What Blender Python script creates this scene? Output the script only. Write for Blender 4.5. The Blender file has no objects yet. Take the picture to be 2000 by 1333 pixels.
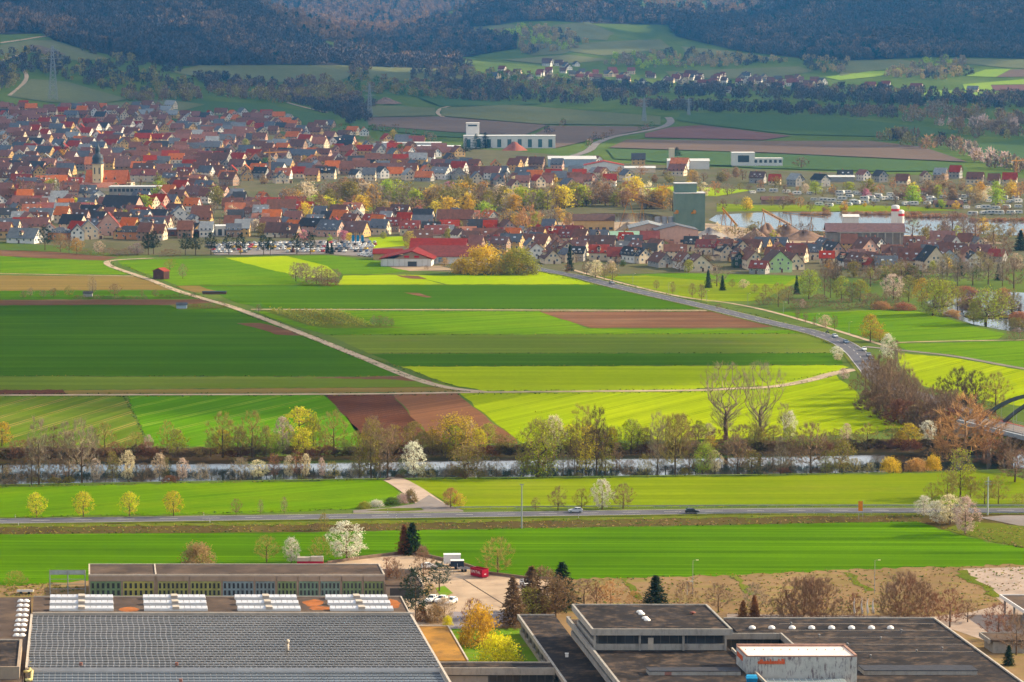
import bpy, bmesh, math, random
import numpy as np
from mathutils import Vector, Matrix
from mathutils.geometry import delaunay_2d_cdt

R = random.Random(7)
NR = np.random.RandomState(11)
scene = bpy.context.scene
COL = scene.collection

# ---------------------------------------------------------------- camera
F, CH, YH = 6000.0, 146.0, 3.0            # focal length in photo pixels, eye height, horizon row
PITCH = math.atan((666.5 - YH) / F)
cam_data = bpy.data.cameras.new('camera')
cam_data.sensor_width = 36.0
cam_data.lens = 36.0 * F / 2000.0
cam_data.clip_start = 5.0
cam_data.clip_end = 40000.0
cam = bpy.data.objects.new('camera', cam_data)
COL.objects.link(cam)
cam.location = (0, 0, CH)
cam.rotation_euler = (math.pi / 2 - PITCH, 0, 0)
scene.camera = cam

# ---------------------------------------------------------------- sky, sun, exposure
SUN_EL = math.radians(27)
SUN_H = Vector((1.0, 0.24, 0)).normalized()             # horizontal direction towards the sun
TO_SUN = Vector((SUN_H.x * math.cos(SUN_EL), SUN_H.y * math.cos(SUN_EL), math.sin(SUN_EL)))
world = bpy.data.worlds.new('World')
scene.world = world
world.use_nodes = True
wt = world.node_tree
for n in list(wt.nodes):
    wt.nodes.remove(n)
wo = wt.nodes.new('ShaderNodeOutputWorld')
wb = wt.nodes.new('ShaderNodeBackground')
ws = wt.nodes.new('ShaderNodeTexSky')
ws.sky_type = 'NISHITA'
ws.sun_disc = False
ws.sun_elevation = SUN_EL
ws.sun_rotation = math.atan2(SUN_H.x, SUN_H.y)
ws.altitude = 200
ws.air_density = 1.0
ws.dust_density = 1.0
wb.inputs['Strength'].default_value = 0.085
# broken white cloud over the whole sky, alike in all directions
wc = wt.nodes.new('ShaderNodeTexCoord')
wn = wt.nodes.new('ShaderNodeTexNoise')
wn.inputs['Scale'].default_value = 3.2
wn.inputs['Detail'].default_value = 6.0
wn.inputs['Roughness'].default_value = 0.6
wm_ = wt.nodes.new('ShaderNodeMapping')
wm_.inputs['Scale'].default_value = (1, 1, 2.6)
wt.links.new(wc.outputs['Generated'], wm_.inputs['Vector'])
wt.links.new(wm_.outputs[0], wn.inputs['Vector'])
wr = wt.nodes.new('ShaderNodeValToRGB')
wr.color_ramp.elements[0].position = 0.40
wr.color_ramp.elements[1].position = 0.62
wt.links.new(wn.outputs['Fac'], wr.inputs[0])
wx = wt.nodes.new('ShaderNodeMix')
wx.data_type = 'RGBA'
wt.links.new(wr.outputs[0], wx.inputs[0])
wt.links.new(ws.outputs[0], wx.inputs[6])
wx.inputs[7].default_value = (9.5, 9.3, 9.0, 1)
wt.links.new(wx.outputs[2], wb.inputs['Color'])
wt.links.new(wb.outputs[0], wo.inputs['Surface'])

sun_data = bpy.data.lights.new('sun', 'SUN')
sun_data.energy = 5.0
sun_data.angle = math.radians(0.53)
sun_data.color = (1.0, 0.82, 0.54)
sun = bpy.data.objects.new('sun', sun_data)
COL.objects.link(sun)
sun.rotation_euler = TO_SUN.to_track_quat('Z', 'Y').to_euler()

scene.view_settings.view_transform = 'Standard'
scene.view_settings.look = 'None'
scene.view_settings.gamma = 1.0
scene.view_settings.use_curve_mapping = False
scene.view_settings.exposure = 1.05
cy = scene.cycles
cy.max_bounces = 5
cy.diffuse_bounces = 2
cy.glossy_bounces = 2
cy.transmission_bounces = 3
cy.transparent_max_bounces = 12
cy.volume_bounces = 0
cy.use_denoising = True
cy.use_adaptive_sampling = True
cy.adaptive_threshold = 0.02
cy.caustics_reflective = False
cy.caustics_refractive = False

# ---------------------------------------------------------------- materials
MATS = {}
def new_mat(name):
    m = bpy.data.materials.new(name)
    m.use_nodes = True
    nt = m.node_tree
    b = nt.nodes['Principled BSDF']
    return m, nt, b

def ramp(nt, fac, stops):
    r = nt.nodes.new('ShaderNodeValToRGB')
    e = r.color_ramp.elements
    while len(e) > 1:
        e.remove(e[-1])
    e[0].position = stops[0][0]
    e[0].color = tuple(stops[0][1]) + (1,)
    for p, c in stops[1:]:
        k = e.new(p)
        k.color = tuple(c) + (1,)
    nt.links.new(fac, r.inputs[0])
    return r.outputs[0]

def noise(nt, vec, scale, detail=3.0, rough=0.6):
    n = nt.nodes.new('ShaderNodeTexNoise')
    n.inputs['Scale'].default_value = scale
    n.inputs['Detail'].default_value = detail
    n.inputs['Roughness'].default_value = rough
    if vec is not None:
        nt.links.new(vec, n.inputs['Vector'])
    return n.outputs['Fac']

def objco(nt):
    return nt.nodes.new('ShaderNodeTexCoord').outputs['Object']

def mapping(nt, vec, scale=(1, 1, 1), rotz=0.0):
    mp = nt.nodes.new('ShaderNodeMapping')
    mp.inputs['Scale'].default_value = scale
    mp.inputs['Rotation'].default_value = (0, 0, rotz)
    nt.links.new(vec, mp.inputs['Vector'])
    return mp.outputs[0]

def mathn(nt, op, a, b=None, c=None):
    m = nt.nodes.new('ShaderNodeMath')
    m.operation = op
    for i, x in enumerate((a, b, c)):
        if x is None:
            continue
        if isinstance(x, (int, float)):
            m.inputs[i].default_value = x
        else:
            nt.links.new(x, m.inputs[i])
    return m.outputs[0]

def mixc(nt, fac, a, b, mode='MIX'):
    m = nt.nodes.new('ShaderNodeMix')
    m.data_type = 'RGBA'
    m.blend_type = mode
    if isinstance(fac, (int, float)):
        m.inputs[0].default_value = fac
    else:
        nt.links.new(fac, m.inputs[0])
    for i, x in ((6, a), (7, b)):
        if isinstance(x, tuple):
            m.inputs[i].default_value = x + (1,) if len(x) == 3 else x
        else:
            nt.links.new(x, m.inputs[i])
    return m.outputs[2]

def mul(c, k):
    return tuple(min(1.0, x * k) for x in c)

def plain(name, c, rough=0.8, var=0.18, scale=0.8, metal=0.0, stain=None, spec=0.1):
    """Painted or mineral surface with mottling."""
    if name in MATS:
        return MATS[name]
    m, nt, b = new_mat(name)
    co = objco(nt)
    n1 = noise(nt, co, scale, 4)
    col = ramp(nt, n1, [(0.3, mul(c, 1 - var)), (0.7, mul(c, 1 + var))])
    if stain:
        st, sc_, amt = stain
        n2 = noise(nt, mapping(nt, co, (1, 1, 0.35)), sc_, 5, 0.7)
        f = ramp(nt, n2, [(0.48, (0, 0, 0)), (0.68, (amt, amt, amt))])
        col = mixc(nt, f, col, st)
    nt.links.new(col, b.inputs['Base Color'])
    b.inputs['Roughness'].default_value = rough
    b.inputs['Metallic'].default_value = metal
    b.inputs['Specular IOR Level'].default_value = spec
    MATS[name] = m
    return m

def crop(name, c1, c2, ang=0.0, row=4.0, rowamt=0.15, tram=0.0, tramgap=18.0, tramcol=None, big=0.012, fine=0.6, warp=0.0, spots=None, pale=None):
    """Field: mottled crop colour with drill rows and tramlines running along direction ang (radians from +Y)."""
    if name in MATS:
        return MATS[name]
    m, nt, b = new_mat(name)
    co = objco(nt)
    n1 = noise(nt, mapping(nt, co, (1, 0.45, 1)), big, 4, 0.55)
    col = ramp(nt, n1, [(0.32, c1), (0.68, c2)])
    if pale:
        n3 = noise(nt, mapping(nt, co, (0.5, 1.6, 1), ang), big * 2.2, 5, 0.65)
        col = mixc(nt, ramp(nt, n3, [(0.5, (0, 0, 0)), (0.72, (0.75, 0.75, 0.75))]), col, pale)
    n2 = noise(nt, co, fine, 3, 0.7)
    col = mixc(nt, ramp(nt, n2, [(0.3, (0.0,) * 3), (0.7, (0.32,) * 3)]), col, mul(c1, 0.62))
    rot = mapping(nt, co, (1, 1, 1), ang)
    sep = nt.nodes.new('ShaderNodeSeparateXYZ')
    nt.links.new(rot, sep.inputs[0])
    x = sep.outputs[0]
    if warp:
        x = mathn(nt, 'ADD', x, mathn(nt, 'MULTIPLY', noise(nt, co, 0.02, 2), warp))
    if rowamt:
        # broad uneven drill passes plus rows
        st = noise(nt, mapping(nt, rot, (1.0 / row, 0.004, 1)), 1.0, 2, 0.5)
        f = ramp(nt, st, [(0.35, (0,) * 3), (0.62, (rowamt,) * 3)])
        col = mixc(nt, f, col, mul(c1, 0.35))
        f2 = ramp(nt, st, [(0.55, (0,) * 3), (0.75, (rowamt * 0.9,) * 3)])
        col = mixc(nt, f2, col, mul(c2, 1.5))
    if tram:
        fr = mathn(nt, 'FRACT', mathn(nt, 'DIVIDE', x, tramgap))
        a1 = mathn(nt, 'LESS_THAN', mathn(nt, 'ABSOLUTE', mathn(nt, 'SUBTRACT', fr, 0.45)), 0.35 / tramgap)
        a2 = mathn(nt, 'LESS_THAN', mathn(nt, 'ABSOLUTE', mathn(nt, 'SUBTRACT', fr, 0.45 + 1.9 / tramgap)), 0.35 / tramgap)
        brk = ramp(nt, noise(nt, co, 0.05, 3), [(0.35, (0.25,) * 3), (0.6, (1,) * 3)])
        t = mathn(nt, 'MULTIPLY', mathn(nt, 'MULTIPLY', mathn(nt, 'ADD', a1, a2), tram), brk)
        col = mixc(nt, t, col, tramcol or mul(c1, 0.4))
    nt.links.new(col, b.inputs['Base Color'])
    b.inputs['Roughness'].default_value = 0.9
    b.inputs['Specular IOR Level'].default_value = 0.0
    MATS[name] = m
    return m

# ---------------------------------------------------------------- pixel -> world
SP, CP = math.sin(PITCH), math.cos(PITCH)
def ray(px, py):
    u = (px - 1000.0) / F
    v = (666.5 - py) / F
    return np.array((u, CP + v * SP, -SP + v * CP))

def at_d(px, py, d):
    r = ray(px, py)
    return np.array((0, 0, CH)) + r * (d / r[1])

def at_z(px, py, z=0.0):
    r = ray(px, py)
    return np.array((0, 0, CH)) + r * ((z - CH) / r[2])

# control points of the far relief: (px, py, distance)
CTRL = [(-400, 215, 3500), (-400, 100, 3950), (-400, -60, 4700), (-400, -120, 5600),
 (0, 330, 2680), (0, 215, 3500), (0, 180, 3640), (0, 100, 3950), (0, 40, 4250), (0, -60, 4800), (0, -110, 5600),
 (300, 230, 3600), (300, 200, 3800), (300, 170, 3960), (300, 120, 4200), (300, 50, 4550), (300, -40, 5000), (300, -70, 5600),
 (520, 260, 3400), (520, 200, 3900), (520, 130, 4350), (520, 70, 4650), (520, 30, 4950), (520, 60, 5500),
 (600, 80, 4880), (600, 105, 5600), (680, 108, 4780), (680, 118, 5400), (790, 118, 4780), (900, 120, 4750), (700, 150, 4350), (850, 150, 4450),
 (560, 70, 6500), (640, 45, 7300), (640, -40, 8200), (760, 60, 6900), (760, -5, 7800), (480, -20, 7800), (400, 20, 6600),
 (700, 90, 5750), (800, 54, 5850), (900, 22, 5950), (1000, -10, 6050), (1200, 2, 6150), (1300, 26, 6150), (1400, 38, 6100), (1550, 2, 5950),
 (740, 90, 6300), (900, 40, 6800), (1100, 30, 6900), (1330, 60, 6800), (1450, 60, 6800),
 (1350, 8, 8000), (1350, -40, 8800), (1000, -40, 8600), (1600, -40, 8600),
 (900, 60, 5500), (1000, 125, 5000), (1000, 70, 5450), (1100, 125, 5100), (1100, 60, 5600), (1200, 90, 5400), (1300, 120, 5200), (1300, 60, 5700), (1150, 30, 5850),
 (1500, 120, 5200), (1500, 55, 5650), (1700, 120, 5100), (1700, 40, 5600), (1700, -40, 6100), (2000, 118, 5000), (2000, 30, 5500), (2000, -60, 6000),
 (2400, 110, 4900), (2400, 0, 5400), (2400, -90, 6100), (1850, -60, 7000), (2300, -90, 7500),
 (1100, 170, 4700), (1500, 170, 4700), (1900, 170, 4600), (2300, 170, 4600), (1300, 200, 4200), (1750, 200, 4150),
 (800, 200, 4100), (800, 240, 3550), (1100, 230, 3700)]
cp = [at_d(*c) for c in CTRL]
for xx in range(-2400, 2401, 400):
    for yy in (2350, 2900):
        cp.append(np.array((xx, yy, 0.0)))
for xx in (0, 600, 1200, 1800):
    cp.append(np.array((xx, 3300, 1.0)))
for xx in (-3200, -1600, 0, 1600, 3200):
    cp.append(np.array((xx, 10500, 260.0)))
cp = np.array(cp)
def kern(a, b):
    d2 = ((a[:, None, :] - b[None, :, :]) ** 2).sum(2)
    return np.sqrt(d2 + 120.0 ** 2)
_P = cp[:, :2]
_A = kern(_P, _P)
_n = len(_P)
_M = np.zeros((_n + 3, _n + 3))
_M[:_n, :_n] = _A - np.eye(_n) * 25.0
_M[:_n, _n] = 1
_M[:_n, _n + 1:] = _P / 1000.0
_M[_n, :_n] = 1
_M[_n + 1:, :_n] = _P.T / 1000.0
_W = np.linalg.solve(_M, np.concatenate([cp[:, 2], np.zeros(3)]))

def relief(x, y):
    q = np.stack([x.ravel(), y.ravel()], 1)
    out = np.zeros(len(q))
    for i in range(0, len(q), 20000):
        s = q[i:i + 20000]
        out[i:i + 20000] = kern(s, _P) @ _W[:_n] + _W[_n] + (s / 1000.0) @ _W[_n + 1:]
    out = out.reshape(x.shape)
    t = np.clip((y - 2350) / 500.0, 0, 1)
    t = t * t * (3 - 2 * t)
    g = np.clip((out - 35) / 60.0, 0, 1)
    out = out + g * (7 * np.sin(x / 95.0 + 1.3 * np.sin(y / 210.0)) + 5 * np.sin(x / 47.0 + y / 83.0) + 6 * np.sin(y / 130.0 - x / 300.0))
    out = np.where(y > 2350, np.maximum(out, 0.0) * t, 0.0)
    return out

GX = np.arange(-2600, 2601, 25.0)
GY = np.arange(2300, 10001, 25.0)
GZ = relief(*np.meshgrid(GX, GY, indexing='ij'))

def hz(x, y):
    x = np.asarray(x, float); y = np.asarray(y, float)
    fx = np.clip((x - GX[0]) / 25.0, 0, len(GX) - 1.001)
    fy = np.clip((y - GY[0]) / 25.0, 0, len(GY) - 1.001)
    i = fx.astype(int); j = fy.astype(int)
    a = fx - i; b = fy - j
    z = GZ[i, j] * (1 - a) * (1 - b) + GZ[i + 1, j] * a * (1 - b) + GZ[i, j + 1] * (1 - a) * b + GZ[i + 1, j + 1] * a * b
    return np.where(y < 2300, 0.0, z)

_TS = np.concatenate([np.arange(500, 2300, 100.0), np.arange(2300, 9900, 6.0)])
def gp(px, py):
    """Point of the ground seen at photo pixel (px, py)."""
    p = at_z(px, py, 0.0) if py > YH + 2 else None
    if p is not None and 0 < p[1] < 2340:
        return p
    r = ray(px, py)
    r = r / r[1]
    X = r[0] * _TS; Z = CH + r[2] * _TS
    under = Z - hz(X, _TS) < 0
    k = int(np.argmax(under))
    if not under[k]:
        k = len(_TS) - 1
    y0, y1 = _TS[max(k - 1, 0)], _TS[k]
    for _ in range(12):
        ym = 0.5 * (y0 + y1)
        if CH + r[2] * ym - hz(r[0] * ym, ym) < 0:
            y1 = ym
        else:
            y0 = ym
    return np.array((r[0] * y1, y1, float(hz(r[0] * y1, y1))))

def gp_many(px, py):
    """Vectorised gp for arrays of pixels."""
    px = np.asarray(px, float); py = np.asarray(py, float)
    u = (px - 1000.0) / F; v = (666.5 - py) / F
    ry = CP + v * SP; rx = u / ry; rz = (-SP + v * CP) / ry
    n = len(px)
    lo = np.full(n, 500.0); hi = np.full(n, 9890.0); done = np.zeros(n, bool)
    for t in np.arange(500.0, 9890.0, 12.0):
        under = (CH + rz * t - hz(rx * t, np.full(n, t))) < 0
        new = under & ~done
        hi[new] = t; lo[new] = max(500.0, t - 12.0)
        done |= under
        if done.all():
            break
    lo[~done] = 9880.0
    for _ in range(10):
        m = 0.5 * (lo + hi)
        un = (CH + rz * m - hz(rx * m, m)) < 0
        hi = np.where(un, m, hi); lo = np.where(un, lo, m)
    return np.stack([rx * hi, hi, hz(rx * hi, hi)], 1)

def pxm(p):
    """photo pixels per metre at a world point"""
    return F / (p[1] * CP + (CH - p[2]) * SP)

# ---------------------------------------------------------------- object helpers
def link_mesh(name, verts, faces, mats=None, parent=None, smooth=False, mat_idx=None, loc=None):
    me = bpy.data.meshes.new(name)
    me.from_pydata([tuple(map(float, v)) for v in verts], [], faces)
    if mats is not None:
        for m in (mats if isinstance(mats, (list, tuple)) else [mats]):
            me.materials.append(m)
    if mat_idx is not None:
        me.polygons.foreach_set('material_index', mat_idx)
    if smooth:
        me.polygons.foreach_set('use_smooth', [True] * len(me.polygons))
    me.update()
    o = bpy.data.objects.new(name, me)
    COL.objects.link(o)
    if parent is not None:
        o.parent = parent
    if loc is not None:
        o.location = loc
    return o

def empty(name, loc, rz=0.0, sc=1.0):
    o = bpy.data.objects.new(name, None)
    o.empty_display_size = 0.5
    COL.objects.link(o)
    o.location = tuple(map(float, loc))
    o.rotation_euler = (0, 0, rz)
    o.scale = (sc, sc, sc) if not isinstance(sc, tuple) else sc
    return o

def tag(o, label=None, cat=None, group=None, kind=None):
    if label: o['label'] = label
    if cat: o['category'] = cat
    if group: o['group'] = group
    if kind: o['kind'] = kind
    return o

class MB:
    """Mesh collector."""
    def __init__(s):
        s.v, s.f, s.mi = [], [], []
    def quad(s, a, b, c, d, mi=0):
        n = len(s.v)
        s.v += [a, b, c, d]
        s.f.append((n, n + 1, n + 2, n + 3)); s.mi.append(mi)
    def poly(s, pts, mi=0):
        n = len(s.v)
        s.v += list(pts)
        s.f.append(tuple(range(n, n + len(pts)))); s.mi.append(mi)
    def hexa(s, p, mi=0):
        """8 corners: bottom 4 ccw, top 4 ccw"""
        n = len(s.v)
        s.v += list(p)
        for q in ((3, 2, 1, 0), (4, 5, 6, 7), (0, 1, 5, 4), (1, 2, 6, 5), (2, 3, 7, 6), (3, 0, 4, 7)):
            s.f.append(tuple(n + k for k in q)); s.mi.append(mi)
    def box(s, x0, x1, y0, y1, z0, z1, mi=0):
        s.hexa([(x0, y0, z0), (x1, y0, z0), (x1, y1, z0), (x0, y1, z0), (x0, y0, z1), (x1, y0, z1), (x1, y1, z1), (x0, y1, z1)], mi)
    def bar(s, a, b, w, h=None, mi=0):
        a = Vector(a); b = Vector(b); h = h or w
        d = (b - a).normalized()
        up = Vector((0, 0, 1)) if abs(d.z) < 0.95 else Vector((0, 1, 0))
        sx = d.cross(up).normalized() * (w / 2)
        sz = sx.cross(d).normalized() * (h / 2)
        s.hexa([tuple(a - sx - sz), tuple(a + sx - sz), tuple(b + sx - sz), tuple(b - sx - sz),
                tuple(a - sx + sz), tuple(a + sx + sz), tuple(b + sx + sz), tuple(b - sx + sz)], mi)
    def tube(s, a, b, r0, r1, n=8, mi=0, cap=True):
        a = Vector(a); b = Vector(b)
        d = (b - a).normalized()
        up = Vector((0, 0, 1)) if abs(d.z) < 0.95 else Vector((1, 0, 0))
        u = d.cross(up).normalized(); w = u.cross(d)
        k = len(s.v)
        for c, r in ((a, r0), (b, r1)):
            for i in range(n):
                t = 2 * math.pi * i / n
                s.v.append(tuple(c + u * (r * math.cos(t)) + w * (r * math.sin(t))))
        for i in range(n):
            j = (i + 1) % n
            s.f.append((k + i, k + j, k + n + j, k + n + i)); s.mi.append(mi)
        if cap:
            s.f.append(tuple(k + i for i in range(n))[::-1]); s.mi.append(mi)
            s.f.append(tuple(k + n + i for i in range(n))); s.mi.append(mi)
    def lathe(s, prof, n=12, mi=0, c=(0, 0, 0)):
        k = len(s.v)
        for r, z in prof:
            for i in range(n):
                t = 2 * math.pi * i / n
                s.v.append((c[0] + r * math.cos(t), c[1] + r * math.sin(t), c[2] + z))
        for q in range(len(prof) - 1):
            for i in range(n):
                j = (i + 1) % n
                s.f.append((k + q * n + i, k + q * n + j, k + (q + 1) * n + j, k + (q + 1) * n + i)); s.mi.append(mi)
    def build(s, name, mats, parent=None, smooth=False, loc=None):
        return link_mesh(name, s.v, s.f, mats, parent, smooth, s.mi, loc)

def densify(pts, step):
    out = []
    n = len(pts)
    for i in range(n):
        a = np.array(pts[i], float); b = np.array(pts[(i + 1) % n], float)
        k = max(1, int(np.hypot(*(b - a)) / step))
        for q in range(k):
            out.append(tuple(a + (b - a) * q / k))
    return out

def patch(name, poly, mat, off=0.05, step=45, wob=0.0, label=None, seed=None):
    """Sheet of ground cover bounded by a polygon given in photo pixels, draped on the relief."""
    if name == 'field' and not wob:
        wob, step = 0.8, 14
    pts = [gp(*p) for p in densify(poly, step)]
    if wob:
        pts = [np.array((p[0] + R.uniform(-wob, wob), p[1] + R.uniform(-wob, wob) * 2, p[2])) for p in pts]
    v2 = [Vector((p[0], p[1])) for p in pts]
    n = len(v2)
    edges = [(i, (i + 1) % n) for i in range(n)]
    far = max(p[1] for p in pts) > 2340
    if far:
        x0 = min(p[0] for p in pts); x1 = max(p[0] for p in pts); y0 = min(p[1] for p in pts); y1 = max(p[1] for p in pts)
        st = 25.0
        for gx in np.arange(math.ceil(x0 / st) * st, x1, st):
            for gy in np.arange(math.ceil(y0 / st) * st, y1, st):
                v2.append(Vector((gx, gy)))
    vo, eo, fo, *_ = delaunay_2d_cdt(v2, edges, [], 1, 1e-4)
    V = [(v.x, v.y, float(hz(v.x, v.y)) + off) for v in vo]
    o = link_mesh(name, V, [tuple(f) for f in fo], mat)
    # faces up
    me = o.data
    if len(me.polygons) and sum(p.normal.z for p in me.polygons) < 0:
        me.flip_normals()
    tag(o, label, kind='structure')
    return o

def catmull(pts, sub=6):
    pts = [np.array(p, float) for p in pts]
    out = []
    for i in range(len(pts) - 1):
        p0 = pts[max(i - 1, 0)]; p1 = pts[i]; p2 = pts[i + 1]; p3 = pts[min(i + 2, len(pts) - 1)]
        for k in range(sub):
            t = k / sub
            out.append(0.5 * ((2 * p1) + (-p0 + p2) * t + (2 * p0 - 5 * p1 + 4 * p2 - p3) * t * t + (-p0 + 3 * p1 - 3 * p2 + p3) * t ** 3))
    out.append(pts[-1])
    return out

def ribbon_pts(W, widths, off, side=0.0, zf=None):
    n = len(W)
    V = []
    for i in range(n):
        a = W[max(i - 1, 0)]; b = W[min(i + 1, n - 1)]
        t = np.array((b[0] - a[0], b[1] - a[1])); t /= max(np.hypot(*t), 1e-6)
        nrm = np.array((-t[1], t[0]))
        w = widths if isinstance(widths, (int, float)) else widths[0] + (widths[1] - widths[0]) * i / (n - 1)
        for sgn in (1, -1):
            x = W[i][0] + nrm[0] * (sgn * w / 2 + side); y = W[i][1] + nrm[1] * (sgn * w / 2 + side)
            z = (zf(i) if zf else float(hz(x, y))) + off
            V.append((x, y, z))
    return V

def ribbon(name, px, width, mat, off=0.1, sub=6, label=None, world_pts=None):
    W = world_pts if world_pts is not None else catmull([gp(*p) for p in px], sub)
    V = ribbon_pts(W, width, off)
    Fc = [(2 * i, 2 * i + 1, 2 * i + 3, 2 * i + 2) for i in range(len(W) - 1)]
    o = link_mesh(name, V, Fc, mat)
    if sum(p.normal.z for p in o.data.polygons) < 0:
        o.data.flip_normals()
    tag(o, label, kind='structure')
    return W
# ================================================================ SETTING: ground, water, fields, roads
def lin(r, g, b):
    f = lambda c: (c / 255.0 / 12.92) if c <= 10 else ((c / 255.0 + 0.055) / 1.055) ** 2.4
    return (f(r), f(g), f(b))

M_EARTH = crop('meadow_ground', (0.075, 0.115, 0.022), (0.13, 0.17, 0.035), row=6, rowamt=0.05, big=0.02, fine=0.25)
# river rows as functions of X
WZ = -2.6
NEAR_TOP = [(-300, 952), (0, 948), (500, 939.5), (750, 935.5), (1000, 933.5), (1500, 927.5), (1730, 924.5), (1900, 919), (2300, 912)]
NEAR_BOT = [(-300, 948), (0, 944), (500, 936), (750, 932), (1000, 930), (1500, 924), (1730, 921), (1900, 916), (2300, 908)]
FAR_BOT = [(-300, 908), (0, 905), (500, 898), (1000, 892), (1500, 886), (1800, 883), (1950, 882), (2300, 880)]
FAR_TOP = [(-300, 876), (0, 876), (500, 877), (1000, 870), (1500, 864), (1800, 858), (1950, 858), (2300, 856)]
def interp_row(pts, z):
    P = np.array([at_z(px, py, z) for px, py in pts])
    return np.interp(GX, P[:, 0], P[:, 1])
rows = [(np.full(len(GX), y), None) for y in (-300.0, 300.0, 560.0, 620.0, 680.0, 740.0, 800.0, 860.0)]
nt_, nb_, fb_, ft_ = interp_row(NEAR_TOP, 0), interp_row(NEAR_BOT, WZ), interp_row(FAR_BOT, WZ), interp_row(FAR_TOP, 0)
rows.append((nt_ - 3, 0.0)); rows.append((nt_, -0.1))
rows.append((nb_, WZ - 0.3)); rows.append((fb_, WZ - 0.3))
rows.append((np.maximum(ft_ - 4, fb_ + 2.5), -0.6)); rows.append((np.maximum(ft_, fb_ + 5), 0.0))
for y in (1060.0, 1150.0, 1300.0, 1500.0, 1800.0, 2100.0, 2250.0):
    rows.append((np.full(len(GX), y), None))
for y in GY:
    rows.append((np.full(len(GX), y), None))
V, Fc = [], []
for Y, z in rows:
    Z = np.full(len(GX), z) if z is not None else hz(GX, Y)
    V += list(zip(GX, Y, Z))
nx = len(GX)
for j in range(len(rows) - 1):
    for i in range(nx - 1):
        a = j * nx + i
        Fc.append((a, a + 1, a + nx + 1, a + nx))
g = link_mesh('ground', V, Fc, M_EARTH, smooth=True)
tag(g, 'valley floor and hills', kind='structure')

# ---- water
def water_mat(name, c, rough):
    m, nt, b = new_mat(name)
    b.inputs['Base Color'].default_value = c + (1,)
    b.inputs['Roughness'].default_value = rough
    b.inputs['IOR'].default_value = 1.6
    b.inputs['Specular IOR Level'].default_value = 0.8
    bp = nt.nodes.new('ShaderNodeBump')
    bp.inputs['Strength'].default_value = 0.08
    bp.inputs['Distance'].default_value = 0.3
    nt.links.new(noise(nt, mapping(nt, objco(nt), (0.25, 1, 1)), 0.5, 3), bp.inputs['Height'])
    nt.links.new(bp.outputs[0], b.inputs['Normal'])
    return m
M_WATER = water_mat('river_water', (0.012, 0.02, 0.018), 0.06)
V = []
for i in range(nx):
    V.append((GX[i], nb_[i] - 3.0, WZ)); V.append((GX[i], fb_[i] + 2.0, WZ))
o = link_mesh('river', V, [(2 * i, 2 * i + 2, 2 * i + 3, 2 * i + 1) for i in range(nx - 1)], M_WATER)
tag(o, kind='structure')

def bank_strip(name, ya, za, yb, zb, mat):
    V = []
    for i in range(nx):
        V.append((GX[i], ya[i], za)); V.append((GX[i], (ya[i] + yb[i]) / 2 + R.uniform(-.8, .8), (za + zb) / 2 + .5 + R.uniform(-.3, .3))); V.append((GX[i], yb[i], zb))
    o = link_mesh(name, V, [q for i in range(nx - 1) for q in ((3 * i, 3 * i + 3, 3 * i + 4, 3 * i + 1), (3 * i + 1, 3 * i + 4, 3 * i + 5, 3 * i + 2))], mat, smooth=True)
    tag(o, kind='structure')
M_BANK_SHADED = crop('bank_scrub_shaded', (0.045, 0.032, 0.020), (0.085, 0.058, 0.032), row=6, rowamt=0.1, big=0.08, fine=0.4, pale=(0.06, 0.065, 0.014))  # dark brown scrub, with the bank face's shade and reflection painted into the colour
bank_strip('river_bank', fb_ - .8, WZ - .1, np.maximum(ft_, fb_ + 5) + .5, 0.12, M_BANK_SHADED)
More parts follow.
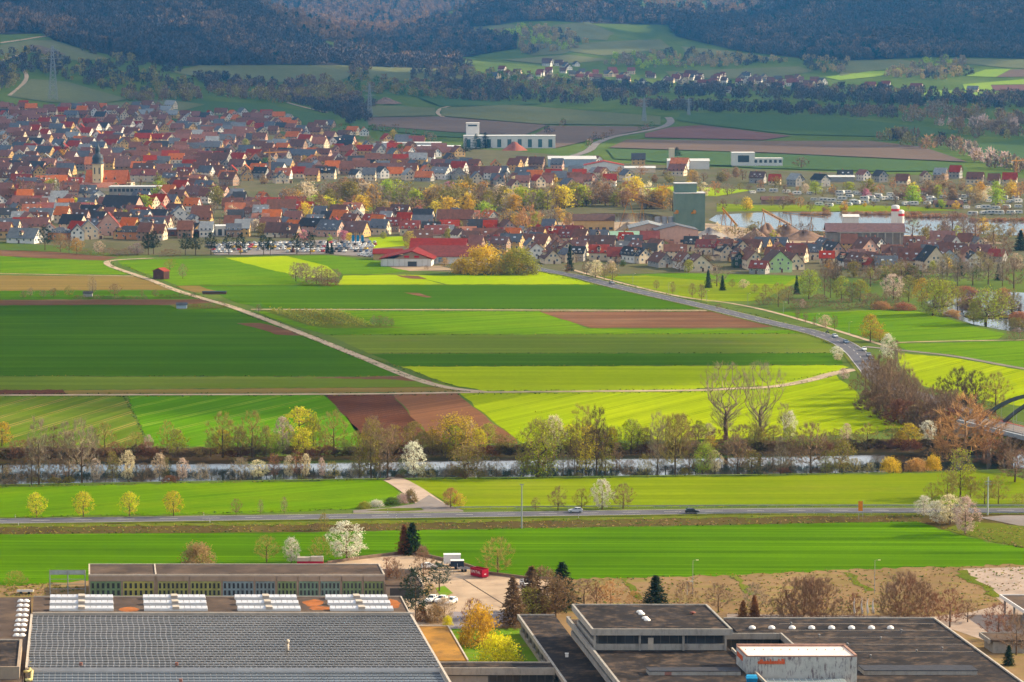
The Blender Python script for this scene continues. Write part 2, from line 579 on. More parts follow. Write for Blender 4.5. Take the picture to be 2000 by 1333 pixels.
# ---- field palette
GR = dict(
 near=crop('winter_wheat_near', (0.066, 0.160, 0.002), (0.118, 0.25, 0.003), ang=math.radians(91), row=4.5, rowamt=0.65, tram=0.85, tramgap=21, tramcol=(0.016, 0.05, 0.002), fine=0.9, pale=(0.12, 0.24, 0.004)),
 deep=crop('wheat_deep', (0.052, 0.125, 0.002), (0.080, 0.165, 0.003), ang=math.radians(89), row=13, rowamt=0.42, big=0.008, fine=0.5, tram=0.5, tramgap=24, pale=(0.085, 0.165, 0.006)),
 mid=crop('wheat_mid', (0.085, 0.185, 0.002), (0.15, 0.265, 0.004), ang=math.radians(60), row=4, rowamt=0.36, tram=0.7, tramgap=19, fine=0.5, pale=(0.20, 0.28, 0.006)),
 lime=crop('young_barley', (0.27, 0.37, 0.001), (0.36, 0.43, 0.002), ang=math.radians(90), row=13, rowamt=0.36, fine=0.4, pale=(0.24, 0.28, 0.02)),
 limed=crop('barley_drilled', (0.23, 0.32, 0.001), (0.36, 0.42, 0.003), ang=math.radians(32), row=4, rowamt=0.4, tram=0.7, tramgap=16, fine=0.5),
 yel=crop('sunlit_clover', (0.25, 0.36, 0.001), (0.35, 0.42, 0.002), ang=math.radians(40), row=8, rowamt=0.16, fine=0.4),  # sunlit hue put into the crop colour by a stronger yellow
 pale=crop('thin_barley', (0.13, 0.185, 0.018), (0.18, 0.235, 0.025), ang=math.radians(90), row=12, rowamt=0.45, fine=0.4, pale=(0.21, 0.20, 0.05)),
 stripe=crop('striped_barley', (0.10, 0.165, 0.012), (0.16, 0.22, 0.02), ang=math.radians(17), row=5, rowamt=0.6, tram=0.75, tramgap=13, tramcol=(0.34, 0.23, 0.08), fine=0.6, pale=(0.22, 0.21, 0.05)),
 drill=crop('drilled_wheat', (0.070, 0.19, 0.002), (0.115, 0.25, 0.004), ang=math.radians(27), row=5, rowamt=0.45, tram=0.8, tramgap=15, tramcol=(0.24, 0.30, 0.05), fine=0.6),
 plough=crop('ploughed_dark', (0.070, 0.026, 0.015), (0.105, 0.038, 0.022), ang=math.radians(38), row=3, rowamt=0.3, tram=0.9, tramgap=3.6, tramcol=(0.20, 0.095, 0.06), fine=0.7),
 soil=crop('harrowed_soil', (0.19, 0.088, 0.045), (0.26, 0.12, 0.064), ang=math.radians(40), row=4, rowamt=0.35, tram=0.7, tramgap=9, tramcol=(0.12, 0.05, 0.03), fine=0.6),
 soil2=crop('bare_soil', (0.155, 0.076, 0.042), (0.22, 0.11, 0.064), ang=math.radians(89), row=9, rowamt=0.45, fine=0.4, pale=(0.30, 0.18, 0.11)),
 olive=crop('stubble', (0.20, 0.14, 0.04), (0.28, 0.19, 0.06), ang=math.radians(89), row=9, rowamt=0.45, fine=0.4, pale=(0.20, 0.17, 0.035)),
 meadow=crop('meadow', (0.15, 0.22, 0.003), (0.25, 0.30, 0.008), ang=math.radians(89), row=8, rowamt=0.5, fine=0.35, pale=(0.25, 0.26, 0.03)),
 dry=crop('dry_grass', (0.20, 0.13, 0.065), (0.31, 0.20, 0.105), ang=0.3, row=9, rowamt=0.15, big=0.05, fine=0.35, pale=(0.19, 0.19, 0.03)),
 verge=crop('verge', (0.095, 0.125, 0.012), (0.16, 0.17, 0.025), row=5, rowamt=0.15, big=0.06, fine=0.5),
 bank=crop('embankment_scrub', (0.080, 0.055, 0.024), (0.125, 0.092, 0.032), row=6, rowamt=0.25, big=0.05, fine=0.5, pale=(0.085, 0.115, 0.012)),
)
M_TRACK = plain('dirt_track', (0.40, 0.30, 0.21), 0.95, 0.25, 0.15, stain=((0.16, 0.15, 0.05), 0.12, 0.6))
M_ASPH = plain('asphalt', (0.105, 0.10, 0.115), 0.75, 0.2, 0.12)
M_ASPH2 = plain('worn_asphalt', (0.20, 0.17, 0.155), 0.85, 0.22, 0.1)
M_LINE = plain('road_paint', (0.62, 0.61, 0.58), 0.7, 0.1, 1.0)
M_CONC = plain('concrete', (0.42, 0.37, 0.31), 0.85, 0.12, 0.35, stain=((0.16, 0.13, 0.11), 0.9, 0.5))
M_YARD = plain('yard_paving', (0.40, 0.29, 0.20), 0.9, 0.2, 0.08, stain=((0.22, 0.16, 0.12), 0.07, 0.9))

# ---- near side of the river
patch('field', [(-60, 1044), (600, 1040), (1020, 1033), (1500, 1025), (1790, 1019), (1850, 1039), (1930, 1059), (2060, 1082), (2060, 1101), (1700, 1111), (1400, 1125), (1120, 1131), (1040, 1130), (960, 1121), (900, 1101), (830, 1086), (790, 1080), (700, 1091), (600, 1106), (520, 1110), (100, 1139), (-60, 1150)], GR['near'], 0.05, label='bright green wheat field behind the factory')
patch('ground_site', [(-80, 1146), (100, 1136), (600, 1104), (790, 1078), (830, 1084), (960, 1119), (1040, 1129), (1120, 1129), (1400, 1123), (1700, 1110), (2100, 1098), (2150, 1420), (-150, 1420)], GR['dry'], 0.03)
patch('yard', [(560, 1112), (700, 1094), (790, 1083), (828, 1088), (955, 1122), (1030, 1133), (1090, 1135), (1060, 1190), (1010, 1200), (985, 1216), (900, 1216), (850, 1240), (760, 1240), (560, 1190)], M_YARD, 0.08)
patch('yard_road', [(880, 1196), (1040, 1196), (1010, 1216), (985, 1226), (870, 1230)], plain('yard_asphalt', (0.22, 0.19, 0.2), 0.9, 0.2, 0.1), 0.12)
patch('lawn', [(868, 1228), (1035, 1228), (1080, 1310), (900, 1310)], crop('lawn_grass', (0.10, 0.20, 0.012), (0.17, 0.28, 0.02), row=6, rowamt=0.05, big=0.06, fine=0.5, pale=(0.25, 0.16, 0.08)), 0.10)
patch('lawn', [(850, 1150), (868, 1145), (885, 1160), (862, 1168)], MATS['lawn_grass'], 0.12)
patch('car_park_ground', [(1880, 1112), (2100, 1105), (2150, 1330), (1860, 1230), (1420, 1215), (1420, 1200), (1830, 1205), (1900, 1196), (1960, 1180)], plain('gravel_lot', (0.33, 0.25, 0.20), 0.95, 0.25, 0.12), 0.07)
for q in ([(1640, 1118), (1662, 1117), (1706, 1158), (1690, 1160)], [(1860, 1115), (1885, 1113), (1962, 1165), (1948, 1170)], [(1430, 1128), (1440, 1127), (1475, 1160), (1465, 1163)], [(1212, 1132), (1222, 1131), (1250, 1170), (1240, 1172)]):
    patch('grass_strip', q, GR['verge'], 0.10, step=8, wob=1.3)
patch('embankment_ground', [(-60, 1026), (500, 1021), (980, 1015), (1500, 1006), (1800, 1002), (2060, 1004), (2060, 1040), (1940, 1050), (1850, 1037), (1790, 1019), (1500, 1024), (1020, 1032), (600, 1040), (-60, 1045)], GR['bank'], 0.06)
patch('roadside_verge', [(-60, 1026), (500, 1021), (980, 1015), (1500, 1006), (1800, 1003), (1800, 1007), (1500, 1011), (980, 1020), (500, 1027), (-60, 1032)], GR['verge'], 0.10, step=14, wob=.7)
patch('field', [(-60, 954), (500, 942), (740, 938), (758, 940), (778, 957), (800, 975), (792, 984), (690, 994), (500, 1003), (-60, 1012)], GR['mid'], 0.05, label='green field between river and road')
patch('field', [(797, 938), (1000, 936), (1500, 930), (1730, 927), (1905, 921), (1960, 926), (2060, 950), (2060, 988), (1480, 989), (1000, 993), (895, 995), (850, 968)], GR['meadow'], 0.05, label='yellow green meadow between river and road')
patch('embankment_slope', [(1845, 1036), (1885, 1018), (1925, 1022), (2060, 1034), (2060, 1080), (1930, 1057)], GR['verge'], 0.12, step=14, wob=.6)
patch('ramp_paving', [(1912, 1012), (1960, 1008), (2060, 1008), (2060, 1032), (1990, 1028)], M_ASPH2, 0.16)
# ---- far side of the river
FB = 873
patch('field', [(-60, 774), (243, 773), (290, FB), (-60, FB)], GR['stripe'], 0.05, label='pale striped field above the river')
patch('field', [(246, 773), (632, 771), (700, 838), (722, FB), (293, FB)], GR['drill'], 0.05, label='green drilled field above the river')
patch('field', [(633, 771), (765, 769.5), (851, 869), (722, 871)], GR['plough'], 0.05, label='dark red ploughed strip')
patch('field', [(766, 769.5), (893, 768), (1015, 867), (852, 869)], GR['soil'], 0.05, label='light brown harrowed strip')
patch('field', [(896, 768), (1340, 765), (1500, 759), (1570, 750), (1636, 733), (1642, 742), (1680, 773), (1696, 789), (1723, 803), (1753, 813), (1785, 830), (1700, 848), (1400, 858), (1300, 860), (1017, 866)], GR['limed'], 0.05, label='yellow green field beside the bare poplars')
patch('field', [(-60, 762), (122, 762), (128, 770), (-60, 771)], GR['plough'], 0.07)
patch('field', [(126, 763), (860, 756), (885, 760), (925, 766), (128, 770.5)], GR['olive'], 0.05)
patch('field', [(-60, 736), (800, 737), (872, 751), (885, 757), (860, 756), (126, 762), (-60, 762)], GR['pale'], 0.05, label='pale green strip')
patch('field', [(560, 739), (740, 736), (800, 735), (838, 744), (845, 748), (760, 742)], GR['soil2'], 0.08)
patch('field', [(-60, 597), (340, 595), (380, 604), (462, 603), (500, 622), (600, 658), (700, 698), (796, 735), (-60, 735)], GR['deep'], 0.05, label='large deep green field')
patch('field', [(462, 632), (505, 632), (545, 640), (596, 657), (540, 654)], GR['soil2'], 0.08)
patch('field', [(-60, 587), (400, 585), (440, 590), (340, 596), (-60, 597)], GR['soil2'], 0.07)
patch('garden_ground', [(-60, 569), (330, 568), (372, 573), (400, 584), (-60, 587)], GR['deep'], 0.05)
patch('garden_ground', [(330, 596), (450, 592), (455, 601), (350, 606)], GR['verge'], 0.09)
patch('field', [(-60, 538), (258, 540), (300, 550), (338, 566), (-60, 569)], GR['olive'], 0.05, label='brown stubble field')
patch('field', [(-60, 496), (60, 504), (203, 510), (222, 522), (262, 537), (-60, 534)], GR['mid'], 0.05)
patch('field', [(-60, 487), (100, 492), (230, 503), (203, 509), (60, 504), (-60, 496)], GR['soil2'], 0.05)
patch('field', [(228, 509), (400, 505), (460, 504), (510, 522), (600, 545), (680, 557), (420, 557), (345, 558), (305, 542), (235, 519)], GR['mid'], 0.05)
patch('field', [(438, 504), (560, 501), (590, 508), (640, 520), (660, 541), (600, 545), (510, 522)], GR['yel'], 0.06, label='yellow sunlit field by the car park')
patch('field', [(558, 501), (640, 499), (735, 510), (800, 530), (740, 536), (672, 536), (640, 520), (590, 508)], GR['mid'], 0.06)
patch('field', [(668, 539), (790, 537), (870, 556), (660, 557)], GR['lime'], 0.06)
patch('field', [(790, 537), (870, 539), (1010, 537), (1060, 530), (1105, 541), (1180, 556), (870, 556)], GR['yel'], 0.06)
patch('field', [(772, 538), (815, 540), (838, 545), (800, 545)], GR['soil2'], 0.10)
patch('field', [(345, 560), (390, 559), (425, 571), (380, 572)], GR['olive'], 0.09)
patch('field', [(345, 558), (1185, 556), (1290, 581), (1382, 604), (510, 603), (455, 590), (425, 572)], GR['deep'], 0.05, label='deep green band below the village')
patch('field', [(790, 572), (815, 573), (848, 581), (830, 582)], GR['soil2'], 0.09)
patch('field', [(500, 609), (560, 606), (1055, 609), (1150, 642), (1600, 646), (1606, 652), (640, 655), (560, 632)], MATS['wheat_mid'], 0.05)
patch('orchard_ground', [(512, 607), (660, 606), (720, 634), (795, 641), (640, 642), (600, 636)], GR['verge'], 0.08)
patch('field', [(1052, 609), (1415, 609), (1518, 639), (1460, 641), (1150, 641)], GR['soil2'], 0.08, label='reddish brown bare field beside the road')
patch('field', [(642, 656), (1606, 652), (1628, 664), (1640, 690), (724, 691)], GR['pale'], 0.05, label='pale green strip across the valley')
patch('field', [(728, 692), (1640, 690), (1645, 713), (780, 716)], GR['deep'], 0.05)
patch('field', [(786, 717), (1645, 714), (1662, 718), (1620, 729), (1530, 753), (1340, 761), (1100, 764), (946, 764), (880, 751)], GR['lime'], 0.05, label='lime green field above the track')
patch('field', [(1180, 541), (1330, 536), (1570, 541), (1540, 560), (1490, 588), (1380, 590), (1290, 572)], GR['meadow'], 0.05)
patch('field', [(1245, 537), (1330, 534), (1560, 540), (1530, 556), (1420, 552)], GR['mid'], 0.07)
patch('field', [(1508, 607), (1560, 613), (1700, 607), (1790, 608), (1900, 637), (1962, 652), (1950, 664), (1745, 669), (1660, 651), (1600, 634)], GR['mid'], 0.05, label='green field by the old river arm')
patch('field', [(1748, 672), (2060, 665), (2060, 728), (1960, 713), (1860, 694), (1770, 684)], GR['mid'], 0.05)
patch('field', [(1752, 690), (1860, 699), (1960, 717), (2060, 734), (2060, 800), (1960, 790), (1850, 770), (1785, 748), (1760, 715)], GR['limed'], 0.05)

# ---- tracks and roads
ribbon('dirt_track', [(300, 505), (250, 507), (216, 510), (209, 515), (222, 523), (260, 536), (300, 550), (345, 568), (400, 585), (450, 599), (520, 625), (600, 656), (700, 696), (800, 737), (870, 757), (945, 766.5)], (3.6, 4.6), M_TRACK, 0.14)
ribbon('dirt_track', [(-60, 773), (300, 772), (700, 770.5), (945, 767), (1340, 763.5), (1430, 760), (1500, 757), (1550, 750), (1590, 741), (1630, 730), (1672, 722)], (3.4, 6.0), M_TRACK, 0.15)
ribbon('dirt_track', [(490, 605), (900, 606), (1200, 607), (1392, 607)], 3.2, M_TRACK, 0.14)
ribbon('dirt_track', [(-60, 534), (0, 535), (150, 538), (262, 540)], 3.0, M_TRACK, 0.13)
ribbon('dirt_track', [(345, 559), (400, 558), (700, 557), (900, 557), (1120, 557)], 2.2, GR['verge'], 0.12)
ribbon('dirt_track', [(755, 936), (770, 938), (800, 955), (828, 975), (850, 992)], (6.5, 8.5), plain('lane', (0.40, 0.30, 0.23), 0.9, 0.2, 0.15), 0.14)
patch('road_junction', [(690, 998), (760, 993), (810, 985), (838, 968), (868, 985), (905, 998), (905, 1002), (690, 1006)], M_ASPH2, 0.15)
patch('verge_island', [(715, 999), (760, 994), (822, 994), (828, 998), (780, 1000)], GR['verge'], 0.20)
ribbon('footpath', [(1120, 528), (1180, 545), (1260, 565), (1340, 582), (1420, 592), (1500, 608), (1600, 636), (1690, 664), (1740, 680)], 2.6, M_TRACK, 0.13)
ribbon('farm_lane', [(1690, 678), (1740, 683), (1860, 696), (1960, 714), (2060, 731)], 3.4, M_ASPH2, 0.14)
ribbon('dirt_track', [(1745, 670), (1850, 667), (2060, 664)], 2.4, M_TRACK, 0.12)

def road(name, px, width, sub=8, dash=True, zf=None, W=None):
    W = catmull([gp(*p) for p in px], sub) if W is None else W
    ribbon('verge_strip', None, width + 3.0, GR['verge'], 0.16, world_pts=W)
    ribbon(name, None, width, M_ASPH, 0.21, world_pts=W)
    mb = MB()
    V = ribbon_pts(W, width, 0.25)
    for sd in (width / 2 - 0.35, -width / 2 + 0.35):
        E = ribbon_pts(W, 0.2, 0.25, side=sd)
        for i in range(len(W) - 1):
            mb.quad(E[2 * i], E[2 * i + 1], E[2 * i + 3], E[2 * i + 2])
    # centre dashes by arc length
    S = [0.0]
    for i in range(1, len(W)):
        S.append(S[-1] + float(np.hypot(W[i][0] - W[i - 1][0], W[i][1] - W[i - 1][1])))
    s = 2.0
    Wx = np.array([w[0] for w in W]); Wy = np.array([w[1] for w in W])
    while s < S[-1] - 6 and dash:
        p = np.array((np.interp(s, S, Wx), np.interp(s, S, Wy))); q = np.array((np.interp(s + 5, S, Wx), np.interp(s + 5, S, Wy)))
        t = (q - p) / max(np.hypot(*(q - p)), 1e-6); nn = np.array((-t[1], t[0])) * 0.11
        z = float(hz(*p)) + 0.25
        mb.quad((p[0] + nn[0], p[1] + nn[1], z), (p[0] - nn[0], p[1] - nn[1], z), (q[0] - nn[0], q[1] - nn[1], z), (q[0] + nn[0], q[1] + nn[1], z))
        s += 12.0
    o = mb.build('road_marking', M_LINE)
    tag(o, kind='structure')
    return W
W_B = road('road', [(-120, 1021), (300, 1015.5), (700, 1010), (1000, 1006), (1480, 999.5), (1750, 999), (2140, 999)], 8.6)
W_M = road('road', [(1030, 521), (1060, 528), (1130, 541), (1190, 557), (1290, 580), (1390, 603), (1500, 630), (1580, 648), (1635, 666), (1668, 686), (1688, 708), (1712, 738)], 9.5)
ribbon('road', [(1120, 306), (1150, 295), (1165, 281), (1200, 268), (1255, 258), (1295, 249), (1310, 239), (1305, 230)], 9.0, M_ASPH2, 0.5)
for pxs, w in (([(870, 232), (855, 222), (862, 213), (880, 208)], 5), ([(640, 221), (600, 212), (560, 201)], 5), ([(605, 268), (612, 252)], 7), ([(0, 85), (60, 76), (95, 71)], 5), ([(18, 188), (45, 165), (52, 150), (45, 137)], 5), ([(0, 120), (25, 112), (70, 100)], 3)):
    ribbon('farm_lane', pxs, w, M_TRACK, 0.6)
# ================================================================ VEGETATION KIT
def bark_mat(name, c):
    return plain(name, c, 0.9, 0.3, 1.5, spec=0.1)

def leaf_mat(name, c, var=0.38, trans=0.25):
    if name in MATS:
        return MATS[name]
    m, nt, b = new_mat(name)
    oi = nt.nodes.new('ShaderNodeObjectInfo')
    geo = nt.nodes.new('ShaderNodeNewGeometry')
    co = objco(nt)
    n1 = noise(nt, co, 0.55, 3, 0.6)
    col = ramp(nt, n1, [(0.28, mul(c, 1 - var)), (0.72, mul(c, 1 + var))])
    hs = nt.nodes.new('ShaderNodeHueSaturation')
    nt.links.new(mathn(nt, 'MULTIPLY_ADD', oi.outputs['Random'], 0.05, 0.475), hs.inputs['Hue'])
    nt.links.new(mathn(nt, 'MULTIPLY_ADD', oi.outputs['Random'], 0.35, 0.82), hs.inputs['Value'])
    nt.links.new(col, hs.inputs['Color'])
    nt.links.new(hs.outputs[0], b.inputs['Base Color'])
    b.inputs['Roughness'].default_value = 0.8
    b.inputs['Specular IOR Level'].default_value = 0.15
    if trans:
        tr = nt.nodes.new('ShaderNodeBsdfTranslucent')
        nt.links.new(hs.outputs[0], tr.inputs['Color'])
        mx = nt.nodes.new('ShaderNodeMixShader')
        mx.inputs[0].default_value = trans
        nt.links.new(b.outputs[0], mx.inputs[1]); nt.links.new(tr.outputs[0], mx.inputs[2])
        nt.links.new(mx.outputs[0], nt.nodes['Material Output'].inputs['Surface'])
    MATS[name] = m
    return m

BARK = {k: bark_mat('bark_' + k, c) for k, c in dict(
    brown=(0.26, 0.165, 0.10), grey=(0.31, 0.235, 0.16), dark=(0.12, 0.075, 0.045), orange=(0.52, 0.28, 0.11), olive=(0.33, 0.26, 0.07), red=(0.26, 0.12, 0.07), violet=(0.095, 0.078, 0.082), plum=(0.135, 0.10, 0.085)).items()}
LEAF = {k: leaf_mat('leaf_' + k, c, trans=0.38) for k, c in dict(
    lime=(0.38, 0.44, 0.02), yellow=(0.66, 0.54, 0.015), gold=(0.66, 0.44, 0.035), olive=(0.30, 0.27, 0.04), green=(0.10, 0.16, 0.022), white=(0.82, 0.74, 0.60), cream=(0.72, 0.60, 0.40),
    pink=(0.66, 0.27, 0.30), rose=(0.62, 0.46, 0.40), bud=(0.38, 0.25, 0.11), orange=(0.56, 0.31, 0.10), red=(0.24, 0.08, 0.035), dark=(0.020, 0.038, 0.016), pine=(0.030, 0.055, 0.028), brown=(0.22, 0.145, 0.065), reed=(0.46, 0.23, 0.10), hedge=(0.04, 0.055, 0.02)).items()}

def grow(rs, pts, trunk_top, lean=(0, 0), up=0.6, trunk_pts=5):
    """Attach crown points to the nearest sensible branch; returns nodes and parents."""
    N = [(0.0, 0.0, 0.0)]; Pn = [-1]
    for i in range(1, trunk_pts + 1):
        t = i / trunk_pts
        N.append((lean[0] * t * t + rs.uniform(-.08, .08), lean[1] * t * t + rs.uniform(-.08, .08), trunk_top * t)); Pn.append(i - 1)
    order = np.argsort(np.hypot(pts[:, 0] - lean[0], pts[:, 1] - lean[1]) + np.abs(pts[:, 2] - trunk_top) * 0.8)
    for p in pts[order]:
        A = np.array(N)
        d = p - A
        hor = np.hypot(d[:, 0], d[:, 1])
        dist = np.sqrt((d ** 2).sum(1))
        cost = dist + up * 2.2 * np.maximum(0, hor * 0.7 - d[:, 2])
        cost[:2] += 3.0
        k = int(np.argmin(cost))
        a = A[k]
        L = dist[k]
        n = 1 if L < 1.2 else 2 if L < 2.6 else 3
        prev = k
        for q in range(1, n + 1):
            t = q / n
            m = a + (p - a) * t
            if q < n:
                m = m + rs.uniform(-.12, .12, 3) * L * (0.6 if up < 1.2 else 0.25)
                m[2] -= 0.10 * L * math.sin(math.pi * t) * (1 if up > 0.3 else -1)
            N.append(tuple(m)); Pn.append(prev); prev = len(N) - 1
    return np.array(N), np.array(Pn)

def radii(N, Pn, r0, expo=0.5):
    cnt = np.zeros(len(N))
    has = np.zeros(len(N), bool)
    for i in range(len(N) - 1, 0, -1):
        if not has[i]:
            cnt[i] += 1
        cnt[Pn[i]] += cnt[i]; has[Pn[i]] = True
    cnt = np.maximum(cnt, 1)
    return r0 * (cnt / cnt[0]) ** expo, has

def add_seg(V, Fs, a, b, r0, r1, n):
    a = np.array(a); b = np.array(b)
    d = b - a
    L = np.linalg.norm(d)
    if L < 1e-5:
        return
    d /= L
    u = np.cross(d, (0, 0, 1.0) if abs(d[2]) < 0.9 else (1.0, 0, 0)); u /= np.linalg.norm(u)
    w = np.cross(u, d)
    k = len(V)
    for c, r in ((a, r0), (b, r1)):
        for i in range(n):
            t = 2 * math.pi * i / n
            V.append(tuple(c + u * (r * math.cos(t)) + w * (r * math.sin(t))))
    for i in range(n):
        j = (i + 1) % n
        Fs.append((k + i, k + j, k + n + j, k + n + i))

def crown_points(rs, shape, n, h, w, base):
    out = []
    while len(out) < n:
        t = rs.uniform(0, 1)
        if shape == 'round':
            prof = math.sin(math.pi * (0.08 + 0.90 * t)) ** 0.55
        elif shape == 'fan':
            prof = (0.22 + 0.85 * t) * (1 if t < 0.72 else max(0.12, math.sqrt(max(0, 1 - ((t - 0.72) / 0.29) ** 2))))
        elif shape == 'tall':
            prof = 0.25 + 0.75 * math.sin(math.pi * (0.12 + 0.80 * t)) ** 0.8
        elif shape == 'dome':
            prof = math.sqrt(max(0.02, 1 - (t * 0.97) ** 2.2))
        a = rs.uniform(0, 2 * math.pi)
        r = math.sqrt(rs.uniform(0.12, 1.0)) * prof * w / 2
        lump = 1 + 0.16 * math.sin(3 * a + 5 * t + shape.__len__()) + 0.12 * math.sin(5 * a - 7 * t)
        out.append((math.cos(a) * r * lump, math.sin(a) * r * lump, base + (h - base) * t))
    return np.array(out)

def make_tree(seed, shape, w, base, npts, r0, twigs, leaves, leafsize=0.3, twigw=0.035, twigl=1.0, up=0.6, lean=(0, 0), droop=0.0, multi=0, clump=0.55, trunk_frac=0.7, expo=0.5):
    """Tree of height 10 with wood, fine twigs and leaf-sized faces. Returns (trunk mesh, crown mesh)."""
    rs = np.random.RandomState(seed)
    pts = crown_points(rs, shape, npts, 10.0, w, base)
    pts[:, 0] += lean[0] * (pts[:, 2] / 10); pts[:, 1] += lean[1] * (pts[:, 2] / 10)
    N, Pn = grow(rs, pts, base + (10 - base) * trunk_frac, (lean[0] * 0.6, lean[1] * 0.6), up, 3 if multi else 6)
    r, has = radii(N, Pn, r0, expo)
    TV, TF, CV, CF = [], [], [], []
    thr = r0 * 0.36
    for i in range(1, len(N)):
        p = Pn[i]
        big = r[i] > thr or i <= 2
        ra = r[p] if (p > 0 and r[p] < r[i] * 2.2) or p == 0 and i == 1 else r[i] * 1.25
        if p == 0: ra = r0 * 1.25
        add_seg(TV if big else CV, TF if big else CF, N[p], N[i], ra, r[i], 6 if big and r[i] > r0 * .5 else 4 if big else 3)
    nwood = len(CF)
    tips = N[[i for i in range(3, len(N)) if not has[i] or rs.uniform() < 0.35]]
    par = N[Pn[[i for i in range(3, len(N)) if True]]] if False else None
    axis = np.array([lean[0] * .5, lean[1] * .5, base * 0.8])
    for _ in range(twigs):
        a = tips[rs.randint(len(tips))]
        d = a - axis; d = d / (np.linalg.norm(d) + 1e-6)
        d = d * 0.8 + rs.normal(0, 0.45, 3) + np.array((0, 0, 0.35 * up - droop)); d /= np.linalg.norm(d)
        L = twigl * rs.uniform(0.5, 1.3)
        s = np.cross(d, rs.normal(0, 1, 3)); s /= np.linalg.norm(s) + 1e-6
        k = len(CV)
        a = a + rs.normal(0, 0.12, 3)
        CV += [tuple(a - s * twigw), tuple(a + s * twigw), tuple(a + d * L)]
        CF.append((k, k + 1, k + 2))
    nw = len(CF)
    for _ in range(leaves):
        a = tips[rs.randint(len(tips))]
        d = a - axis; d = d / (np.linalg.norm(d) + 1e-6)
        c = a + rs.normal(0, clump, 3) + d * 0.25 * rs.uniform(0, 1)
        c[2] -= droop * rs.uniform(0, 1.8)
        u = rs.normal(0, 1, 3); u /= np.linalg.norm(u)
        v = np.cross(u, rs.normal(0, 1, 3)); v /= np.linalg.norm(v) + 1e-6
        s = leafsize * rs.uniform(0.6, 1.3)
        k = len(CV)
        CV += [tuple(c - u * s * .5 - v * s * .4), tuple(c + u * s * .6 - v * s * .1), tuple(c + v * s * .65)]
        CF.append((k, k + 1, k + 2))
    tm = bpy.data.meshes.new('trunk'); tm.from_pydata(TV, [], TF); tm.materials.append(BARK['brown']); tm.polygons.foreach_set('use_smooth', [True] * len(TF))
    cm = bpy.data.meshes.new('crown'); cm.from_pydata(CV, [], CF); cm.materials.append(BARK['brown']); cm.materials.append(LEAF['lime'])
    cm.polygons.foreach_set('material_index', [0] * nw + [1] * (len(CF) - nw))
    return tm, cm

def make_conifer(seed, w, layers, pine=False):
    rs = np.random.RandomState(seed)
    TV, TF, CV, CF = [], [], [], []
    add_seg(TV, TF, (0, 0, 0), (0, 0, 9.6), 0.22, 0.03, 6)
    z0 = 3.2 if pine else 0.7
    for L in range(layers):
        t = L / (layers - 1)
        z = z0 + (9.9 - z0) * t
        if pine:
            rad = w / 2 * (0.55 + 0.45 * math.sin(math.pi * min(1, 0.25 + t * 0.75))) * (1 if t < 0.8 else 0.6)
        else:
            rad = w / 2 * (1 - t) ** 0.85 + 0.12
        nb = max(4, int((11 if not pine else 8) * (1 - 0.55 * t)))
        for b in range(nb):
            a = 2 * math.pi * (b + rs.uniform(0, .8)) / nb + L
            rr = rad * rs.uniform(0.65, 1.1)
            dz = (-0.16 if not pine else 0.22) * rr + rs.uniform(-.15, .15)
            e = np.array((math.cos(a) * rr, math.sin(a) * rr, z + dz))
            s0 = np.array((0, 0, z + (0.15 if not pine else -0.2)))
            add_seg(CV, CF, s0, e, 0.05, 0.015, 3)
            for q in range(16 if not pine else 20):
                f = rs.uniform(0.25 if not pine else 0.55, 1.05)
                c = s0 + (e - s0) * f + rs.normal(0, 0.10 if not pine else 0.26, 3)
                d = np.array((math.cos(a), math.sin(a), 0)) * .6 + rs.normal(0, .6, 3) + np.array((0, 0, -.25 if not pine else .3)); d /= np.linalg.norm(d)
                s = np.cross(d, rs.normal(0, 1, 3)); s /= np.linalg.norm(s) + 1e-6
                l = rs.uniform(.3, .65); k = len(CV)
                CV += [tuple(c - s * .13), tuple(c + s * .13), tuple(c + d * l)]
                CF.append((k, k + 1, k + 2))
    tm = bpy.data.meshes.new('trunk'); tm.from_pydata(TV, [], TF); tm.materials.append(BARK['dark'])
    cm = bpy.data.meshes.new('crown'); cm.from_pydata(CV, [], CF); cm.materials.append(LEAF['pine']); cm.materials.append(LEAF['pine'])
    cm.polygons.foreach_set('material_index', [1] * len(CF))
    return tm, cm

PROTO = {}
def proto(key, *meshes):
    PROTO[key] = meshes
proto('round', *[make_tree(s, 'round', 7.8, 1.7, 170, 0.20, 1800, 0, twigl=1.05, twigw=0.030) for s in (1, 2, 3)])
proto('roundbud', *[make_tree(s, 'round', 7.8, 1.7, 190, 0.22, 1000, 2300, 0.27, clump=0.34) for s in (4, 5, 6)])
proto('bloom', *[make_tree(s, 'round', 8.0, 1.4, 190, 0.22, 500, 3000, 0.27, clump=0.30) for s in (7, 8)])
proto('tall', *[make_tree(s, 'tall', 4.6, 1.5, 150, 0.15, 1500, 0, twigl=0.95, twigw=0.027, up=0.9) for s in (9, 10, 11)])
proto('tallbud', *[make_tree(s, 'tall', 4.8, 1.3, 150, 0.16, 800, 1500, 0.24, up=0.9, clump=0.36) for s in (12, 13)])
proto('poplar', *[make_tree(s, 'fan', 8.4, 1.3, 340, 0.26, 2800, 0, twigl=0.6, twigw=0.012, up=1.6, trunk_frac=0.42, expo=0.46) for s in (14, 15)])
proto('willow', *[make_tree(s, 'round', 8.6, 1.2, 200, 0.32, 1200, 3400, 0.25, droop=0.32, up=0.3, lean=(0.9, 0), trunk_frac=0.35, clump=0.55) for s in (16, 17)])
proto('shrub', *[make_tree(s, 'dome', 12.0, 0.4, 240, 0.085, 3300, 0, twigl=1.5, twigw=0.024, up=1.1, multi=1, trunk_frac=0.15) for s in (18, 19, 20)])
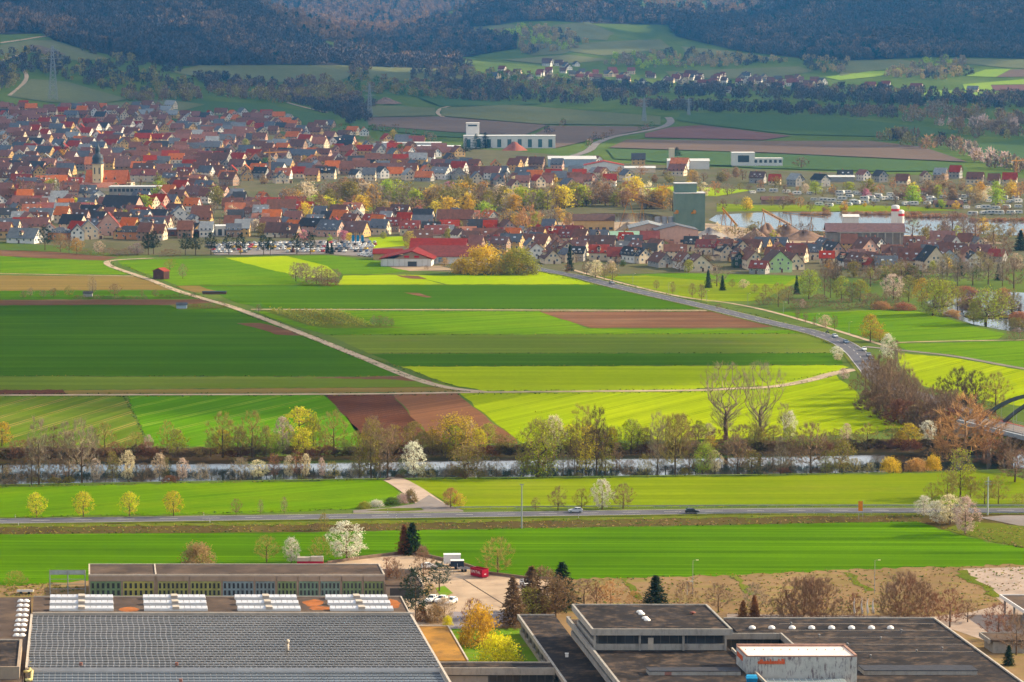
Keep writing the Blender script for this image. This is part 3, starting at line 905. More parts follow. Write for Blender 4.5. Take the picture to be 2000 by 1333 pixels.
proto('shrubbud', *[make_tree(s, 'dome', 13.0, 0.3, 150, 0.14, 900, 3600, 0.55, up=0.9, multi=1, trunk_frac=0.15, clump=0.9) for s in (21, 22)])
proto('thicket', *[make_tree(s, 'dome', 13.0, 0.2, 160, 0.10, 6500, 700, 0.5, twigl=1.7, twigw=0.05, up=1.0, multi=1, trunk_frac=0.15, clump=0.9) for s in (51, 52)])
proto('spruce', make_conifer(23, 4.6, 20), make_conifer(24, 5.4, 19))
proto('pine', make_conifer(25, 6.0, 11, True), make_conifer(26, 6.8, 10, True))
# coarser copies for trees beyond the fields
proto('fround', *[make_tree(s, 'round', 7.8, 1.5, 45, 0.24, 620, 0, twigl=1.5, twigw=0.075) for s in (31, 32, 33)])
proto('fbud', *[make_tree(s, 'round', 8.0, 1.2, 45, 0.24, 150, 800, 0.7, clump=0.7) for s in (34, 35, 36)])
proto('ftall', *[make_tree(s, 'tall', 4.8, 1.4, 40, 0.2, 520, 0, twigl=1.3, twigw=0.07, up=0.9) for s in (37, 38)])
proto('fspruce', make_conifer(39, 4.2, 11), make_conifer(40, 5.0, 10))
proto('fshrub', *[make_tree(s, 'dome', 13.0, 0.3, 40, 0.24, 180, 600, 1.1, up=0.9, multi=1, trunk_frac=0.15, clump=1.1) for s in (41, 42)])

WORDS = dict(white='white blossoming', cream='cream blossoming', pink='pink blossoming', rose='pale pink blossoming', lime='lime green budding', yellow='bright yellow', gold='golden', olive='olive', green='green',
             brown='bare brown', grey='bare grey', orange='bare orange', red='reddish brown', dark='dark green', violet='bare violet grey', plum='bare plum', bud='bare tan', pine='blue green', reed='rust coloured', hedge='dark')
ORD = ['first', 'second', 'third', 'fourth', 'fifth', 'sixth', 'seventh', 'eighth', 'ninth', 'tenth', 'eleventh', 'twelfth', 'thirteenth', 'fourteenth', 'fifteenth', 'sixteenth', 'seventeenth', 'eighteenth', 'nineteenth', 'twentieth']
def ordinal(k):
    if k < 20: return ORD[k]
    tens = ['', '', 'twenty', 'thirty', 'forty', 'fifty', 'sixty', 'seventy', 'eighty', 'ninety'][(k + 1) // 10]
    u = (k + 1) % 10
    if u == 0: return tens[:-1] + 'ieth'
    return tens + '-' + ORD[u - 1]
PENDING = []      # (px, object, description, place) -> labels numbered from the left once all stand
def settle_labels():
    by = {}
    for rec in PENDING:
        by.setdefault((rec[2], rec[3]), []).append(rec)
    for (desc, place), recs in by.items():
        recs.sort(key=lambda r: r[0])
        for k, r in enumerate(recs):
            r[1]['label'] = f'{desc} {place}' if len(recs) == 1 else f'{desc} {place}, {ordinal(k)} such from left'

BARE = {'brown', 'grey', 'orange', 'red', 'violet', 'dark', 'olive'}
KINDN = dict(round='broadleaf_tree', roundbud='budding_tree', bloom='blossom_tree', tall='slender_tree', tallbud='slender_tree', poplar='poplar_tree', willow='willow_tree', shrub='shrub', shrubbud='shrub', thicket='thicket', spruce='spruce_tree', pine='pine_tree', fround='broadleaf_tree', fbud='budding_tree', ftall='slender_tree', fspruce='spruce_tree', fshrub='shrub')
NOUN = dict(round='round tree', roundbud='round tree', bloom='tree', tall='slender tree', tallbud='slender tree', poplar='tall poplar', willow='spreading willow', shrub='shrub', shrubbud='shrub', thicket='thicket', spruce='spruce', pine='pine', fround='round tree', fbud='tree', ftall='slender tree', fspruce='spruce', fshrub='shrub')
TREE_OBJ = []
def tree(kind, px, py, hpx, col, place, wpx=None, group=None, mirror=False, z=None):
    p = gp(px, py) if z is None else at_z(px, py, z)
    s = pxm(p)
    H = hpx / s
    k = H / 10.0
    ms = PROTO[kind]
    i = R.randrange(len(ms))
    wnat = {'round': 7.2, 'roundbud': 7.4, 'bloom': 7.6, 'tall': 4.2, 'tallbud': 4.4, 'poplar': 7.4, 'willow': 8.2, 'shrub': 12, 'shrubbud': 13, 'thicket': 13, 'spruce': 5, 'pine': 6.4, 'fround': 7.4, 'fbud': 7.6, 'ftall': 4.6, 'fspruce': 4.6, 'fshrub': 13}[kind]
    kw = k if wpx is None else (wpx / s) / wnat
    e = empty(KINDN[kind], (p[0], p[1], p[2] - 0.1), R.uniform(0, 6.28) if kind != 'willow' else (math.pi if mirror else 0) + R.uniform(-.5, .5), (kw, kw, k))
    bare = kind in ('round', 'tall', 'poplar', 'shrub', 'fround', 'ftall', 'thicket') 
    conif = kind in ('spruce', 'pine', 'fspruce')
    for nm, me in zip(('trunk', 'crown'), ms[i]):
        o = bpy.data.objects.new(nm, me)
        COL.objects.link(o)
        o.parent = e
        if nm == 'trunk':
            if bare and col in BARK:
                o.material_slots[0].link = 'OBJECT'; o.material_slots[0].material = BARK['dark' if col != 'orange' else 'brown']
            elif not conif:
                o.material_slots[0].link = 'OBJECT'; o.material_slots[0].material = BARK['dark']
        else:
            if bare:
                o.material_slots[0].link = 'OBJECT'; o.material_slots[0].material = BARK.get(col, BARK['brown'])
            o.material_slots[1].link = 'OBJECT'; o.material_slots[1].material = LEAF.get(col, LEAF['brown'])
    word = WORDS[col]
    if not bare: word = {'orange': 'orange budding', 'red': 'reddish brown', 'brown': 'brown', 'bud': 'tan budding', 'grey': 'grey'}.get(col, word)
    if not bare and col == 'olive': word = 'olive budding'
    if bare and col in ('lime', 'yellow'): col_note = 1; word = 'bare brown'
    if bare and col == 'olive': word = 'bare olive'
    if bare and col == 'dark': word = 'bare dark'
    tag(e, None, 'shrub' if ('shrub' in kind or kind == 'thicket') else 'tree', group or ('shrubs ' if ('shrub' in kind or kind == 'thicket') else 'trees ') + place)
    PENDING.append((px, e, f'{word} {NOUN[kind]}', place))
    TREE_OBJ.append(e)
    return e

# ---- masses of far trees: one mesh per wood
def inpoly(poly, x, y):
    c = False
    n = len(poly)
    for i in range(n):
        x1, y1 = poly[i]; x2, y2 = poly[(i + 1) % n]
        if (y1 > y) != (y2 > y) and x < (x2 - x1) * (y - y1) / (y2 - y1) + x1:
            c = not c
    return c

def brush_tree(rs, n, conifer=False):
    """unit-height far tree: n leaf or twig faces spread through its crown"""
    tri = np.zeros((n, 3, 3))
    for i in range(n):
        t = rs.uniform(0.12, 1)
        a = rs.uniform(0, 6.28)
        if conifer:
            rad = 0.20 * (1.08 - t); c = np.array((math.cos(a) * rad, math.sin(a) * rad, t * 0.96)); l = 0.15
            d = np.array((math.cos(a), math.sin(a), -0.4)) + rs.normal(0, .3, 3)
        else:
            rad = 0.36 * math.sin(math.pi * (0.15 + 0.8 * t)) ** 0.6 * math.sqrt(rs.uniform(0.2, 1)); c = np.array((math.cos(a) * rad, math.sin(a) * rad, t * 0.9)); l = 0.27
            d = np.array((math.cos(a) * .6, math.sin(a) * .6, 0.9)) + rs.normal(0, .45, 3)
        d /= np.linalg.norm(d)
        s = np.cross(d, rs.normal(0, 1, 3)); s /= np.linalg.norm(s)
        w = 0.062 if not conifer else 0.085
        tri[i] = (c - s * w, c + s * w, c + d * l)
    return tri
_rs = np.random.RandomState(5)
BRUSH = [brush_tree(_rs, 64) for _ in range(6)]
BRUSHC = [brush_tree(_rs, 46, True) for _ in range(4)]
BRUSHS = [brush_tree(_rs, 30) for _ in range(4)]

def stem_quads():
    return None

def wood(name, polys, count, hrange, palette, label, conifer=0.0, squash=1.0, small=False, trunks=True):
    """Far-off wood that reads as one mass."""
    rs = np.random.RandomState(abs(hash(name + str(len(polys)) + label)) % 9999 if False else len(label) * 131 + count)
    T, MI = [], []
    mats = [BARK.get(c) or LEAF[c] for c in palette]
    areas = [(max(p[0] for p in q) - min(p[0] for p in q)) * (max(p[1] for p in q) - min(p[1] for p in q)) for q in polys]
    tot = sum(areas)
    for q, ar in zip(polys, areas):
        x0 = min(p[0] for p in q); x1 = max(p[0] for p in q); y0 = min(p[1] for p in q); y1 = max(p[1] for p in q)
        nn = int(count * ar / tot)
        cand = np.stack([rs.uniform(x0, x1, nn), rs.uniform(y0, y1, nn)], 1)
        cand = np.array([c for c in cand if inpoly(q, c[0], c[1])])
        if not len(cand):
            continue
        for p in gp_many(cand[:, 0], cand[:, 1]):
            h = rs.uniform(*hrange)
            isc = rs.uniform() < conifer
            b = (BRUSHC if isc else BRUSHS if small else BRUSH)
            b = b[rs.randint(len(b))]
            a = rs.uniform(0, 6.28)
            ca, sa = math.cos(a), math.sin(a)
            wv = h * squash * rs.uniform(.85, 1.2)
            t = np.empty_like(b)
            t[..., 0] = (b[..., 0] * ca - b[..., 1] * sa) * wv + p[0]
            t[..., 1] = (b[..., 0] * sa + b[..., 1] * ca) * wv + p[1]
            t[..., 2] = b[..., 2] * h + p[2] - 0.06 * h
            T.append(t)
            # clumps of one kind: colour follows a slow pattern in the ground plus chance
            v = math.sin(p[0] / 70.0 + 2 * math.sin(p[1] / 140.0)) * 0.5 + 0.5
            k = (len(palette) - 1) if isc else int(min(len(palette) - (2 if conifer > 0 else 1), (0.55 * v + 0.45 * rs.uniform()) * (len(palette) - (1 if conifer > 0 else 0))))
            MI += [k] * len(b)
    T = np.concatenate(T)
    n = len(T)
    me = bpy.data.meshes.new(name)
    me.vertices.add(n * 3); me.loops.add(n * 3); me.polygons.add(n)
    me.vertices.foreach_set('co', T.reshape(-1))
    me.loops.foreach_set('vertex_index', np.arange(n * 3, dtype=np.int32))
    me.polygons.foreach_set('loop_start', np.arange(0, n * 3, 3, dtype=np.int32))
    me.polygons.foreach_set('material_index', np.array(MI, dtype=np.int32))
    for m in mats:
        me.materials.append(m)
    me.update(calc_edges=True)
    o = bpy.data.objects.new(name, me)
    COL.objects.link(o)
    tag(o, label, None, None, 'stuff')
    return o
# ================================================================ FAR COUNTRY
C_FG = crop('far_pasture', (0.13, 0.145, 0.065), (0.18, 0.18, 0.08), row=9, rowamt=0.12, big=0.006, fine=0.1)
C_FG2 = crop('far_wheat', (0.07, 0.115, 0.04), (0.095, 0.145, 0.052), row=9, rowamt=0.12, big=0.006, fine=0.1)
C_FB = crop('far_soil', (0.15, 0.105, 0.085), (0.19, 0.135, 0.10), ang=1.5, row=9, rowamt=0.2, big=0.006, fine=0.1)
C_FP = crop('far_red_soil', (0.16, 0.085, 0.075), (0.19, 0.10, 0.09), ang=1.5, row=9, rowamt=0.2, big=0.006, fine=0.1)
C_FL = crop('far_barley', (0.19, 0.30, 0.03), (0.26, 0.36, 0.05), row=9, rowamt=0.12, big=0.006, fine=0.1)
C_FF = crop('leaf_litter', (0.05, 0.042, 0.038), (0.075, 0.06, 0.05), row=9, rowamt=0.1, big=0.01, fine=0.1)
C_TOWN = crop('town_ground', (0.10, 0.095, 0.05), (0.16, 0.135, 0.085), row=9, rowamt=0.05, big=0.03, fine=0.15, pale=(0.12, 0.16, 0.015))

def farpatch(mat, *pts, name='far_field', off=0.8):
    patch(name, list(pts), mat, off, step=30)
farpatch(C_TOWN, (-60, 470), (140, 482), (230, 498), (400, 500), (640, 498), (735, 505), (800, 527), (900, 534), (1010, 536), (1060, 527), (1140, 538), (1330, 533), (1560, 538), (1700, 545), (2060, 520), (2060, 350), (1850, 345), (1450, 330), (1200, 318), (1060, 300), (850, 285), (660, 268), (560, 262), (420, 248), (200, 226), (60, 205), (-60, 200), name='town_ground', off=0.03)
farpatch(C_FG2, (160, 208), (330, 194), (520, 205), (655, 231), (600, 252), (440, 246), (300, 236), (190, 222))
farpatch(C_FG, (170, 206), (330, 197), (400, 206), (330, 226), (240, 220), off=1.1)
farpatch(C_FG, (390, 129), (680, 129), (720, 140), (640, 166), (420, 157), (330, 142))
farpatch(C_FG, (60, 156), (130, 161), (250, 195), (180, 206), (90, 200), (20, 190))
farpatch(C_FG, (0, 90), (60, 80), (105, 80), (215, 116), (150, 120), (60, 104), (0, 112))
farpatch(C_FB, (40, 92), (75, 90), (130, 108), (100, 112), off=1.2)
farpatch(C_FB, (716, 231), (856, 229), (1070, 246), (1021, 267), (874, 259), (720, 246))
farpatch(C_FG2, (680, 240), (716, 232), (720, 247), (874, 260), (1010, 268), (960, 272), (850, 268), (690, 250))
farpatch(C_FG, (862, 212), (1000, 206), (1290, 229), (1290, 246), (1060, 244), (862, 228))
farpatch(C_FG2, (815, 190), (900, 189), (1060, 204), (1000, 207), (860, 209))
farpatch(C_FG, (700, 206), (850, 212), (850, 227), (716, 230), (660, 224))
farpatch(C_FG, (712, 131), (900, 137), (950, 161), (880, 163), (720, 157))
farpatch(C_FB, (1040, 266), (1075, 247), (1285, 249), (1160, 274), (1085, 291))
farpatch(C_FP, (1260, 262), (1310, 250), (1370, 246), (1545, 267), (1490, 275), (1260, 270))
farpatch(C_FG2, (1330, 222), (1600, 226), (1880, 258), (1790, 270), (1545, 264), (1380, 245), (1322, 236))
farpatch(C_FB, (1225, 274), (1490, 277), (1700, 277), (1800, 288), (1890, 318), (1500, 300), (1190, 290))
farpatch(C_FG2, (1185, 293), (1400, 298), (1600, 306), (1880, 322), (1880, 336), (1700, 336), (1480, 330), (1200, 312))
farpatch(C_FG2, (1870, 286), (2060, 268), (2060, 340), (1930, 318))
farpatch(C_FG, (1300, 141), (1560, 131), (1590, 141), (1480, 156), (1310, 152))
farpatch(C_FG, (1640, 120), (1760, 117), (1820, 128), (1700, 140), (1640, 150))
farpatch(C_FL, (1610, 152), (1700, 140), (1750, 139), (1720, 150), (1640, 158))
farpatch(C_FG, (1850, 115), (2060, 118), (2060, 138), (1960, 133), (1890, 126))
farpatch(C_FL, (1885, 150), (1925, 137), (1975, 136), (1945, 152))
farpatch(C_FB, (1945, 152), (1975, 137), (2060, 137), (2060, 150))
farpatch(C_FL, (1880, 166), (2060, 151), (2060, 165), (1935, 167), (1940, 178), (1885, 177))
farpatch(C_FP, (1935, 168), (2060, 165), (2060, 180), (1942, 178))
farpatch(C_FL, (1740, 190), (1790, 179), (1860, 178), (2060, 187), (2060, 193), (1850, 190))
farpatch(C_FG, (905, 55), (1000, 48), (1020, 58), (930, 66))
farpatch(C_FG, (1080, 50), (1150, 44), (1200, 66), (1185, 80), (1100, 75))
farpatch(C_FG, (1150, 84), (1290, 78), (1310, 96), (1180, 110), (1100, 100))
farpatch(C_FG, (980, 118), (1110, 108), (1200, 118), (1080, 128))
farpatch(C_FG, (1010, 96), (1060, 84), (1140, 92), (1100, 106), (1040, 110))
farpatch(C_FG, (820, 108), (880, 96), (900, 104), (860, 118))
farpatch(C_FG, (1330, 92), (1420, 100), (1520, 116), (1440, 122), (1340, 112))
farpatch(C_FL, (890, 98), (930, 94), (920, 106), (895, 108))

FOREST_L = [(-60, -28), (440, -28), (520, 32), (600, 82), (680, 110), (790, 121), (900, 125), (930, 128), (900, 137), (700, 131), (560, 127), (388, 130), (345, 130), (310, 126), (210, 107), (180, 101), (105, 79), (82, 66), (0, 68), (-60, 70)]
FOREST_M = [(650, 108), (690, 94), (760, 70), (870, 32), (930, 10), (1000, -14), (1180, -6), (1300, 24), (1420, 38), (1440, 54), (1330, 50), (1150, 46), (1090, 42), (1020, 42), (960, 52), (895, 60), (870, 78), (800, 100), (700, 112)]
FOREST_R = [(1300, 34), (1420, 38), (1500, 18), (1560, -6), (1620, -28), (2080, -28), (2080, 118), (1940, 114), (1850, 112), (1760, 115), (1650, 120), (1560, 114), (1440, 100), (1320, 72)]
SCRUB_M = [(650, 100), (790, 62), (890, 60), (1010, 76), (1010, 96), (905, 112), (880, 132), (780, 126), (690, 130)]
for q in ([(470, -10), (480, -28), (980, -28), (900, 14), (860, 30), (770, 62), (690, 90), (600, 74), (530, 26)], FOREST_L, FOREST_M, FOREST_R, SCRUB_M):
    farpatch(C_FF, *q, name='forest_floor', off=0.6)
wood('forest', [FOREST_L], 4600, (13, 19), ('violet', 'plum', 'violet', 'plum', 'brown', 'pine'), 'bare deciduous forest on the left hill', conifer=0.01)
wood('forest', [[(360, -20), (455, -20), (500, 15), (550, 54), (540, 60), (430, 38), (372, 12)]], 620, (18, 24), ('pine', 'dark'), 'dark spruce stand on the left hill', conifer=1.0)
wood('forest', [FOREST_M, SCRUB_M], 4200, (12, 19), ('violet', 'plum', 'brown', 'plum', 'violet', 'pine'), 'mixed forest on the middle hill', conifer=0.14)
wood('forest', [FOREST_R], 4800, (13, 20), ('violet', 'violet', 'plum', 'plum', 'brown', 'pine'), 'wooded hillside at right', conifer=0.14)
wood('forest', [[(1300, 22), (1420, 26), (1480, 60), (1400, 82), (1310, 66)], [(1690, 74), (1800, 72), (1830, 92), (1700, 96)], [(1420, 14), (1560, -20), (1600, 0), (1450, 22)], [(900, 12), (1000, 10), (1010, 34), (930, 40)], [(1880, 20), (2050, 10), (2050, 60), (1900, 60)]], 1200, (16, 24), ('pine', 'dark'), 'spruce stands on the far hillsides', conifer=1.0)
wood('forest', [[(470, -10), (480, -28), (980, -28), (900, 14), (860, 30), (770, 62), (690, 90), (600, 74), (530, 26)], [(1180, -28), (1600, -28), (1540, 0), (1420, 34), (1300, 20), (1200, -6)]], 2600, (13, 19), ('bud', 'brown', 'bud', 'brown', 'pine'), 'pale forest on the farthest ridge', conifer=0.2)
# scrub, orchards and hedges between hills and town
wood('wood', [[(-40, 112), (70, 102), (150, 124), (240, 122), (330, 152), (400, 172), (330, 188), (240, 186), (150, 162), (100, 150), (50, 148), (0, 190), (-40, 200)], [(105, 84), (180, 102), (320, 130), (380, 140), (320, 142), (200, 112), (120, 92)]], 1000, (6, 12), ('violet', 'plum', 'olive', 'plum', 'green', 'pine'), 'scrub and old orchards on the left slope', conifer=0.04)
wood('wood', [[(240, 190), (370, 176), (400, 190), (380, 200), (250, 200)], [(380, 150), (560, 168), (640, 150), (650, 165), (600, 190), (560, 205), (420, 190)], [(560, 180), (680, 170), (700, 200), (690, 228), (640, 225), (580, 205)], [(660, 200), (690, 190), (730, 205), (720, 240), (670, 245)]], 900, (7, 14), ('violet', 'plum', 'brown', 'olive', 'pine'), 'hedges and copses above the town', conifer=0.03)
wood('wood', [[(690, 130), (720, 132), (720, 160), (800, 165), (960, 165), (1060, 195), (1160, 200), (1150, 205), (960, 200), (800, 190), (700, 182), (680, 165)], [(780, 145), (890, 140), (1000, 150), (1160, 165), (1170, 195), (1060, 190), (920, 165)]], 1300, (7, 15), ('violet', 'plum', 'brown', 'olive', 'green', 'pine'), 'tree belts below the far village', conifer=0.06)
wood('wood', [[(1160, 165), (1480, 172), (1700, 178), (2060, 192), (2060, 216), (1900, 212), (1700, 208), (1500, 196), (1300, 188), (1180, 200)], [(1200, 205), (1420, 208), (1600, 214), (1760, 222), (1760, 234), (1560, 226), (1300, 218)]], 1700, (8, 15), ('violet', 'plum', 'violet', 'plum', 'brown', 'pine'), 'long tree rows across the valley', conifer=0.02)
wood('wood', [[(1755, 216), (1850, 212), (1900, 222), (1990, 235), (2060, 245), (2060, 268), (1960, 274), (1880, 272), (1850, 250), (1770, 240)], [(1685, 262), (1760, 270), (1860, 285), (1960, 320), (2040, 340), (2000, 342), (1900, 322), (1830, 296), (1720, 280)]], 560, (8, 16), ('violet', 'olive', 'brown', 'bud', 'grey', 'rose'), 'copse and hedges on the right')
wood('wood', [[(1560, 112), (1660, 122), (1640, 150), (1580, 140)], [(1815, 122), (1880, 120), (1900, 148), (1840, 158), (1730, 152), (1740, 142)], [(1200, 112), (1330, 100), (1560, 122), (1420, 132), (1260, 136), (1180, 128)], [(1010, 50), (1100, 60), (1160, 90), (1100, 100), (1010, 110)], [(940, 66), (1080, 58), (1080, 68), (960, 76)]], 800, (7, 14), ('olive', 'violet', 'bud', 'grey', 'lime'), 'orchards around the far village')
wood('hedge', [[(640, 246), (760, 255), (850, 266), (850, 272), (740, 262), (640, 252)], [(1060, 262), (1100, 243), (1108, 246), (1070, 268)], [(1130, 292), (1160, 272), (1260, 250), (1300, 240), (1304, 243), (1265, 254), (1170, 276), (1145, 294)], [(945, 272), (1060, 276), (1060, 280), (945, 277)]], 330, (4, 9), ('violet', 'brown', 'green'), 'roadside trees and hedges behind the town', small=True)

# ---- clouds that shade the hills (outside the picture, above it)
def cloud_mat():
    m, nt, b = new_mat('cloud_vapour')
    tr = nt.nodes.new('ShaderNodeBsdfTransparent')
    df = nt.nodes.new('ShaderNodeBsdfTranslucent'); df.inputs[0].default_value = (0.9, 0.9, 0.9, 1)
    mx = nt.nodes.new('ShaderNodeMixShader')
    n1 = noise(nt, objco(nt), 0.006, 4)
    f = ramp(nt, n1, [(0.3, (0.34,) * 3), (0.55, (0.56,) * 3)])
    nt.links.new(f, mx.inputs[0])
    nt.links.new(tr.outputs[0], mx.inputs[1]); nt.links.new(df.outputs[0], mx.inputs[2])
    nt.links.new(mx.outputs[0], nt.nodes['Material Output'].inputs['Surface'])
    return m
M_CLOUD = cloud_mat()
ALT = 1100.0
def cloud(X, Y, rx, ry, seed, thick=60.0):
    rs = np.random.RandomState(seed)
    off = ALT / math.tan(SUN_EL)
    c = (X + SUN_H.x * off, Y + SUN_H.y * off, ALT)
    bm = bmesh.new()
    bmesh.ops.create_icosphere(bm, subdivisions=4, radius=1.0)
    ph = rs.uniform(0, 6.28, 6)
    for v in bm.verts:
        a = math.atan2(v.co.y, v.co.x)
        k = 1 + 0.13 * math.sin(3 * a + ph[0]) + 0.09 * math.sin(5 * a + ph[1]) + 0.07 * math.sin(9 * a + ph[2]) + 0.04 * math.sin(17 * a + ph[3])
        lump = 1 + 0.25 * math.sin(9 * v.co.x + ph[4]) * math.sin(8 * v.co.y + ph[5])
        z = v.co.z * thick * (lump if v.co.z > 0 else 0.35)
        v.co = Vector((v.co.x * rx * k, v.co.y * ry * k, z))
    me = bpy.data.meshes.new('cloud'); bm.to_mesh(me); bm.free()
    me.materials.append(M_CLOUD)
    o = bpy.data.objects.new('cloud', me)
    o.location = c
    COL.objects.link(o)
    tag(o, 'drifting cloud above the valley', None, None, 'stuff')
for i, (X, Y, rx, ry) in enumerate([
    (-215, 1262, 300, 190), (-540, 1150, 320, 130), (-420, 1480, 260, 60),
    (-700, 3900, 620, 640), (0, 3950, 700, 760), (720, 3700, 640, 560), (1500, 4000, 520, 700),
    (-900, 5000, 700, 560), (-330, 5350, 430, 430), (470, 5350, 440, 500), (1350, 5750, 760, 480)]):
    cloud(X, Y, rx, ry, 40 + i)
# ================================================================ TOWN
def roof_mat(name, c):
    """clay tiles or slate: courses and weathering"""
    if name in MATS: return MATS[name]
    m, nt, b = new_mat(name)
    oi = nt.nodes.new('ShaderNodeObjectInfo')
    co = objco(nt)
    n1 = noise(nt, co, 0.5, 4, 0.65)
    col = ramp(nt, n1, [(0.3, mul(c, 0.72)), (0.7, mul(c, 1.22))])
    sep = nt.nodes.new('ShaderNodeSeparateXYZ'); nt.links.new(co, sep.inputs[0])
    fr = mathn(nt, 'FRACT', mathn(nt, 'MULTIPLY', sep.outputs[2], 2.6))
    col = mixc(nt, mathn(nt, 'MULTIPLY', mathn(nt, 'LESS_THAN', fr, 0.22), 0.3), col, mul(c, 0.4))
    hs = nt.nodes.new('ShaderNodeHueSaturation')
    nt.links.new(mathn(nt, 'MULTIPLY_ADD', oi.outputs['Random'], 0.45, 0.75), hs.inputs['Value'])
    nt.links.new(mathn(nt, 'MULTIPLY_ADD', oi.outputs['Random'], 0.3, 0.82), hs.inputs['Saturation'])
    nt.links.new(col, hs.inputs['Color'])
    nt.links.new(hs.outputs[0], b.inputs['Base Color'])
    b.inputs['Roughness'].default_value = 0.8
    b.inputs['Specular IOR Level'].default_value = 0.12
    MATS[name] = m
    return m
ROOF = {k: roof_mat('roof_' + k, c) for k, c in dict(r=(0.26, 0.050, 0.034), o=(0.45, 0.15, 0.07), b=(0.155, 0.075, 0.055), d=(0.05, 0.048, 0.052), s=(0.11, 0.115, 0.13), p=(0.20, 0.10, 0.082), g=(0.24, 0.245, 0.25)).items()}
RWORD = dict(r='red', o='orange', b='brown', d='dark', s='slate', p='purple-brown', g='grey')
WALL = {k: plain('wall_' + k, c, 0.85, 0.10, 0.5, stain=(mul(c, 0.6), 0.5, 0.3)) for k, c in dict(w=(0.72, 0.68, 0.62), c=(0.68, 0.55, 0.39), y=(0.58, 0.37, 0.15), k=(0.56, 0.34, 0.26), g=(0.33, 0.31, 0.29), t=(0.34, 0.22, 0.15), o=(0.60, 0.24, 0.10), n=(0.42, 0.60, 0.28), u=(0.36, 0.43, 0.50), x=(0.05, 0.08, 0.055)).items()}
WWORD = dict(w='white', c='cream', y='ochre', k='pink', g='grey', t='tan', o='orange', n='light-green', u='bluish', x='dark-green')
M_GLASS = plain('window_glass', (0.045, 0.055, 0.07), 0.15, 0.2, 1.0, spec=0.6)
M_FRAME = plain('window_frame', (0.72, 0.70, 0.66), 0.6, 0.05, 1.0)
M_CHIM = plain('chimney_brick', (0.28, 0.13, 0.10), 0.9, 0.2, 2.0)
M_DOOR = plain('door_wood', (0.13, 0.07, 0.045), 0.6, 0.2, 2.0)
M_SOLAR = plain('solar_panel', (0.03, 0.05, 0.09), 0.12, 0.1, 1.0, spec=0.7)

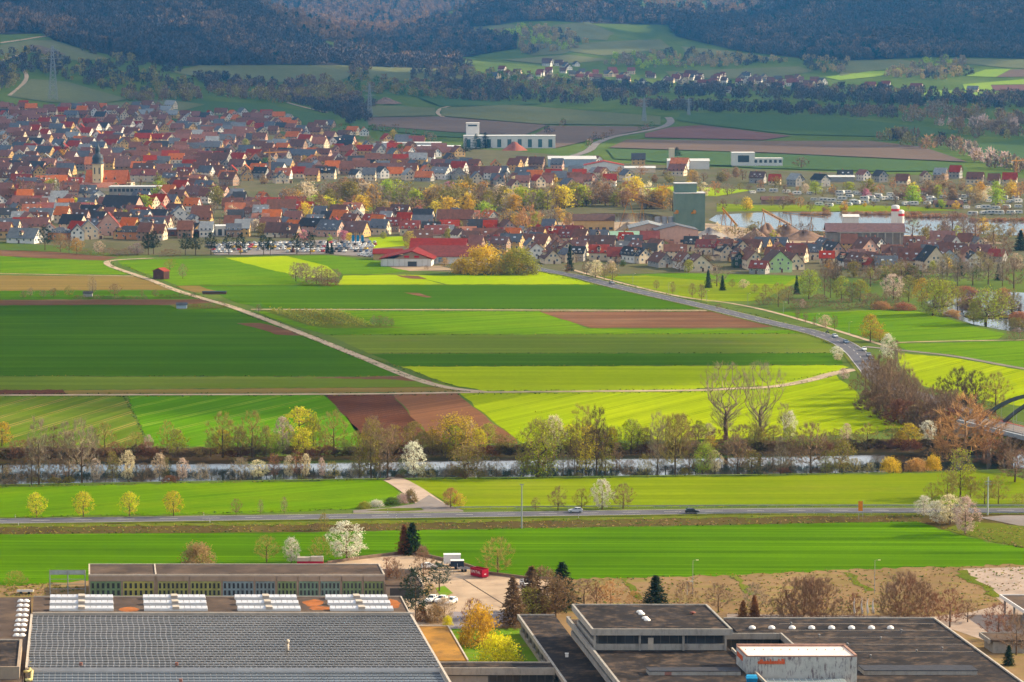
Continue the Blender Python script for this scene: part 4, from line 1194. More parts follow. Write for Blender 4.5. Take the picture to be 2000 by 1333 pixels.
HOUSE_MESH = {}
def house_mesh(w, l, wh, rh, hip=False, small=False):
    """gable house, ridge along local Y (length l), gable width w. Local origin at base centre."""
    key = (round(w), round(l), round(wh, 1), round(rh, 1), hip, small)
    if key in HOUSE_MESH: return HOUSE_MESH[key]
    w, l = key[0], key[1]
    hw, hl = w / 2, l / 2
    wl = MB()
    wl.quad((-hw, -hl, -0.8), (hw, -hl, -0.8), (hw, -hl, wh), (-hw, -hl, wh))
    wl.quad((hw, hl, -0.8), (-hw, hl, -0.8), (-hw, hl, wh), (hw, hl, wh))
    wl.quad((hw, -hl, -0.8), (hw, hl, -0.8), (hw, hl, wh), (hw, -hl, wh))
    wl.quad((-hw, hl, -0.8), (-hw, -hl, -0.8), (-hw, -hl, wh), (-hw, hl, wh))
    if not hip:
        wl.poly([(-hw, -hl, wh), (hw, -hl, wh), (0, -hl, wh + rh)])
        wl.poly([(hw, hl, wh), (-hw, hl, wh), (0, hl, wh + rh)])
    wins = []
    # (x, y, z, facing) window spots
    rowsz = [1.5] if wh < 4.2 else [1.5, 4.3]
    for z in rowsz:
        nx = 3 if w > 9 else 2
        for i in range(nx):
            x = -hw + w * (i + 0.5) / nx
            wins.append((x, -hl, z, 0)); wins.append((x, hl, z, 2))
        ny = 4 if l > 12 else 3
        for i in range(ny):
            y = -hl + l * (i + 0.5) / ny
            wins.append((hw, y, z, 1)); wins.append((-hw, y, z, 3))
    if not hip and rh > 3.2:
        for x in ((-1.2, 1.2) if w > 8 else (0,)):
            wins.append((x, -hl, wh + 0.7, 0)); wins.append((x, hl, wh + 0.7, 2))
    if small:
        for x, y, z, f in wins:
            e = 0.05
            if f in (0, 2):
                yy = y + (-e if f == 0 else e); s = 1 if f == 0 else -1
                wl.quad((x - .55 * s, yy, z), (x + .55 * s, yy, z), (x + .55 * s, yy, z + 1.3), (x - .55 * s, yy, z + 1.3), 1)
            else:
                xx = x + (e if f == 1 else -e); s = 1 if f == 1 else -1
                wl.quad((xx, y - .55 * s, z), (xx, y + .55 * s, z), (xx, y + .55 * s, z + 1.3), (xx, y - .55 * s, z + 1.3), 1)
    rf = MB()
    ov, t = 0.5, 0.22
    k = rh / hw
    if hip:
        a = [(-hw - ov, -hl - ov, wh - ov * k * .5), (hw + ov, -hl - ov, wh - ov * k * .5), (hw + ov, hl + ov, wh - ov * k * .5), (-hw - ov, hl + ov, wh - ov * k * .5)]
        in_ = min(hw, hl) * 0.9
        r1, r2 = (0, -hl + in_, wh + rh), (0, hl - in_, wh + rh)
        rf.poly([a[0], a[1], r1]); rf.poly([a[2], a[3], r2]); rf.poly([a[1], a[2], r2, r1]); rf.poly([a[3], a[0], r1, r2]); rf.poly(a[::-1])
    else:
        for s in (-1, 1):
            e0 = (s * (hw + ov), wh - ov * k); top = (0, wh + rh)
            p = [(e0[0], -hl - ov, e0[1]), (e0[0], hl + ov, e0[1]), (0, hl + ov, top[1]), (0, -hl - ov, top[1])]
            q = [(x, y, z + t) for x, y, z in p]
            rf.hexa((p[::-1] + q[::-1]) if s > 0 else (p + q))
    ch = MB(); ch.box(hw * 0.28 - .35, hw * 0.28 + .35, hl * 0.3 - .35, hl * 0.3 + .35, wh + rh * 0.45, wh + rh + 1.0); ch.box(hw * 0.28 - .42, hw * 0.28 + .42, hl * 0.3 - .42, hl * 0.3 + .42, wh + rh + 1.0, wh + rh + 1.14)
    def me(mb, nm, mats):
        m = bpy.data.meshes.new(nm)
        m.from_pydata(mb.v, [], mb.f)
        for x in mats: m.materials.append(x)
        m.polygons.foreach_set('material_index', mb.mi)
        m.update()
        return m
    HOUSE_MESH[key] = (me(wl, 'wall', [WALL['w'], M_GLASS]), me(rf, 'roof', [ROOF['r']]), me(ch, 'chimney', [M_CHIM]), wins, (hw, hl, wh, rh))
    return HOUSE_MESH[key]

_wm = MB(); _wm.box(-.62, .62, -.05, .02, 0, 1.42, 0); _wm.box(-.5, -.04, -.07, -.04, .12, 1.3, 1); _wm.box(.04, .5, -.07, -.04, .12, 1.3, 1)
WIN_ME = bpy.data.meshes.new('window'); WIN_ME.from_pydata(_wm.v, [], _wm.f); WIN_ME.materials.append(M_FRAME); WIN_ME.materials.append(M_GLASS); WIN_ME.polygons.foreach_set('material_index', _wm.mi)
_dm = MB(); _dm.box(-.55, .55, -.06, .02, -.3, 2.1, 0)
DOOR_ME = bpy.data.meshes.new('door'); DOOR_ME.from_pydata(_dm.v, [], _dm.f); DOOR_ME.materials.append(M_DOOR)
_sm = MB(); _sm.box(-.5, .5, -.7, .7, 0, .09, 0)
SKY_ME = bpy.data.meshes.new('skylight'); SKY_ME.from_pydata(_sm.v, [], _sm.f); SKY_ME.materials.append(plain('skylight_glass', (0.5, 0.55, 0.6), 0.1, 0.1, 1.0, spec=0.8))
_fm = MB()
_fm.box(-1.0, 1.0, -1.6, 1.4, 0, 1.5, 0); _fm.hexa([(-1.25, -1.9, 1.5), (0, -1.9, 2.5), (0, 2.6, 2.5), (-1.25, 1.6, 1.5), (-1.25, -1.9, 1.65), (0, -1.9, 2.65), (0, 2.6, 2.65), (-1.25, 1.6, 1.65)], 1)
_fm.hexa([(0, -1.9, 2.5), (1.25, -1.9, 1.5), (1.25, 1.6, 1.5), (0, 2.6, 2.5), (0, -1.9, 2.65), (1.25, -1.9, 1.65), (1.25, 1.6, 1.65), (0, 2.6, 2.65)], 1); _fm.box(-.5, .5, -1.66, -1.6, .35, 1.3, 2)
DORM_ME = bpy.data.meshes.new('dormer'); DORM_ME.from_pydata(_fm.v, [], _fm.f)
for _m in (WALL['c'], ROOF['b'], M_GLASS): DORM_ME.materials.append(_m)
DORM_ME.polygons.foreach_set('material_index', _fm.mi)

_am = MB(); _am.hexa([(-1.6, -2.6, -.8), (1.6, -2.6, -.8), (1.6, 2.6, -.8), (-1.6, 2.6, -.8), (-1.6, -2.6, 3.0), (1.6, -2.6, 2.3), (1.6, 2.6, 2.3), (-1.6, 2.6, 3.0)], 0)
_am.hexa([(-1.6, -2.9, 3.003), (1.9, -2.9, 2.24), (1.9, 2.9, 2.24), (-1.6, 2.9, 3.003), (-1.6, -2.9, 3.18), (1.9, -2.9, 2.42), (1.9, 2.9, 2.42), (-1.6, 2.9, 3.18)], 1); _am.box(-.9, .9, -2.64, -2.6, 0, 2.0, 2)
ANNEX_ME = bpy.data.meshes.new('annex'); ANNEX_ME.from_pydata(_am.v, [], _am.f)
for _m in (WALL['c'], ROOF['b'], M_DOOR): ANNEX_ME.materials.append(_m)
ANNEX_ME.polygons.foreach_set('material_index', _am.mi)
def child(name, me, parent, loc=(0, 0, 0), rz=0.0, mat=None, rot=None):
    o = bpy.data.objects.new(name, me)
    COL.objects.link(o)
    o.parent = parent
    o.location = loc
    o.rotation_euler = rot if rot else (0, 0, rz)
    if mat is not None:
        o.material_slots[0].link = 'OBJECT'; o.material_slots[0].material = mat
    return o

def street_yaw(x, y, typ):
    b = 13 * math.sin(x / 75.0 + y / 31.0)
    return (18 if typ == 'g' else -14) + b + R.uniform(-4, 4)
NHOUSE = 0
HPOS = []
def house(px, py, wpx, typ, roof, wall, place, yaw=None, wh=None, near=False, z=None):
    """typ g: gable end to the viewer; e: eave side; h: hipped. wpx is the width seen."""
    global NHOUSE
    HPOS.append((px, 0, 0, 0, py))
    p = gp(px, py)
    s = pxm(p)
    W = wpx / s
    hip = typ == 'h'
    if typ == 'g':
        w, l = max(6.5, min(W, 16)), R.choice((11, 12, 14))
        rz = 0.0
    else:
        l = max(8, min(W, 60)); w = min(11, max(8, l * 0.75)) if l < 26 else 14
        rz = math.pi / 2
    rz += math.radians(street_yaw(px, py, typ) if yaw is None else yaw)
    rh = w * R.choice((0.42, 0.5, 0.56)) if not hip else w * 0.3
    wh = wh or R.choice((3.4, 4.6, 5.6))
    wh = round(wh * 5) / 5; rh = round(rh * 2) / 2
    wm, rm, cm, wins, (hw, hl, wh_, rh_) = house_mesh(w, l, wh, rh, hip, not near)
    e = empty('house', p, rz)
    child('wall', wm, e, mat=WALL[wall])
    child('roof', rm, e, mat=ROOF[roof])
    if not hip or near:
        child('chimney', cm, e)
    if R.random() < 0.28:
        side = R.choice((-1, 1))
        child('annex', ANNEX_ME, e, (side * (hw + 1.6), R.uniform(-hl * .4, hl * .4), 0), 0 if side > 0 else math.pi, mat=WALL[wall])
    if near:
        # only the sides that can face the viewer
        for x, y, zz, f in wins:
            a = rz + (0, math.pi / 2, math.pi, -math.pi / 2)[f]
            nrm = (math.sin(a), -math.cos(a))
            if nrm[0] * -p[0] + nrm[1] * -p[1] < 0.15 * p[1]:
                continue
            child('window', WIN_ME, e, (x, y, zz), (0, math.pi / 2, math.pi, -math.pi / 2)[f])
        f = 0 if typ == 'g' else (3 if abs(math.sin(rz)) > .5 else 0)
        child('door', DOOR_ME, e, (hw * 0.15 if f == 0 else -hw - .01, -hl - .01 if f == 0 else hl * 0.12, 0), 0 if f == 0 else -math.pi / 2)
        ang = math.atan2(rh_, hw)
        if R.random() < 0.6 and not hip:
            for yy in ((-hl * .4, hl * .35) if R.random() < .6 else (0.0,)):
                child('skylight', SKY_ME, e, (-hw * .5, yy, wh_ + rh_ * .5 + .24), 0, rot=(0, -ang, 0))
        if R.random() < 0.3 and not hip and hl > 5:
            child('dormer', DORM_ME, e, (-hw * .62, 0, wh_ + rh_ * .30), -math.pi / 2)
    tag(e, None, 'house', 'houses ' + place)
    shape = {'g': 'gabled house', 'e': 'house', 'h': 'hipped house'}[typ]
    PENDING.append((px, e, f'{WWORD[wall]} {RWORD[roof]}-roofed {shape}', place))
    NHOUSE += 1
    return e

def table(txt, ox, oy, sc, place, near):
    for rec in txt.split(';'):
        t = rec.split()
        if not t: continue
        x, y, w = float(t[0]) / sc + ox, float(t[1]) / sc + oy, float(t[2]) / sc
        house(x, y, w, t[3], t[4], t[5], place, near=near, wh=float(t[6]) if len(t) > 6 else None)
# front rows, read off the photograph in enlarged crops
table('''1165 1135 110 g d c 4.6;1095 1130 95 g d w;1320 1165 120 g b g;1610 1195 185 g b c;1500 1180 110 g b w;1465 1108 110 e b c;1235 1108 90 e d w;1365 1062 110 e b c;1670 1068 130 e r c;1760 1070 70 g r w;1830 1058 110 e b w;1945 1062 120 g d c;
1930 1168 95 g d x;1815 1112 100 g d c;585 1092 120 g b c;490 1082 125 g b t;345 1098 180 g b w;460 1138 130 g b c 3.4;160 1035 170 e s y;300 988 115 g b w;50 1020 100 g r w;70 1052 130 e p t;420 1010 115 g b t;670 1118 125 e d g;840 1112 145 e r c;980 1122 135 e r c;
870 1062 190 e b c;840 1002 145 e s w;700 1002 100 e b c;590 990 110 e r c;1050 1002 70 e r c;1235 1020 150 e r c;1110 1022 135 e s c;1560 1042 110 e d c;1700 1010 90 e b w;1010 1060 130 e s c;1290 1070 90 g b c;1405 1115 80 e b c;760 1060 110 e b t;690 1050 100 g b c''', 960, 230, 4.0, 'in front row left of light-green house', True)
table('''240 1022 185 g b n 5.6;120 1035 120 e r g 3.4;345 1002 125 g b c;70 1000 120 g b c;640 912 115 g d k;740 982 95 g d w;820 1002 135 g b t;870 922 145 g b k;890 1008 70 g r t 3.4;1060 922 150 e b c;1020 1012 160 e s c;1200 992 180 e b c;1340 1008 175 g d c;1450 988 145 g b u;1220 882 140 e b t;1310 914 110 e b c;
1420 872 170 e p c;1530 922 125 e b c;1640 992 95 g d w;1690 934 145 e p t;1810 948 115 e r g 3.4;370 912 115 e r c;470 902 95 e b c;255 872 135 e s w;70 882 135 e b c;600 962 95 e r c;960 975 90 g b c;1120 960 110 e b t;1580 870 90 e b c''', 1450, 250, 3.636, 'in front row below the gravel works', True)
table('''195 1138 240 e g w;480 1112 170 h s o;690 1107 150 g s c;850 1077 190 g r k 5.6;1020 1107 230 h d o;1205 1072 170 e s c;575 1052 180 e d c;960 1002 150 e b c;1100 1002 165 e s w;720 952 190 e d c;960 912 300 e d k;70 952 150 e d c;40 1037 110 e s c;1400 972 150 g s w;1260 932 105 g r c;1370 932 125 e b c;1840 942 150 e o t;
1940 905 120 e b c;1820 880 150 e b t;1700 800 170 e b k 5.6;1850 800 120 e g w;550 780 150 e b k;680 780 150 e s c;760 790 80 g s w;240 920 150 e b c;280 800 130 e b c;170 700 160 e r t;300 720 100 g b c;640 690 110 g b u;1130 660 200 e r c;1450 650 130 e r t 5.6;1330 680 110 e s y;1500 690 150 e o y;1600 760 150 e s t;1790 690 130 e b t;150 980 110 e g w 3.4;330 960 190 e s g 3.4''', 0, 190, 4.0, 'in the lower left town', True)
table('''265 1092 200 e b c;545 1072 240 e d k;670 1087 190 e s k;845 1087 220 e p y;1160 1052 115 e r t;1285 1077 150 e r c;1490 1102 180 e r c;1640 1012 270 e b t 5.6;440 932 170 e r g;390 882 160 e r t;195 892 145 e r t;280 932 220 e b g;575 942 110 e s c;1000 1002 150 e r c;730 952 125 e b c;840 922 150 e o c;1910 1052 115 e b w;1880 1142 200 e b t;1760 1150 130 e b t;1950 1120 110 e r w;
50 920 130 e b c;120 960 120 e g o;40 1040 80 e g w;1210 970 150 e b c;1100 1000 100 e g w''', 480, 190, 4.0, 'behind the full car park', True)

# town body: rows of roofs with gaps, gardens between
def scatter_houses():
    out = []
    y = 214.0
    while y < 398:
        rowgap = 7.4 + (y - 214) * 0.010
        xr = 640 if y < 262 else 700 if y < 280 else 880 if y < 330 else 960
        xr = {0: 330}.get(0 if y < 224 else 1, xr)
        if 224 <= y < 250: xr = 520 + (y - 224) * 3
        x = -12 + R.uniform(0, 18)
        while x < xr:
            s = 1.5 + (y - 214) / 184 * 1.15
            w = R.uniform(10, 16.5) * s
            ok = True
            if 395 < x < 800 and 366 < y: ok = False
            if 560 < x and y > 352: ok = False
            if 135 < x < 262 and 340 < y < 400: ok = False
            if 220 < x < 330 and 362 < y < 384: ok = False
            if x > 800 and y < 296: ok = False
            if ok and R.random() < 0.90:
                out.append((x + w / 2, y + R.uniform(-4, 4), w))
            x += w * R.uniform(0.72, 1.05) + R.uniform(0, 3)
        y += rowgap
    # right-hand quarter behind the wooded stream
    y = 322.0
    while y < 372:
        x = (900 if y > 330 else 1000) + R.uniform(0, 25)
        while x < 1330:
            w = R.uniform(10, 16) * 2.25
            if R.random() < 0.62 and not (y > 352 and x > 1180):
                out.append((x + w / 2, y + R.uniform(-3, 3), w))
            x += w * R.uniform(1.0, 1.5) + R.uniform(2, 14)
        y += 10
    x = 1480.0
    while x < 1990:
        w = R.uniform(10, 15) * 2.2
        out.append((x, 360 + R.uniform(-8, 6) - (4 if x > 1700 else 0), w))
        x += w * R.uniform(1.1, 1.9)
    return out
SC = scatter_houses()
TAKEN = [(r[0], r[4]) for r in HPOS]
def filler(n, x0, x1, y0, y1, s):
    k = 0
    for _ in range(n * 12):
        x, y = R.uniform(x0, x1), R.uniform(y0, y1)
        if any(abs(x - a) < 17 and abs(y - b) < 7 for a, b in TAKEN): continue
        if 395 < x < 800 and 466 < y: continue
        if 1150 < x < 1420 and y < 500: continue
        if 140 < x < 265 and y < 404: continue
        TAKEN.append((x, y)); SC.append((x, y, R.uniform(8, 13) * s)); k += 1
        if k >= n: break
filler(85, -5, 570, 396, 470, 2.9); filler(30, 560, 960, 432, 478, 3.0); filler(16, 900, 1130, 458, 500, 3.0); filler(22, 1050, 1930, 490, 516, 3.0); filler(14, 960, 1240, 350, 372, 2.4)
SC.sort(key=lambda t: -t[1])
def pick(seq):
    return R.choice(seq)
KEEP = 292 - NHOUSE
far_mb = {}
def zone(x, y):
    yz = 'at the upper edge' if y < 248 else 'in the upper streets' if y < 285 else 'in the middle streets' if y < 330 else 'in the lower streets'
    xz = 'left of the church' if x < 170 else 'above the church' if x < 330 else 'right of the church' if x < 560 else 'beside the wooded stream' if x < 900 else 'behind the green silo' if x < 1400 else 'by the caravan park'
    return f'{yz} {xz}'
REST = []
sel = set(range(len(SC)))
order = sorted(range(len(SC)), key=lambda i: -SC[i][2] * (0.7 + 0.6 * R.random()))
chosen = set(order[:max(0, KEEP)])
for i, (x, y, w) in enumerate(SC):
    typ = 'g' if R.random() < 0.36 else 'e'
    if typ == 'g': w *= 0.72
    roof = pick('rrobbbbbppppssdg' if x < 420 else 'rroobbbbppddssg') if y < 480 else pick('rbbbbppdss')
    wall = pick('wwcccyyktgt')
    if i in chosen:
        house(x, y, w, typ, roof, wall, zone(x, y), near=y > 345)
    else:
        REST.append((x, y, w, typ, roof, wall))
def house_mass(recs, name, label):
    by = {}
    keys = []
    for x, y, w, typ, roof, wall in recs:
        p = gp(x, y); s = pxm(p)
        W = w / s
        if typ == 'g': gw, l, rz = max(5, W), 12, 0
        else: gw, l, rz = 9.5, max(8, W), math.pi / 2
        rz += math.radians(street_yaw(x, y, typ))
        wm, rm, cm, *_ = house_mesh(round(gw), round(l), R.choice((3.4, 4.6, 5.6)), round(gw * .5 * 2) / 2, False, True)
        M = Matrix.Translation(Vector(p)) @ Matrix.Rotation(rz, 4, 'Z')
        for me, mats in ((wm, (WALL[wall], M_GLASS)), (rm, (ROOF[roof],))):
            vs = [M @ v.co for v in me.vertices]
            for f in me.polygons:
                by.setdefault(mats[f.material_index].name, MB()).poly([tuple(vs[k]) for k in f.vertices])
    V, Fs, MI, ms = [], [], [], []
    for k, (mn, mb) in enumerate(by.items()):
        o = len(V); V += mb.v; Fs += [tuple(i + o for i in f) for f in mb.f]; MI += [k] * len(mb.f); ms.append(bpy.data.materials[mn])
    o = link_mesh(name, V, Fs, ms, None, False, MI)
    tag(o, label, None, None, 'stuff')
if REST:
    house_mass(REST, 'town_roofs', 'dense far rooftops of the town')
# far village under the hills
VIL = []
for _ in range(105):
    t = R.random()
    x = 960 + 640 * t + R.uniform(-10, 10)
    yc = 148 + 20 * t - (10 if 1040 < x < 1130 else 0)
    VIL.append((x, yc + R.uniform(-16, 10) * (1 - 0.5 * t), R.uniform(10, 17), 'g' if R.random() < .4 else 'e', pick('rrrpbbs'), pick('wwwccg')))
for x, y in ((1420, 182), (1395, 172), (1520, 172), (1560, 176), (1578, 175), (1700, 171), (1730, 172), (1790, 177), (1900, 181), (1375, 168)):
    VIL.append((x, y, R.uniform(14, 26), 'e', pick('rrgp'), pick('wc')))
house_mass(VIL, 'village_roofs', 'far village of red roofs and white walls under the hills')
# ================================================================ LANDMARKS OF THE TOWN
def thing(name, p, label, cat, rz=0.0, group=None):
    e = empty(name, p, rz)
    tag(e, label, cat, group)
    return e
def bx(parent, name, mat, *boxes):
    mb = MB()
    for b in boxes: mb.box(*b)
    return mb.build(name, mat, parent)
def gable_roof(parent, name, mat, x0, x1, y0, y1, z, rh, axis='x', ov=0.6, t=0.25):
    """ridge along axis"""
    mb = MB()
    if axis == 'x':
        c = (y0 + y1) / 2; k = rh / (c - y0)
        for s, e in ((-1, y0 - ov), (1, y1 + ov)):
            p = [(x0 - ov, e, z - ov * k), (x1 + ov, e, z - ov * k), (x1 + ov, c, z + rh), (x0 - ov, c, z + rh)]
            if s > 0: p = p[::-1]
            mb.hexa(p + [(a, b, q + t) for a, b, q in p])
    else:
        c = (x0 + x1) / 2; k = rh / (c - x0)
        for s, e in ((-1, x0 - ov), (1, x1 + ov)):
            p = [(e, y1 + ov, z - ov * k), (e, y0 - ov, z - ov * k), (c, y0 - ov, z + rh), (c, y1 + ov, z + rh)]
            if s > 0: p = p[::-1]
            mb.hexa(p + [(a, b, q + t) for a, b, q in p])
    return mb.build(name, mat, parent)
def gable_walls(parent, mat, x0, x1, y0, y1, z, rh, axis='x', name='wall'):
    mb = MB()
    mb.box(x0, x1, y0, y1, -0.8, z)
    if axis == 'x':
        c = (y0 + y1) / 2
        for x in (x0 + .002, x1 - .002): mb.poly([(x, y0, z), (x, y1, z), (x, c, z + rh)])
    else:
        c = (x0 + x1) / 2
        for y in (y0 + .002, y1 - .002): mb.poly([(x0, y, z), (x1, y, z), (c, y, z + rh)])
    return mb.build(name, mat, parent)
def window_row(parent, mat, xs, y, z0, z1, w, name='window', axis='x', depth=0.12):
    for x in xs:
        mb = MB()
        if axis == 'x': mb.box(x - w / 2, x + w / 2, y - depth, y + 0.02, z0, z1)
        else: mb.box(y - 0.02, y + depth, x - w / 2, x + w / 2, z0, z1)
        mb.build(name, mat, parent)

M_WHITE = plain('white_render', (0.66, 0.63, 0.59), 0.7, 0.06, 0.4, stain=((0.55, 0.5, 0.45), 0.4, 0.3))
M_GREEN = plain('green_cladding', (0.15, 0.215, 0.165), 0.6, 0.1, 0.2, stain=((0.10, 0.15, 0.115), 0.25, 0.5))
M_PALER = plain('pale_roof_sheet', (0.56, 0.55, 0.52), 0.5, 0.08, 0.3)
M_STEEL = plain('steel_grey', (0.30, 0.31, 0.33), 0.5, 0.15, 0.8, metal=0.3)
M_YELLOW = plain('machine_yellow', (0.46, 0.21, 0.03), 0.6, 0.2, 0.8)
M_GRAVEL = plain('gravel', (0.21, 0.13, 0.09), 0.95, 0.3, 0.4)
M_SAND = plain('sand', (0.36, 0.26, 0.17), 0.95, 0.25, 0.1, stain=((0.17, 0.13, 0.08), 0.05, 0.8))
M_REDROOF = roof_mat('red_sheet_roof', (0.18, 0.03, 0.026))
M_ORROOF = roof_mat('orange_tile', (0.50, 0.15, 0.07))
M_PINKW = WALL['k']

# lakes
M_LAKE = water_mat('lake_water', (0.02, 0.03, 0.03), 0.08)
patch('sand_ground', [(1060, 438), (1150, 428), (1320, 432), (1420, 440), (1500, 452), (1620, 462), (1780, 458), (1900, 462), (1960, 476), (1800, 482), (1560, 480), (1300, 478), (1120, 470), (1040, 455)], M_SAND, 0.06)
patch('lake', [(1385, 430), (1400, 420), (1480, 416), (1600, 415), (1750, 416), (1850, 421), (1930, 430), (2060, 438), (2060, 460), (1960, 460), (1880, 456), (1840, 461), (1770, 460), (1700, 458), (1560, 450), (1470, 447), (1410, 440)], M_LAKE, 0.10)
patch('lake', [(1120, 421), (1160, 417), (1260, 417), (1310, 424), (1300, 434), (1200, 434), (1130, 432)], M_LAKE, 0.10)
patch('lake', [(1805, 592), (1850, 575), (1900, 568), (2060, 575), (2060, 640), (1990, 650), (1950, 644), (1900, 634), (1850, 618)], M_LAKE, 0.10)
patch('reed_bank', [(1880, 618), (1960, 616), (2060, 622), (2060, 628), (1960, 622), (1900, 625)], GR['bank'], 0.3)
for q in ([(600, 388), (700, 400), (860, 402), (1000, 385), (990, 395), (860, 412), (700, 410)], [(1200, 372), (1330, 364), (1470, 372), (1400, 384), (1240, 380)], [(1400, 398), (1500, 402), (1620, 400), (1780, 404), (1880, 412), (1700, 414), (1480, 413), (1400, 414)], [(720, 465), (790, 462), (800, 480), (730, 486)]):
    patch('meadow', q, GR['yel'] if q[0][0] in (720, 1200) else GR['meadow'], 0.14)
patch('car_park', [(400, 478), (600, 470), (730, 466), (790, 478), (740, 486), (735, 503), (640, 497), (420, 499)], M_ASPH2, 0.12)
patch('forecourt', [(740, 515), (770, 520), (860, 520), (890, 528), (800, 530), (770, 525)], M_SAND, 0.14)

def P(px, py): return gp(px, py)
# --- church
p = P(200, 372); k = 1.0
e = thing('church', p, 'church with cream tower, dark onion dome and orange nave roof', 'church', math.radians(-6))
bx(e, 'nave_wall', WALL['c'], (-12, 24, -6, 8, -1, 6))
gable_roof(e, 'nave_roof', M_ORROOF, -12, 20, -6.5, 8.5, 6, 9.5)
bx(e, 'aisle_wall', WALL['c'], (-16, 16, -15, -6.2, -1, 3))
mb = MB(); mb.hexa([(-17, -15.6, 3), (17, -15.6, 3), (17, -6, 3), (-17, -6, 3), (-14, -8, 6.6), (13, -8, 6.6), (13, -6, 6.6), (-14, -6, 6.6)]); mb.build('aisle_roof', M_ORROOF, e)
tw = bx(e, 'tower', plain('church_cream', (0.78, 0.60, 0.34), 0.8, 0.06, 0.5), (-5.5, 1.5, -8.6, -2, 0, 21))
window_row(e, M_GLASS, (-3.8, -0.2), -8.6, 13, 18, 0.9, 'belfry_window')
window_row(e, M_GLASS, (-3.8, -0.2), -8.6, 8, 9.2, 0.8, 'tower_window')
mb = MB(); mb.lathe([(5.4, 21), (5.0, 21.6), (4.2, 23), (4.6, 25), (4.0, 27), (2.2, 28.6), (1.7, 30), (2.0, 31), (2.0, 33), (1.2, 34), (0.5, 36), (0.08, 40), (0.0, 41)], 10, 0, (-2, -5.3, 0)); mb.build('onion_dome', plain('slate_dome', (0.06, 0.07, 0.08), 0.4, 0.2, 0.8), e, smooth=True)
for x in (4, 11):
    mb = MB(); mb.poly([(x - 1.2, -4.6, 8.6), (x + 1.2, -4.6, 8.6), (x, -4.6, 10.4)]); mb.poly([(x - 1.2, -4.6, 8.6), (x, -4.6, 10.4), (x, -1.2, 12.2)]); mb.poly([(x, -4.6, 10.4), (x + 1.2, -4.6, 8.6), (x, -1.2, 12.2)]); mb.build('dormer', ROOF['b'], e)

# --- generic hall helper
def hall(name, px, py, W, D, wh, rh, wallm, roofm, label, cat='hall', axis='x', rz=0.0, wins=0, winm=None, flat=False, winz=(1.2, 2.8), fascia=None, winw=2.4):
    p = P(px, py)
    e = thing(name, p, label, cat, rz)
    if flat:
        bx(e, 'wall', wallm, (-W / 2, W / 2, 0, D, -0.8, wh))
        bx(e, 'roof', roofm, (-W / 2 - .3, W / 2 + .3, -.3, D + .3, wh + .003, wh + .45))
    else:
        gable_walls(e, wallm, -W / 2, W / 2, 0, D, wh, rh, axis)
        gable_roof(e, 'roof', roofm, -W / 2, W / 2, 0, D, wh, rh, axis)
    if wins:
        window_row(e, winm or M_GLASS, [-W / 2 + W * (i + .5) / wins for i in range(wins)], 0, winz[0], winz[1], min(winw, W / wins * .7))
    return e
hall('factory_hall', 124, 424, 38, 20, 5, 4, WALL['t'], ROOF['r'], 'long low hall with red sheet roof below the church')
hall('school_building', 270, 384, 44, 14, 7, 0, WALL['g'], M_PALER, 'flat grey school block with window bands below the church', flat=True, wins=14, winz=(3.5, 5.8))
hall('shop_hall', 436, 462, 24, 14, 6, 0, M_WHITE, M_PALER, 'white flat shop hall with glazed front above the dark pines', flat=True, wins=6, winz=(0.5, 4.5))
hall('brick_shop', 366, 462, 30, 12, 4, 0, plain('brick_dark', (0.18, 0.09, 0.07), 0.9), M_STEEL, 'low dark brick shop with flat grey roof', flat=True, wins=8)
# white factory with tower
e = hall('factory_block', 995, 290, 92, 24, 12, 0, M_WHITE, M_PALER, 'long white factory with tall dark window bays', flat=True, wins=9, winz=(1, 9), winw=4.0, winm=plain('factory_glass', (0.05, 0.12, 0.13), 0.2, 0.2, 0.5, spec=0.6))
e = hall('factory_tower', 923, 288, 13, 13, 24, 0, M_WHITE, M_WHITE, 'white square factory tower with dark sign band', 'tower', flat=True, wins=1, winz=(21, 22.6), winw=9)
hall('factory_hall', 800, 292, 62, 24, 6, 0, M_WHITE, M_PALER, 'flat white factory hall left of the white tower', flat=True, wins=10)
hall('factory_hall', 850, 299, 48, 20, 6, 0, WALL['w'], plain('white_roof', (0.75, 0.76, 0.78), 0.4), 'low white hall with dark glass front below the tower', flat=True, wins=8)
hall('warehouse', 1118, 327, 42, 30, 7, 2, WALL['u'], M_PALER, 'bluish grey warehouse with pale shallow roof', rz=0.02)
hall('warehouse', 1180, 335, 34, 20, 5, 3.5, WALL['w'], ROOF['r'], 'white warehouse with red roof beside the bluish warehouse', axis='y')
hall('warehouse', 1345, 331, 36, 22, 7, 1.6, M_WHITE, M_PALER, 'white warehouse with small roof turret')
bx(thing('stair_turret', P(1312, 318), 'small cream stair turret beside the white warehouse', 'tower'), 'wall', WALL['c'], (-2.5, 2.5, 0, 5, 0, 13))
hall('warehouse', 1250, 338, 26, 18, 4, 1.2, WALL['c'], M_PALER, 'low cream shed with white roof amid blossom')
e = hall('office_cube', 1452, 326, 20, 16, 12, 0, M_WHITE, M_WHITE, 'white cube office with large dark window', 'office', flat=True, wins=1, winz=(4, 10), winw=10)
hall('office_wing', 1500, 326, 26, 14, 7, 0, M_WHITE, M_PALER, 'low white office wing beside the white cube', 'office', flat=True, wins=6, winz=(3.5, 6))
hall('warehouse', 1640, 356, 24, 14, 4, 1, WALL['g'], M_PALER, 'grey shed with flat pale roof above the caravans')

